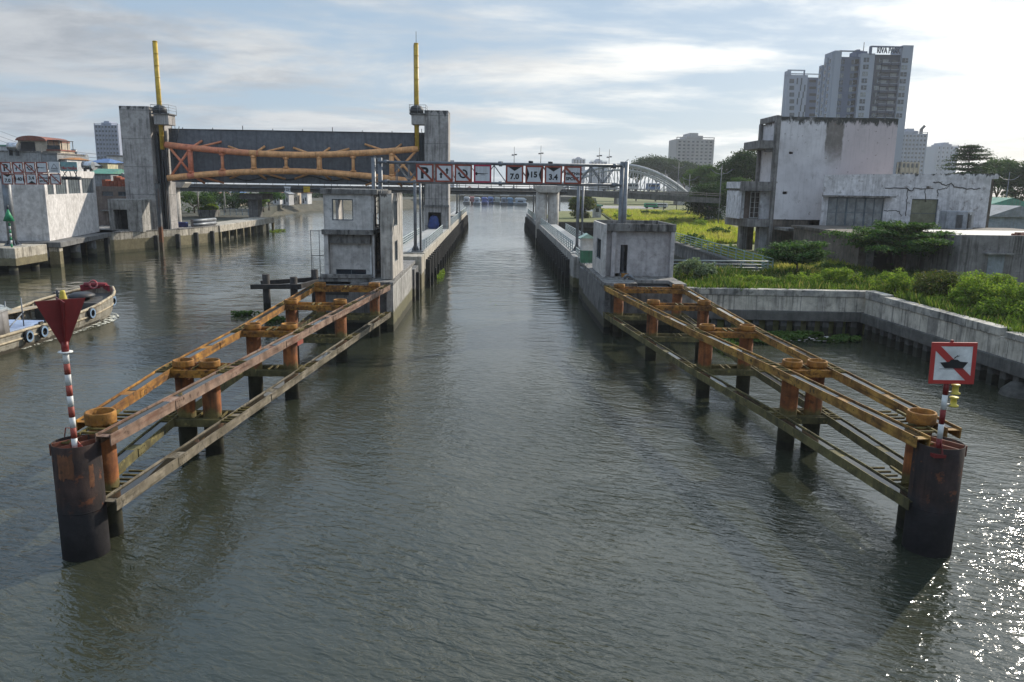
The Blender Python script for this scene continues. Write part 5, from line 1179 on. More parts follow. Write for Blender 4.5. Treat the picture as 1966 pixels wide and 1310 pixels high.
mb = MB()
for k in range(7): mb.box(-2.32, -2.16, -4.6-k*.72, -4.5-k*.72, .3, 1.05)
mb.box(-2.45, -2.1, -9.6, -4.2, 1.05, 1.15); mb.build('hold_frame', mat('frame_timber', (.36,.30,.22), (.25,.21,.15), 1.5, .8), bg_, 0, BX)
for k, x in enumerate((-1.75, -1.45, -1.0)): MB().bar((x, -4.6-k*.4, 1.25+k*.05), (x-.3, -12.5, 1.4), .30, .06).build('plank', mat('plank_timber_%d' % k, (.42,.34,.24), (.3,.25,.18), 1.5, .8), bg_, 0, BX)
MB().box(-1.9, 2.2, -19.5, -9.6, 1.0, 1.22).build('blue_deck', mat('blue_deck_paint', (.30,.38,.52), (.24,.3,.44), 1, .6, .4), bg_, .03, BX)
mb = MB(); rg = random.Random(8)
n_ = 14
for i in range(n_):
    for j in range(8):
        u, v = i/(n_-1), j/7; x = 2.35-4.4*v; y = -12.9-8*u; z = 2.45+.45*math.sin(v*math.pi)+.14*math.sin(u*9)*v+rg.uniform(-.05, .05); mb.v.append((x, y, z))
for i in range(n_-1):
    for j in range(7): a = i*8+j; mb.f.append((a, a+1, a+9, a+8)); mb.sm.append(True)
mb.build('tarpaulin_roof', mat('grey_tarpaulin', (.17,.21,.225), (.27,.285,.29), .8, .5, .5), bg_, 0, BX).modifiers.new('t', 'SOLIDIFY').thickness = .03
mb = MB(); ncol = 12
for i in range(ncol):
    u = i/(ncol-1)
    for z in (1.15, 1.8, 2.5): mb.v.append((2.32+.07*math.sin(u*26)*(2.5-z), -13.3-7.4*u, z))
for i in range(ncol-1):
    for k in range(2): a = i*3+k; mb.f.append((a, a+1, a+4, a+3)); mb.sm.append(True)
mb.build('side_curtain', mat('dirty_grey_canvas', (.26,.245,.24), (.19,.18,.175), 1.2, .8, .5), bg_, 0, BX).modifiers.new('t', 'SOLIDIFY').thickness = .03
mb = MB()
for y in (-11.6, -13.0): mb.tube((2.0, y, 1.2), (2.0, y, 2.9), .035, n=6)
mb.tube((2.0, -13.0, 1.3), (1.4, -10.6, 1.9), .04, n=6); mb.build('awning_pole', m_steel, bg_, 0, BX)
m_tyb = mat('blue_tyre_face', (.20,.30,.42), (.15,.22,.32), 3, .6, bump=0)
for k, (y, z) in enumerate(((-.55, 1.15), (-1.5, 1.2), (-5.4, .98), (-8.0, .85), (-10.6, .72), (-12.0, .70))):
    s = -y; x = hull_w(s)*.99+.14; tyre = MB()
    for i in range(18):
        for j in range(8):
            a, b = 2*math.pi*i/18, 2*math.pi*j/8; r_ = .29+.105*math.cos(b); tyre.v.append((x+.10*math.sin(b), y+r_*math.cos(a), z+r_*math.sin(a)))
    for i in range(18):
        for j in range(8): tyre.f.append((i*8+j, ((i+1) % 18)*8+j, ((i+1) % 18)*8+(j+1) % 8, i*8+(j+1) % 8)); tyre.sm.append(True)
    ty = tyre.build('tyre', m_black, bg_, 0, BX)
    rr = MB()
    for i in range(18):
        for q in (.22, .33): rr.v.append((x+.115, y+q*math.cos(2*math.pi*i/18), z+q*math.sin(2*math.pi*i/18)))
    for i in range(18): rr.f.append((i*2, i*2+1, ((i+1) % 18)*2+1, ((i+1) % 18)*2)); rr.sm.append(False)
    rr.build('painted_ring', m_tyb, ty, 0, BX); MB().tube((x-.1, y, z+.3), (x-.1, y, hull_t(s)+.05), .02, n=5).build('tyre_rope', m_black, ty, 0, BX)
for y in (-9.9, -10.45):
    b = MB().box(2.33, 2.42, y-.32, y+.02, .88, 1.32).build('window', m_black, bg_, 0, BX)
    g = MB()
    for k in range(3): g.box(2.42, 2.44, y-.32+.07+k*.09, y-.32+.09+k*.09, .88, 1.32)
    for k in range(3): g.box(2.42, 2.435, y-.32, y+.02, .98+k*.11, 1.0+k*.11)
    g.build('window_bar', mat('window_bar_timber', (.3,.26,.19), None, 1), b, 0, BX)
m_bred = mat('red_bow_paint', (.26,.022,.035), (.2,.02,.03), 1.5, .6, .3)
mb = MB()
for s in (-1, 1): mb.bar((s*.15, .45, 2.05), (s*1.05, -.5, 1.95), .12, .42)
mb.tube((-.8, -.35, 2.2), (.8, -.35, 2.2), .16, n=10); mb.build('bow_board', m_bred, bg_, 0, BX)
mb = MB().pipe([(.28*math.cos(a), -.62, 2.25+.28*math.sin(a)) for a in np.linspace(0, 2*math.pi, 16)], .06, 8); mb.build('life_ring', mat('life_ring_paint', (.45,.06,.07), (.4,.2,.2), 5, .6), bg_, 0, BX)
mb = MB(); mb.lathe((0, -2.2, 1.55), [(.001, 0), (.9, 0), (.95, .15), (.6, .33), (.001, .36)], 14, False); mb.v = [(x*.9, y, z) for x, y, z in mb.v]; mb.build('windlass', m_dsteel, bg_, 0, BX)
MB().tube((-.9, -3.5, 1.3), (-.9, -3.5, 2.2), .09, n=8).tube((-1.2, -3.5, 2.0), (-.6, -3.5, 2.0), .05, n=6).build('bollard', m_dsteel, bg_, 0, BX)
# bow wave
fo, tfo, bfo, gfo, oo = newmat('bow_foam'); bfo.inputs['Base Color'].default_value = (.55, .55, .48, 1); bfo.inputs['Roughness'].default_value = .8
nf_ = noise(tfo, gfo.outputs['Position'], 2.6, 7, .75); trn = N(tfo, 'ShaderNodeBsdfTransparent'); mx_ = N(tfo, 'ShaderNodeMixShader')
tfo.links.new(ramp(tfo, nf_, .47, .56), mx_.inputs[0]); tfo.links.new(trn.outputs[0], mx_.inputs[1]); tfo.links.new(bfo.outputs[0], mx_.inputs[2]); tfo.links.new(mx_.outputs[0], oo.inputs[0])
mb = MB(); pts = []
for i in range(22):
    s = -.6+i*.62; w0 = (hull_w(max(s, .05))*.80+.05) if s > 0 else .2; wd = .22+.50*math.sin(min(1, i/7)*math.pi*.55)*math.exp(-i/10)
    zc = .16*math.exp(-((i-3)/4)**2)+.03
    for k in range(4): u = k/3; mb.v.append((w0+wd*u*1.6, -s, zc*math.sin(max(.12, 1-u)*math.pi*.6)+.006))
for i in range(21):
    for k in range(3): a = i*4+k; mb.f.append((a, a+1, a+5, a+4)); mb.sm.append(True)
tag(mb.build('bow_wave_foam', fo, None, 0, BX), 'white foam thrown up along the bow of the moving barge', 'foam', None, 'stuff')

# small timber dolphin left of the fender
pdn = thing('pile_dolphin', 'small dark timber dolphin of three piles behind the left fender', 'dolphin', (-15.5, 58, 0))
m_tim = mat('dark_wet_timber', (.06,.052,.048), (.04,.036,.034), 1.5, .85, .4, (.02,.02,.02), tide=[(.8, .2, (.03,.03,.02))])
for x, y, zt in ((-17.0, 58.2, 2.95), (-14.9, 58.0, 2.8), (-13.9, 60.5, 3.1)): MB().tube((x, y, -1), (x, y, zt), .27, n=14).build('pile', m_tim, pdn)
for p, q in (((-18.0, 57.75, 2.05), (-14.2, 57.6, 2.15)), ((-17.6, 58.9, 2.2), (-13.2, 60.9, 2.35)), ((-14.6, 57.4, 2.1), (-13.4, 61, 2.2))): MB().bar(p, q, .3, .34).build('cross_beam', m_tim, pdn)
pd2 = thing('pile_dolphin', 'small far timber dolphin with crossbeam left of the gate pylon walkway', 'dolphin', (-13, 96, 0))
for x in (-14.2, -11.6): MB().tube((x, 96, -1), (x, 96, 3.0), .3, n=12).build('pile', m_tim, pd2)
MB().bar((-15.0, 96, 2.4), (-10.6, 96, 2.45), .35, .4).build('cross_beam', m_tim, pd2)

# ------------------------------------------------------------------ right bank walls
def ret_wall(label, a, b, extra=None):
    a, b = Vector((*a, 0)), Vector((*b, 0)); d = (b-a).normalized(); n = d.cross(Vector((0, 0, 1))).normalized(); L = (b-a).length   # n points to the water
    t = thing('retaining_wall', label, 'wall', tuple((a+b)/2))
    def slab(name, z0, z1, out, back, m, s0=0, s1=None, bev=.0):
        s1 = L if s1 is None else s1; p, q = a+d*s0, a+d*s1
        return MB().prism([p+n*out+Vector((0,0,z0)), q+n*out+Vector((0,0,z0)), q-n*back+Vector((0,0,z0)), p-n*back+Vector((0,0,z0))], (0, 0, z1-z0)).build(name, m, t, bev)
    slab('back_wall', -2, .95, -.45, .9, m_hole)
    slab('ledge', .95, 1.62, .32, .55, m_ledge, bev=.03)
    slab('panel_wall', 1.62, 2.62, .10, .5, m_retw)
    if extra: 
        for s0, s1, dz in extra: slab('coping', 2.62, 3.05+dz, .17, .55, m_cap, s0, s1, .03)
    else: slab('coping', 2.62, 3.05, .17, .55, m_cap, bev=.03)
    n_ = int(L/.95); p0 = None
    for i in range(n_):
        s = .3+i*.95
        if p0 is None: q = a+d*s; p0 = MB().prism([q+n*.12+Vector((0,0,-2)), q+d*.42+n*.12+Vector((0,0,-2)), q+d*.42-n*.4+Vector((0,0,-2)), q-n*.4+Vector((0,0,-2))], (0, 0, 2.94)).build('pile', m_spile, t)
        else: dupart(p0, d*(i*.95))
    return t
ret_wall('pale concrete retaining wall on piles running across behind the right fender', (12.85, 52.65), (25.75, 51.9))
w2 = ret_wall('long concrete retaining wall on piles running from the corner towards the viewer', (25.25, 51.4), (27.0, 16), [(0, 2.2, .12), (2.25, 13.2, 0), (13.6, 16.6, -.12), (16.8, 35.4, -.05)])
bw = thing('retaining_wall', 'dark concrete basin wall below the long green fence', 'wall', (24, 95, 0))
MB().box(23.7, 24.3, 66.2, 164, -2, 2.5).build('wall_face', m_concd, bw); MB().box(23.5, 24.4, 66.2, 164, 2.5, 2.75).build('coping', m_ledge, bw)
MB().box(11.2, 23.7, 164, 164.6, -2, 2.2).build('cross_wall', m_concd, bw); MB().box(13.8, 23.5, 65.5, 66.0, -2, 2.6).build('end_wall', m_concd, bw)
tag(MB().xy([(11.05, 164.6), (24.6, 164.6), (31, 234), (20, 234), (11.05, 190)], -2, 2.3).build('riverside_lawn', m_soil), None, None, None, 'structure')
railing('long pale green railing along the edge of the basin on the right', [(24.0, 66.2), (24.0, 118)], m_grail, 2.75, 1.15, 2.6, 4)
railing('grey green railing across the near end of the basin beside the leafy bush', [(14.2, 65.7), (23.4, 65.7)], m_rail, 2.6, 1.1, 2.2, 4)
tag(MB().lathe((26.0, 36.4, -.3), [(.001, 1.0), (.5, .9), (.85, .55), (.95, .2), (.95, -.1), (.001, -.1)], 12, False).build('rubbish_sack', mat('grey_sack', (.10,.095,.085), (.05,.05,.045), 2.5, .8, .6, bump=.8)), 'dark grey sack lying in the water at the foot of the right wall', 'sack')

# ------------------------------------------------------------------ ruined white building
rn = thing('ruined_building', 'derelict three storey white building with peeling plaster, grey balconies and a low right wing', 'building', (42, 88, 2.5))
RX0, RX1, RY = 31.4, 44.6, 88.0
mb = MB(); mb.wall('x', RX0, RX1, 6.4, 17.6, RY, RY+.35, [(RX0+1.3, RX0+1.75, 13.6, 13.85), (RX0+.95, RX0+1.5, 9.2, 9.5)]); mb.build('plaster_wall', m_ruin, rn)
mb = MB(); mb.box(RX1-.35, RX1, RY+.35, RY+5.6, 2.5, 17.6); mb.box(RX0+.3, RX1-.35, RY+5.3, RY+5.6, 2.5, 17.6); mb.box(RX0+.3, RX1-.35, RY+.35, RY+5.3, 17.1, 17.35); mb.build('back_wall', m_ruing, rn)
MB().box(RX0, RX0+.3, RY+.35, RY+5.6, 6.4, 17.1).build('flank_wall', m_ruin, rn)
MB().wall('x', RX0, 35.6, 2.5, 6.4, RY+.1, RY+.4).build('bare_wall', m_ruinb, rn)
MB().box(RX0-.25, RX0+.12, RY-.06, RY+.4, 2.5, 17.7).build('edge_column', m_ruing, rn)
vx = lambda px, py, y: V(px, py, y).x                     # roof frame, canopy and balconies on the left flank
mb = MB(); mb.prism([(RX0-.05, RY+.1, 17.15), (RX0-.05, RY+5.6, 17.15), (RX0-.35, RY+5.6, 17.15), (RX0-.35, RY+.1, 17.15)], (0, 0, .6)); mb.box(RX0-.4, RX0-.05, RY+5.25, RY+5.7, 10.5, 17.15); mb.box(RX0-.4, RX0-.05, RY+.1, RY+.5, 10.5, 17.15); mb.build('roof_frame', m_ruing, rn)
MB().xy([(RX0+.0, 88.2), (vx(1456, 280, 88.2), 88.2), (vx(1428, 280, 93.6), 93.6), (RX0+.0, 93.6)], 14.15, 15.05).build('canopy_slab', m_ruing, rn, .04)
MB().box(RX0-1.1, RX0-.02, 88.5, 89.3, 13.85, 14.15).build('canopy_beam', m_ruing, rn)
bx1, bx2 = vx(1421, 355, 88.2), vx(1395, 355, 93.2)
MB().xy([(RX0-.1, 88.15), (bx1, 88.15), (bx1+.02, 88.5), (RX0-.1, 88.5)], 9.5, 10.55).build('roof_parapet', m_ruing, rn, .03)
MB().xy([(bx1, 88.15), (bx2, 93.2), (bx2+.35, 93.2), (bx1+.35, 88.5)], 9.75, 10.5).build('side_parapet', m_ruinw, rn, .02)
MB().xy([(RX0-.1, 88.5), (bx1+.3, 88.5), (bx2+.3, 93.2), (RX0-.1, 93.2)], 9.5, 9.7).build('balcony_roof', m_ruing, rn)
fx1, fx2 = vx(1434, 430, 88.2), vx(1392, 420, 94)
MB().xy([(RX0-.1, 88.1), (fx1, 88.1), (fx2, 94), (RX0-.1, 94)], 5.5, 6.4).build('balcony_floor', m_ruing, rn, .04)
MB().xy([(bx1+.1, 88.6), (bx2+.1, 93.1), (bx2+.4, 93.1), (bx1+.4, 88.6)], 6.4, 9.5).build('side_panel', m_ruinw, rn)
q = lambda a, b, y0, y1, nm, m_: MB().box(vx(a, 390, y0), vx(b, 390, y0), y0, y1, 6.4, 9.5).build(nm, m_, rn)
q(1424, 1429, 89.6, 89.9, 'balcony_wall', m_ruinw); q(1428, 1440, 90.2, 90.4, 'brown_panel', m_brown); q(1459, 1490, 89.4, 89.6, 'balcony_wall', m_ruinw); q(1424, 1492, 92.6, 92.8, 'rear_panel', m_ruing)
window(rn, 'x', vx(1440, 390, 90), vx(1458, 390, 90), 6.45, 9.4, 90, 2, .06, None, m_whitep, 4)
g_ = lambda a, b, y0, y1, m_, nm='ground_column': MB().box(vx(a, 455, y0), vx(b, 455, y0), y0, y1, 2.5, 5.5).build(nm, m_, rn)
g_(1421, 1434, 91, 92, m_ruing); g_(1452, 1457, 89, 89.4, m_ruing); g_(1458, 1474, 89.5, 89.7, m_ruinw, 'ground_wall'); g_(1474, 1480, 90, 90.3, m_ruing); g_(1434, 1446, 93.2, 93.4, m_ruinb, 'ground_wall')
# right wing
WX0, WX1, WY = 35.3, 53.6, 84.0
mb = MB(); mb.wall('x', WX0, WX1-.2, 5.6, 11.15, WY, WY+.3, [(35.9, 42.0, 5.8, 9.0), (45.0, 47.9, 5.9, 8.95), (46.4, 46.9, 10.0, 10.3)])
mb.build('wing_wall', m_ruinw, rn)
MB().xz([(WX0, 11.15), (WX1-.2, 11.15), (WX1+.5, 11.2), (WX1+.55, 11.75), (WX0+4, 11.45), (WX0, 11.3)], WY-.02, WY+.32).build('wing_parapet', m_ruinw, rn)
MB().wall('y', WY+.3, WY+13, 2.5, 11.1, WX1-.3, WX1+.3).build('wing_end_wall', m_ruinb, rn)
MB().box(WX0, WX1-.3, RY+.36, WY+13, 10.6, 10.9).build('wing_roof', m_slab, rn)
mb = MB(); mb.box(35.2, 42.8, WY-.9, WY+.02, 9.05, 9.2); mb.build('window_canopy', m_slab, rn)
window(rn, 'x', 35.9, 38.0, 5.8, 9.0, WY+.15, 2, .10, m_pane2, None, 1); window(rn, 'x', 38.0, 40.0, 5.8, 9.0, WY+.15, 2, .10, m_pane2, None, 1); window(rn, 'x', 40.0, 42.0, 5.8, 9.0, WY+.15, 2, .10, m_pane2, None, 1)
window(rn, 'x', 45.0, 47.9, 5.9, 8.95, WY+.15, 1, .07, mat('olive_shutter', (.20,.195,.13), (.16,.155,.10), .8, .7), None, 1)
rg = random.Random(21)
def crack(pts, y, r=.06):
    P_ = []
    for (x0, z0), (x1, z1) in zip(pts, pts[1:]):
        for k in range(5): u = k/5; P_.append((x0+(x1-x0)*u+rg.uniform(-.07, .07), y, z0+(z1-z0)*u+rg.uniform(-.07, .07)))
    P_.append((*pts[-1][:1], y, pts[-1][1])); MB().pipe(P_, r, 5).build('crack', mat('crack_grime', (.10,.095,.09), None, 1) if not bpy.data.materials.get('crack_grime') else bpy.data.materials['crack_grime'], rn)
cp = lambda *q: [(V(a, b, WY).x, V(a, b, WY).z) for a, b in q]
crack(cp((1700,362),(1742,361),(1748,368),(1756,362),(1778,362),(1792,362)), WY-.0); crack(cp((1742,361),(1741,385),(1739,415)), WY, .05); crack(cp((1776,364),(1778,388)), WY, .05)
crack(cp((1793,351),(1804,351),(1814,356),(1826,353),(1834,360),(1845,360),(1850,362),(1870,363),(1882,362)), WY, .065); crack(cp((1800,376),(1801,365),(1810,362),(1818,362),(1825,352)), WY, .05); crack(cp((1698,405),(1712,404),(1726,406),(1730,416)), WY, .04)
MB().box(RX0+.3, WX1-.3, WY+.36, RY-.05, 5.3, 5.58).build('floor_slab', m_slab, rn)
# ground floor strip below the wing
mb = MB(); mb.box(35.4, 44.0, WY-.5, WY+.02, 4.9, 5.55); mb.build('ground_beam', m_ruing, rn)
mb = MB(); mb.wall('x', 35.6, 44.2, 2.5, 4.9, WY+.1, WY+.3, [(37.8, 39.5, 3.2, 4.6), (40.5, 43.6, 2.6, 4.7)]); mb.build('ground_wall', m_ruinw, rn)
window(rn, 'x', 37.8, 39.5, 3.2, 4.6, WY+.2, 3, .06, m_pane2); MB().tube((36.8, WY-.1, 4.0), (36.8, WY-.1, 5.0), .06, n=6).tube((36.8, WY-.1, 4.0), (38.0, WY-.1, 3.9), .06, n=6).build('drain_pipe', m_dsteel, rn)
# one storey garage range in front, and the annex
gr = thing('garage_wing', 'low brown rendered garage range with flat roof and pale double door below the white wing', 'building', (38, 67, 2.5))
mb = MB(); mb.wall('x', 32.2, 40.4, 2.5, 5.7, 68.0, 68.3, [(33.6, 35.6, 2.5, 5.0), (36.6, 37.9, 2.5, 5.0)]); mb.wall('y', 68.3, 83.4, 2.5, 5.7, 40.1, 40.4); mb.wall('y', 68.3, 83.4, 2.5, 5.7, 32.2, 32.5); mb.build('wall', m_ruinb, gr)
MB().xy([(32.0, 67.6), (41.5, 67.0), (56, 76), (56, 83.8), (32.0, 83.8)], 5.72, 6.0).build('roof', m_ruinb, gr, .03)
MB().box(33.4, 35.8, 70, 70.2, 2.5, 5.0).build('dark_interior', m_hole, gr); 
d1 = MB().box(36.62, 37.23, 68.1, 68.2, 2.5, 4.95).box(37.27, 37.88, 68.1, 68.2, 2.5, 4.95).build('door', mat('pale_grey_door', (.42,.44,.45), (.36,.38,.39), 1, .6, .4), gr)
MB().box(32.9, 33.55, 67.9, 68.0, 2.5, 5.0).build('door_jamb', m_ruing, gr); MB().box(39.3, 40.4, 67.85, 68.0, 2.5, 5.7).build('brown_pilaster', m_brown, gr)
ax = thing('annex', 'grey concrete box annex with a flat pale roof at the right edge', 'building', (42, 60, 2.5))
mb = MB(); mb.wall('x', 36.3, 50, 2.5, 6.5, 60.0, 60.3, [(39.1, 39.7, 3.6, 5.0)]); mb.wall('y', 60.3, 70, 2.5, 6.45, 36.3, 36.6); mb.build('wall', mat('annex_concrete', (.24,.225,.22), (.155,.145,.14), .5, .9, 1.0, (.06,.055,.05), .5, (.06,.055,.05)), ax, .03)
MB().box(36.6, 50, 60.3, 70, 6.1, 6.38).build('roof', mat('pale_flat_roof', (.52,.49,.44), (.42,.39,.35), .5, .7, 0, spots=.5, spot_col=(.2,.17,.14)), ax)
MB().box(38.3, 40.5, 59.5, 60.0, 5.05, 5.15).build('canopy', m_slab, ax); MB().box(38.7, 40.0, 59.96, 60.02, 2.5, 5.0).build('door', mat('grey_metal_door', (.26,.29,.31), (.2,.22,.24), 1, .5, .4), ax)
rg = random.Random(5); tl = thing('rubble', 'small heap of reddish rubble on the pale annex roof', 'rubble', (43, 63, 6.4)); mb = MB()
for k in range(26): x, y = 42+rg.uniform(0, 4.4), 62+rg.uniform(-.7, .9); s = rg.uniform(.08, .26); mb.box(x, x+s*1.8, y, y+s*1.4, 6.38, 6.4+s)
mb.build('pieces', mat('rubble_brick', (.28,.12,.08), (.16,.09,.07), 3), tl)
ac = thing('air_conditioner', 'big grey louvred air conditioning unit on the garage roof against the white wing', 'air conditioner', (48, 80, 6))
c0, c1 = V(1822, 440, 79.5), V(1875, 440, 79.5); zt = V(1840, 406, 79.5).z; xm = c0.x+(c1.x-c0.x)*.55
MB().xy([(c0.x, 80.2), (xm, 79.2), (c1.x, 80.2), (c1.x, 81.6), (c0.x, 81.6)], 6.0, zt).build('casing', mat('grey_metal_casing', (.36,.37,.39), (.30,.31,.33), 1, .5, .4), ac, .03)
g = MB(); u = Vector((xm-c0.x, -1.0, 0)).normalized(); nn = Vector((u.y, -u.x, 0)); 
for q0, q1 in ((.55, 1.3),):
    for k in range(12): z = 6.2+k*(zt-6.5)/12; a = Vector((c0.x, 80.2, z))+u*.9+nn*.03; b = Vector((c0.x, 80.2, z))+u*(xm-c0.x-.1)+nn*.03; g.bar(a, b, .05, .05)
u2 = Vector((c1.x-xm, 1.0, 0)).normalized(); n2 = Vector((u2.y, -u2.x, 0))
for k in range(12): z = 6.2+k*(zt-6.5)/12; a = Vector((xm, 79.2, z))+u2*.5+n2*.03; b = Vector((xm, 79.2, z))+u2*.95+n2*.03; g.bar(a, b, .05, .05)
g.build('louvre', m_black, ac); MB().prism([Vector((xm, 79.2, 6.1))+u2*.05+n2*.01, Vector((xm, 79.2, 6.1))+u2*.42+n2*.01, Vector((xm, 79.2, zt-.2))+u2*.42+n2*.01, Vector((xm, 79.2, zt-.2))+u2*.05+n2*.01], n2*.02).build('dark_slot', m_hole, ac)
plain_house('workshop', 'grey gabled workshop beyond the white ruin at the right edge', 1898, 2010, 418, 110, 14, H('blue_grey_wall', (.27,.31,.35)), 'gablex', m_rgrey, [(.25,.42,.2,.5), (.55,.65,.05,.5)], 'workshop')
plain_house('workshop', 'green roofed shed behind the grey workshop at the right edge', 1890, 1990, 398, 140, 14, m_h5, 'gablex', m_rgreen, (), 'shed')
plain_house('small_house', 'small arched white house among bushes left of the ruin balconies', 1372, 1394, 392, 170, 6, m_h3, 'gable', m_rgrey, [(.25,.6,.1,.6)])
ks = thing('kiosk', 'tiny white kiosk with green cap roof at the end of the grass', 'kiosk', (V(1146, 405, 190).x, 190, 2.4)); c = V(1146, 400, 190)
MB().box(c.x-.9, c.x+.9, 189, 191, 2.3, 5.0).build('wall', m_h3, ks); MB().box(c.x-1.3, c.x+1.3, 188.6, 191.4, 5.0, 5.3).build('roof', m_rgreen, ks); MB().box(c.x-.4, c.x+.4, 188.95, 189.05, 3.6, 4.5).build('window', m_pglass, ks)
for i, (px, pyt, y, lab) in enumerate(((1382, 318, 150, 'lamp post with drooping double arm left of the ruin'), (1300, 312, 230, 'lamp post above the right end of the arch bridge'), (1322, 334, 200, 'short lamp post among the trees right of the arch'), (1932, 330, 150, 'lamp post among the trees at the right edge'), (1427, 300, 190, 'lamp post before the dark tree left of the ruin'), (1275, 326, 250, 'thin lamp post beside the arch end'))):
    c = V(px, 380, y); zt = V(px, pyt, y).z; lp = thing('street_lamp', lab, 'street lamp', (c.x, y, 2.4), 'street lamps on the right bank')
    MB().tube((c.x, y, 2.4), (c.x, y, zt), .12, .06, n=8).build('pole', m_steel, lp)
    z = zt-1.6; MB().pipe([(c.x-2.1, y, z+.9), (c.x-1.1, y, z+.2), (c.x, y, z), (c.x+1.1, y, z+.2), (c.x+2.1, y, z+.9)], .06, 6).build('arm', m_steel, lp)
    for s in (-1, 1): MB().box(c.x+s*2.1-.35, c.x+s*2.1+.35, y-.15, y+.15, z+.85, z+1.0).build('lamp_head', m_dsteel, lp)
tag(MB().box(34, 56, 262, 300, 2.46, 2.5).build('road', mat('pale_road', (.30,.28,.25), (.24,.22,.2), .1, .9)), None, None, None, 'structure')
for px, py, y, col, lab in ((1250, 396, 268, m_green, 'green parked van under the road bridge'), (1270, 395, 270, m_h3, 'white parked van under the road bridge')):
    c = V(px, py, y); t = thing('van', lab, 'van', (c.x, y, 2.5)); MB().box(c.x-2.2, c.x+2.2, y, y+1.9, 2.85, 4.3).build('body', col, t, .25); MB().box(c.x-1.9, c.x+1.6, y-.03, y+.1, 3.6, 4.1).build('window', m_pglass, t)
    for s in (-1.3, 1.3): MB().tube((c.x+s, y-.05, 2.85), (c.x+s, y+1.95, 2.85), .35, n=10).build('wheel', m_black, t)

# ------------------------------------------------------------------ foliage
RG = np.random.default_rng(7)
def leaves(centers, normals, size, m, name, parent=None, jit=.6, aspect=.45):
    """many small pointed leaf faces round the given points"""
    n = len(centers); c = np.asarray(centers, float); s = size*RG.uniform(.6, 1.35, n)
    nv = np.asarray(normals, float) + RG.normal(0, jit, (n, 3)); nv /= np.linalg.norm(nv, axis=1)[:, None]+1e-9
    t = RG.normal(0, 1, (n, 3)); t -= nv*(t*nv).sum(1)[:, None]; t /= np.linalg.norm(t, axis=1)[:, None]+1e-9; b = np.cross(nv, t)
    co = np.stack([c-t*s[:, None]*.5, c+b*(s*aspect)[:, None]*.5, c+t*s[:, None]*.5, c-b*(s*aspect)[:, None]*.5], 1).reshape(-1, 3)
    o0 = np.zeros(3); q = parent
    while q is not None: o0 += np.array(q.location); q = q.parent
    me = bpy.data.meshes.new(name); me.vertices.add(n*4); me.vertices.foreach_set('co', (co-o0).ravel()); me.loops.add(n*4); me.loops.foreach_set('vertex_index', np.arange(n*4))
    me.polygons.add(n); me.polygons.foreach_set('loop_start', np.arange(0, n*4, 4)); me.polygons.foreach_set('loop_total', np.full(n, 4)); me.update(); me.materials.append(m)
    o = bpy.data.objects.new(name, me); C.objects.link(o); o.parent = parent; return o
def crown_points(c, rad, n_clump, n_leaf, rclump, flat=1.0, hollow=.2, seed=0):
    g = np.random.default_rng(seed); P_ = []; Nn = []
    for _ in range(n_clump):
        d = g.normal(0, 1, 3); d /= np.linalg.norm(d); d[2] = abs(d[2])*1.0 if g.random() < .72 else d[2]
        r = g.uniform(hollow, 1.0)**.6; cc = np.array(c)+d*r*np.array(rad)*g.uniform(.85, 1.12); rc = rclump*g.uniform(.6, 1.4)
        q = g.normal(0, 1, (n_leaf, 3)); q /= np.linalg.norm(q, axis=1)[:, None]; q *= (g.random(n_leaf)**.4)[:, None]*rc; q[:, 2] *= .62*flat
        P_.append(cc+q); Nn.append(q/(rc+1e-6)*.6+np.array([0, 0, .7]))
    return np.concatenate(P_), np.concatenate(Nn)
def twig_wood(mb, base, c, rad, r0, seed, nlimb=6, lean=(0, 0)):
    g = random.Random(seed); b = Vector(base); c = Vector(c); fork = b.lerp(c, .55)+Vector((lean[0], lean[1], 0))
    mb.pipe([b, b.lerp(fork, .5)+Vector((g.uniform(-.1, .1)*r0*6, g.uniform(-.1, .1)*r0*6, 0)), fork], r0, 9, True, r0*.7)
    for k in range(nlimb):
        a = 2*math.pi*k/nlimb+g.uniform(-.4, .4); e = c+Vector((math.cos(a)*rad[0]*.72, math.sin(a)*rad[1]*.72, g.uniform(-.2, .45)*rad[2]))
        mb.pipe([fork, fork.lerp(e, .5)+Vector((0, 0, g.uniform(.0, .15)*rad[2])), e], r0*.5, 6, True, r0*.12)
m_bark = mat('bark', (.16,.125,.095), (.09,.07,.055), 3, .9, .4, bump=.6)
LF = {'dark': leafmat('dark_leaves', (.022,.048,.015), (.045,.085,.022), None, .25), 'mid': leafmat('mid_green_leaves', (.04,.085,.02), (.085,.14,.03), None, .32), 'bright': leafmat('bright_leaves', (.12,.20,.03), (.22,.30,.05), (.28,.30,.07), .5),
      'fern': leafmat('feathery_leaves', (.035,.085,.025), (.07,.135,.035), (.12,.19,.04), .35), 'silver': leafmat('silvery_leaves', (.10,.15,.085), (.2,.25,.15), (.30,.34,.24), .3), 'olive': leafmat('olive_leaves', (.06,.085,.02), (.11,.13,.03), (.16,.13,.04), .35)}
def tree(label, base, c, rad, kind, leaf, ncl, nlf, rcl, r0, seed, name='tree', cat='tree', group=None, flat=1.0, hollow=.2, nlimb=6):
    t = thing(name, label, cat, tuple(base), group)
    mb = MB(); twig_wood(mb, base, c, rad, r0, seed, nlimb); mb.build('trunk', m_bark, t)
    p, n = crown_points(c, rad, ncl, nlf, rcl, flat, hollow, seed); leaves(p, n, leaf, LF[kind], 'crown', t); return t
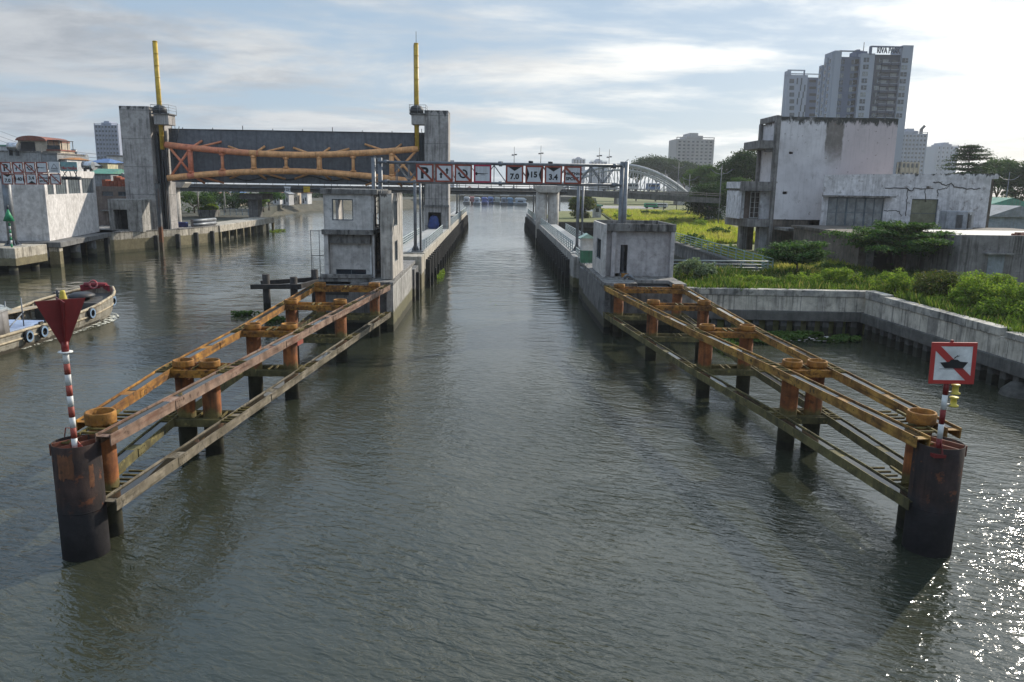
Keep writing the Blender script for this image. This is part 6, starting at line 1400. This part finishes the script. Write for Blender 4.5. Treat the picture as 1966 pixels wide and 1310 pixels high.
def umbrella(label, base, zc, R_, tiers, kind, leaf, seed, r0=.16, dens=1.0):
    t = thing('umbrella_tree', label, 'tree', tuple(base)); g = np.random.default_rng(seed); gr_ = random.Random(seed); mb = MB(); b = Vector(base); top = Vector((b.x, b.y, zc+.4)); mb.pipe([b, b.lerp(top, .35)+Vector((.15, 0, 0)), top], r0, 9, True, r0*.45)
    P_, Nn = [], []
    for (dz, rr) in tiers:
        nb = 9
        for k in range(nb):
            a = 2*math.pi*(k+gr_.random()*.7)/nb; L = R_*rr*gr_.uniform(.72, 1.12); st = Vector((b.x, b.y, zc+dz-.35)); dirv_ = Vector((math.cos(a), math.sin(a), 0)); e = st+dirv_*L+Vector((0, 0, .35+gr_.uniform(-.1, .25)))
            mb.pipe([st, st.lerp(e, .5)+Vector((0, 0, .18)), e], r0*.35, 5, True, .012)
            for s in np.linspace(.18, 1, int(9*max(L, 1)/2)+3):
                n_ = int(46*dens); q = np.array(st.lerp(e, s))+np.array([0, 0, .1]); wd = .42*(1.15-s*.55)*max(1, L/2.8)
                o = g.normal(0, 1, (n_, 3))*np.array([wd, wd, .075])+q; o[:, 2] -= ((o[:, :2]-q[:2])**2).sum(1)*.12; P_.append(o); Nn.append(np.tile([0, 0, 1.2], (n_, 1)))
    mb.build('trunk', m_bark, t); leaves(np.concatenate(P_), np.concatenate(Nn), leaf, LF[kind], 'crown', t, .55, .4); return t
b1 = G(1525, 540, 2.45); umbrella('small flat topped feathery tree in front of the ruin, left of the big one', b1, 4.75, 2.9, [(0, 1.0), (.55, .62), (-.45, .8)], 'fern', .28, 31, .10, .75)
b2 = Vector((34.9, 65.5, 2.45)); umbrella('large flat topped feathery tree spreading in front of the garage doors', b2, 5.7, 5.8, [(.1, 1.0), (.65, .72), (1.15, .42), (-.45, .82)], 'fern', .30, 32, .2, .8)
# shrubs on the near right bank
sh = 'bushes behind the retaining wall'
def bush(label, x, y, rad, kind, leaf, ncl, nlf, rcl, seed, z=2.45, name='bush'):
    t = thing(name, label, 'bush', (x, y, z), sh); mb = MB(); g = random.Random(seed)
    for k in range(7): a = 2*math.pi*k/7; mb.pipe([(x, y, z-.1), (x+math.cos(a)*rad[0]*.4, y+math.sin(a)*rad[1]*.4, z+rad[2]*.7), (x+math.cos(a)*rad[0]*.8, y+math.sin(a)*rad[1]*.8, z+rad[2]*(1+g.uniform(-.2, .4)))], .04, 5, True, .012)
    mb.build('stems', m_bark, t)
    p, n = crown_points((x, y, z+rad[2]*.75), rad, ncl, nlf, rcl, 1.2, .3, seed); g2 = np.random.default_rng(seed)
    for k in range(int(10+8*rad[0])):                         # sprays that break the outline
        a = g2.uniform(0, 6.28); rr = g2.uniform(.3, 1); e = np.array([x+math.cos(a)*rad[0]*rr, y+math.sin(a)*rad[1]*rr, z+rad[2]*(1.9-.7*rr)]); u = np.linspace(0, 1, 26)[:, None]
        o_ = e+u*np.array([math.cos(a)*.3, math.sin(a)*.3, .15+.45*rad[2]*g2.random()])+g2.normal(0, .06, (26, 3)); p = np.concatenate([p, o_]); n = np.concatenate([n, np.tile([0, 0, .6], (26, 1))]); leaves(p, n, leaf, LF[kind], 'foliage', t); return t
q = G(1335, 548, 2.45); bush('pale silvery leaved bush beside the grey green railing', q.x, q.y+.6, (1.5, 1.1, 1.15), 'silver', .20, 60, 60, .34, 41)
for i, (px, py, rad, kd, lab) in enumerate(((1445, 555, (2.6, .7, .55), 'bright', 'low bright green weeds along the coping left of the wall corner'), (1540, 557, (2.0, .7, .65), 'bright', 'low yellow green weeds on the coping before the small feathery tree'),
      (1612, 556, (1.7, 1.0, .95), 'bright', 'rounded bright green bush just left of the wall corner'), (1712, 578, (1.6, 1.2, 1.15), 'bright', 'rounded bright bush just right of the wall corner'), (1765, 590, (.9, .8, .5), 'bright', 'small yellowish bush behind the descending coping'),
      (1600, 530, (2.2, 1.2, .6), 'mid', 'dark green bush below the small feathery tree'), (1690, 545, (2.6, 1.3, .5), 'mid', 'dark low bush below the garage doors'), (1800, 560, (2.0, 1.4, .6), 'mid', 'dark bush before the annex corner'), (1478, 520, (1.0, .9, .7), 'mid', 'dark bush beside the fence corner'), (1560, 512, (2.4, 1.4, .7), 'silver', 'grey green leafy bush under the ruin wall'))):
    q = G(px, py, 2.45); bush(lab, q.x, q.y, rad, kd, .13, int(38*rad[0]+14), 70, .30, 50+i)
for i, (x, y, rad, kd, lab, lf) in enumerate(((28.7, 49.2, (1.5, 1.4, 1.35), 'olive', 'tall olive bush with upright sprays behind the right wall', .16), (29.0, 45.6, (1.5, 1.5, 1.25), 'bright', 'big bright green bush right of the olive bush, nearest the coping', .15), (30.5, 47.0, (1.6, 1.6, 1.45), 'bright', 'broad bright bush at the right edge below the annex door', .15), (28.4, 43.2, (1.0, 1.2, .75), 'bright', 'low bright bush overhanging the right wall coping', .14), (30.3, 43.9, (1.6, 1.5, 1.3), 'bright', 'bright green bush at the far right edge', .15), (27.6, 47.2, (.7, .9, .5), 'bright', 'yellow green bush by the wall below the olive bush', .13), (29.6, 40.8, (1.3, 1.6, .9), 'bright', 'full bright bush spilling down towards the near end of the right wall', .15), (32.0, 50.5, (1.8, 1.5, 1.1), 'mid', 'mid green bush between the olive bush and the annex', .15))):
    bush(lab, x, y, rad, kd, lf, int(70*rad[0]), 85, .40, 80+i)
# background trees
bt_ = 'background trees on the right bank'
TR = [('dark broad tree left of the pale pinkish tower', 1262, 318, 40, 14, 400, 'dark'), ('dark tree in front of the pale pinkish tower', 1316, 330, 34, 16, 400, 'dark'), ('dark tree over the end of the arch', 1224, 326, 20, 14, 400, 'dark'),
      ('light green feathery tree right of the arch bridge end', 1352, 342, 36, 20, 215, 'mid'), ('dense dark tree standing at the edge of the grass', 1362, 384, 40, 32, 165, 'dark'), ('mid green tree left of the ruin canopy', 1385, 352, 34, 18, 210, 'mid'),
      ('large dark spreading tree behind the ruin canopy', 1432, 328, 52, 40, 185, 'dark'), ('pale green tree behind the balcony roof', 1418, 356, 24, 12, 160, 'mid'), ('willowy olive tree by the small white kiosk', 1118, 392, 24, 18, 185, 'olive'), ('bushy tree at the right edge beyond the workshop', 1962, 345, 40, 34, 170, 'dark'), ('rounded tree behind the layered tree', 1920, 330, 34, 26, 190, 'mid'), ('dark tree below the layered tree', 1885, 345, 34, 26, 180, 'dark')]
for i, (lab, px, py, rx, rz, y, kd) in enumerate(TR):
    c = V(px, py, y); s = y/1490; r_ = (rx*s, rx*s*.8, rz*s); tree(lab, (c.x, y, 2.4), c-Vector((0, 0, rz*s*.25)), (r_[0], r_[1], r_[2]*1.2), kd, .0024*y+.12, int(100+rx*1.5), 90, rx*s*.30, .25+.02*rx*s, 100+i, 'tree', 'tree', bt_)
# layered tree
c = V(1862, 300, 160); t = thing('layered_tree', 'tall layered tree with flat dark tiers against the sky at right', 'tree', (c.x, 160, 2.4), bt_); mb = MB(); mb.tube((c.x, 160, 2.4), (c.x, 160, V(1862, 285, 160).z), .4, .08, n=8); P_, Nn = [], []
g = np.random.default_rng(77); 
for i, (py, rx) in enumerate(((283, 16), (290, 27), (298, 34), (306, 38), (315, 44), (324, 47), (334, 48))):
    for k in range(9):
        a = 6.283*(k+g.random())/9; L = rx*160/1490*g.uniform(.7, 1.1); z = V(1862, py, 160).z+g.uniform(-.25, .25); mb.tube((c.x, 160, z-.3), (c.x+math.cos(a)*L, 160+math.sin(a)*L, z), .07, .02, n=5)
        for s in np.linspace(.25, 1, 6): o = g.normal(0, 1, (26, 3))*np.array([.55, .55, .13])+np.array([c.x+math.cos(a)*L*s, 160+math.sin(a)*L*s, z]); P_.append(o); Nn.append(np.tile([0, 0, 1.3], (26, 1)))
mb.build('trunk', m_bark, t); leaves(np.concatenate(P_), np.concatenate(Nn), .42, LF['dark'], 'crown', t)
bl = 'trees on the left bank'
for i, (lab, px, py, rx, rz, y, kd) in enumerate((('dark green tree behind the round column on the left bank', 372, 388, 36, 26, 175, 'mid'), ('dark spreading tree between the two utility poles', 412, 384, 34, 20, 190, 'dark'), ('dark tree behind the palm like plants', 447, 386, 30, 18, 205, 'dark'), ('broad layered tree under the road bridge', 515, 378, 30, 18, 200, 'fern'), ('dark tree beside the bridge pier', 478, 388, 22, 16, 190, 'dark'), ('bright palm like plant in the quay planter', 408, 402, 10, 9, 160, 'bright'), ('second bright palm like plant in the quay planter', 395, 405, 9, 8, 158, 'bright'), ('yellow green shrub right of the bridge pier', 505, 386, 10, 8, 190, 'bright'), ('small green tree between brown house and pylon', 252, 372, 8, 14, 135, 'bright'), ('small tree beside the shed on the left', 210, 335, 8, 9, 150, 'mid'), ('far bank tree under the middle of the gate', 560, 379, 30, 15, 330, 'mid'), ('far bank tree right of the concrete house', 775, 376, 34, 13, 420, 'dark'), ('far bank tree behind the control house', 690, 376, 36, 13, 400, 'mid'), ('far bank tree under the right end of the gate', 620, 378, 34, 13, 360, 'dark'))):
    c = V(px, py, y); s = y/1490; tree(lab, (c.x, y, 2.4), c, (rx*s, rx*s*.8, rz*s), kd, .0022*y+.1, 46, 55, rx*s*.32, .2, 140+i, 'tree' if 'shrub' not in lab else 'shrub', 'tree', bl)
tag(MB().add([(V(385, 400, 158).x, 157, 2.6), (V(415, 400, 158).x, 157, 2.6), (V(415, 400, 158).x, 159.5, 2.6), (V(385, 400, 158).x, 159.5, 2.6), (V(383, 400, 158).x, 156.8, 3.9), (V(417, 400, 158).x, 156.8, 3.9), (V(417, 400, 158).x, 159.7, 3.9), (V(383, 400, 158).x, 159.7, 3.9)], [(0,3,2,1),(4,5,6,7),(0,1,5,4),(1,2,6,5),(2,3,7,6),(3,0,4,7)]).build('planter', m_slab), 'grey concrete planter on the left quay holding the palm like plants', 'planter')
for px, y, lab in ((381, 165, 'pale utility pole behind the pipe stack on the left bank'), (432, 178, 'pale utility pole right of the palm like plants')):
    c = V(px, 400, y); u_ = thing('utility_pole', lab, 'utility pole', (c.x, y, 2.6), 'utility poles on the left bank'); MB().tube((c.x, y, 2.6), (c.x, y, 9.6), .2, .14, n=8).build('pole', m_pierc, u_); MB().bar((c.x-.8, y, 8.9), (c.x+.8, y, 8.9), .12, .12).build('crossarm', m_dsteel, u_)
# market row under the bridge
rg = random.Random(31)
for i, px in enumerate((420, 436, 452, 530, 548, 566, 584)):
    y = 230+rg.uniform(-10, 25); w_ = rg.uniform(10, 15); mm = [m_h3, m_h1, m_h2][i % 3]
    plain_house('riverside_house', ['low white stall building behind the palms', 'low grey stall building left of the blue sign', 'low cream stall building beside the bridge pier', 'white riverside house right of the bridge pier', 'grey riverside house above the embankment', 'cream riverside house above the embankment', 'white riverside house left of the control house'][i], px-w_/2, px+w_/2, 372+rg.uniform(-3, 6), y, 6, mm, 'gablex', [m_rred, m_rgrey, m_rblue][i % 3], [(.2,.45,.1,.5), (.6,.8,.3,.6)])
gf = railing('blue grey railing along the back of the left pile deck', [(V(430, 405, 165).x, 165), (V(500, 405, 165).x, 165)], mat('blue_rail_paint', (.18,.26,.36), (.14,.2,.28), 2, .5), 2.6, 1.3, 1.2, 5)
rg = random.Random(55)
for i in range(10):
    px = 628+i*24+rg.uniform(-5, 5); y = 520+rg.uniform(0, 40); hp = 368+rg.uniform(-5, 4)
    plain_house('far_house', ['white', 'grey', 'cream', 'red roofed', 'pale', 'dim', 'bluish', 'narrow white', 'tall grey', 'low cream'][i]+' house on the far bank between control house and gate pylon', px-9, px+9, hp, y, 8, [m_h3, m_h1, m_h2][i % 3], 'gablex', [m_rred, m_rgrey, m_rblue][i % 3], [(.2,.4,.2,.6), (.6,.8,.2,.6)])
for i in range(9):
    px = 884+i*17; y = 505+rg.uniform(0, 30)
    plain_house('far_house', ['white', 'grey', 'cream', 'brown roofed', 'pale', 'dull', 'blue roofed', 'narrow', 'broad'][i]+' house on the far bank behind the house boats', px-8, px+8, 366+rg.uniform(-4, 3), y, 8, [m_h1, m_h5, m_h3][i % 3], 'gablex', [m_rgrey, m_rred, m_rblue][i % 3], [(.2,.4,.2,.6)])

# grass, ground cover
def grass(name, n, fn, h0, h1, m, w=.05, tilt=.35):
    P_ = fn(n); n = len(P_); h = RG.uniform(h0, h1, n)*(.55+.75*np.clip(.5+.5*np.sin(P_[:, 0]*1.7+np.sin(P_[:, 1]*.8)*2)*np.cos(P_[:, 1]*1.1+P_[:, 0]*.6), 0, 1)); a = RG.uniform(0, 6.283, n); d = np.stack([np.cos(a), np.sin(a), 0*a], 1); le = RG.normal(0, tilt, (n, 2)); top = P_+np.stack([le[:, 0]*h, le[:, 1]*h, h], 1)
    ww = w*(.7+RG.random(n))[:, None]; co = np.stack([P_-d*ww, P_+d*ww, top+d*ww*.15, top-d*ww*.15], 1).reshape(-1, 3)
    me = bpy.data.meshes.new(name); me.vertices.add(n*4); me.vertices.foreach_set('co', co.ravel()); me.loops.add(n*4); me.loops.foreach_set('vertex_index', np.arange(n*4)); me.polygons.add(n); me.polygons.foreach_set('loop_start', np.arange(0, n*4, 4)); me.polygons.foreach_set('loop_total', np.full(n, 4)); me.update(); me.materials.append(m)
    o = bpy.data.objects.new(name, me); C.objects.link(o); return o
m_gf = leafmat('sunlit_grass', (.22,.27,.04), (.32,.34,.065), (.38,.32,.12), .55, (.34,.29,.12)); m_gn = leafmat('shaded_grass', (.035,.07,.013), (.075,.125,.022), (.26,.23,.10), .35)  # near bank grass coloured dark for the shade of ruin and trees
def fieldpts(n):
    y = 66+(235-66)*RG.random(n)**1.3; xl = np.interp(y, [66, 150, 235], [24.8, 24.8, 31.5]); x = xl+RG.random(n)**1.25*(np.interp(y, [66, 100, 235], [14, 12, 34])); z = 2.45+0*x
    ok = ~((x > 25.5) & (y > 82) & (y < 104) & (x > 26.5)); ok &= ~((x > 32.8) & (y < 104)); k = np.sin(x*.9)*np.cos(y*.31)+np.sin(x*.37+y*.21); ok &= (k > -1.1)
    return np.stack([x, y, z], 1)[ok]
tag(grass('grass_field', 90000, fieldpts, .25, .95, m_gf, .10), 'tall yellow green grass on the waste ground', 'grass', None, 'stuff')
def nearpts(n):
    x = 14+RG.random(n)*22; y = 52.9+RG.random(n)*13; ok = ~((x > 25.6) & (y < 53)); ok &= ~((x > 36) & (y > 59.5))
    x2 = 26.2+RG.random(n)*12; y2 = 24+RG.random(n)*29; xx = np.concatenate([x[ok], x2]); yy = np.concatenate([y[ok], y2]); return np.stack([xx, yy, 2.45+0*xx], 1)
tag(grass('bank_grass', 42000, nearpts, .2, .95, m_gn, .05), 'green grass and weeds below the trees and garage, coloured dark as shade', 'grass', None, 'stuff')
def edgepts(n):
    x = 12.9+RG.random(n)*13; y = 52.75+RG.random(n)**1.8*2.2; y2 = 24+RG.random(n)*28; x2 = 26.35+RG.random(n)**1.8*1.9; xx = np.concatenate([x, x2]); yy = np.concatenate([y, y2]); ok = np.sin(xx*1.9+yy*.7)+np.sin(xx*.8-yy*1.3)+RG.normal(0, .5, len(xx)) > -.35; xx, yy = xx[ok], yy[ok]; return np.stack([xx, yy, 2.45+0*xx], 1)
m_gb = leafmat('mixed_bank_grass', (.075,.13,.025), (.15,.215,.04), (.27,.24,.11), .4)  # lighter copy of the bank grass, sun put into its colour
tag(grass('wall_top_grass', 8000, edgepts, .2, 1.05, m_gb, .045), 'sunlit yellow green grass along the top of the retaining wall', 'grass', None, 'stuff')
for i in range(26):                                         # clumps of scrub over the field
    y = 75+RG.random()*150; x = 25.5+RG.random()*(6 if y < 105 else 24)
    if 82 < y < 105 and x > 26.3: x = 25.6
    r_ = .7+RG.random()*1.1; 
    if i < 20:
        t = bush('x', x, y, (r_, r_, r_*.55), ['mid', 'bright'][i % 2], .26, 26, 40, .4, 200+i); t['label'] = 'low scrub clump growing in the yellow green grass field'; t['group'] = 'scrub clumps in the grass field'
def hyac(cx, cy, rx, ry, n, z=.02):
    a = RG.uniform(0, 6.283, n); r = np.sqrt(RG.random(n)); x = cx+rx*r*np.cos(a); y = cy+ry*r*np.sin(a); k = np.sin(x*2.1)*np.cos(y*2.7)+np.sin(x*.9-y*1.3); ok = k > -.55
    return np.stack([x[ok], y[ok], z+RG.random(ok.sum())*.28], 1)
p = np.concatenate([hyac(20.6, 50.6, 3.2, 1.1, 5200), hyac(17.3, 49.6, 2.2, 1.3, 2400), hyac(22.4, 49.9, 2.0, .9, 1200), hyac(14.6, 46.8, .9, 3.2, 900)]); tag(leaves(p, np.tile([0, 0, 1.2], (len(p), 1)), .26, LF['mid'], 'water_hyacinth', None, .6, .6), 'floating water hyacinth mat in the corner below the retaining wall', 'water plants', None, 'stuff')
p = np.concatenate([hyac(-17.6, 57.0, 1.7, .7, 900), hyac(-14.4, 54.6, 1.6, .7, 500)]); tag(leaves(p, np.tile([0, 0, 1.2], (len(p), 1)), .26, LF['mid'], 'water_hyacinth', None, .6, .6), 'floating water hyacinth beside the small dark pile dolphin', 'water plants', None, 'stuff')
p = np.concatenate([hyac(-5.7, 84, .35, 4, 500), hyac(.1, 63.8, .5, .4, 60), hyac(-43.0, 156, 1.6, 3, 700)]); tag(leaves(p, np.tile([0, 0, 1.2], (len(p), 1)), .24, LF['bright'], 'water_hyacinth', None, .6, .6), 'scattered small clumps of floating hyacinth along the lock walls', 'water plants', None, 'stuff')
mb = MB(); g = random.Random(66)
for k in range(60):
    x, y = g.uniform(17.5, 24.4), g.uniform(49.0, 51.4); s = g.uniform(.05, .16); mb.add([(x-s, y-s*.6, .10), (x+s, y-s*.5, .12), (x+s*.9, y+s*.7, .13), (x-s, y+s*.5, .11)], [(0, 1, 2, 3)])
tag(mb.build('floating_litter', mat('litter_plastic', (.55,.54,.50), (.35,.30,.25), 4, .6, bump=0)), 'bits of pale floating litter among the hyacinth', 'litter', None, 'stuff')

# ------------------------------------------------------------------ haze over the city
hz = bpy.data.materials.new('haze_air'); hz.use_nodes = True; t_ = hz.node_tree; t_.nodes.clear(); ho = N(t_, 'ShaderNodeOutputMaterial'); hv_ = N(t_, 'ShaderNodeVolumePrincipled')
hv_.inputs['Color'].default_value = (.88, .93, 1, 1); hv_.inputs['Density'].default_value = .00016; hv_.inputs['Anisotropy'].default_value = .3; t_.links.new(hv_.outputs[0], ho.inputs['Volume'])
tag(MB().box(-720, 920, -30, 1520, -3.2, 92).build('haze', hz), None, None, None, 'stuff')
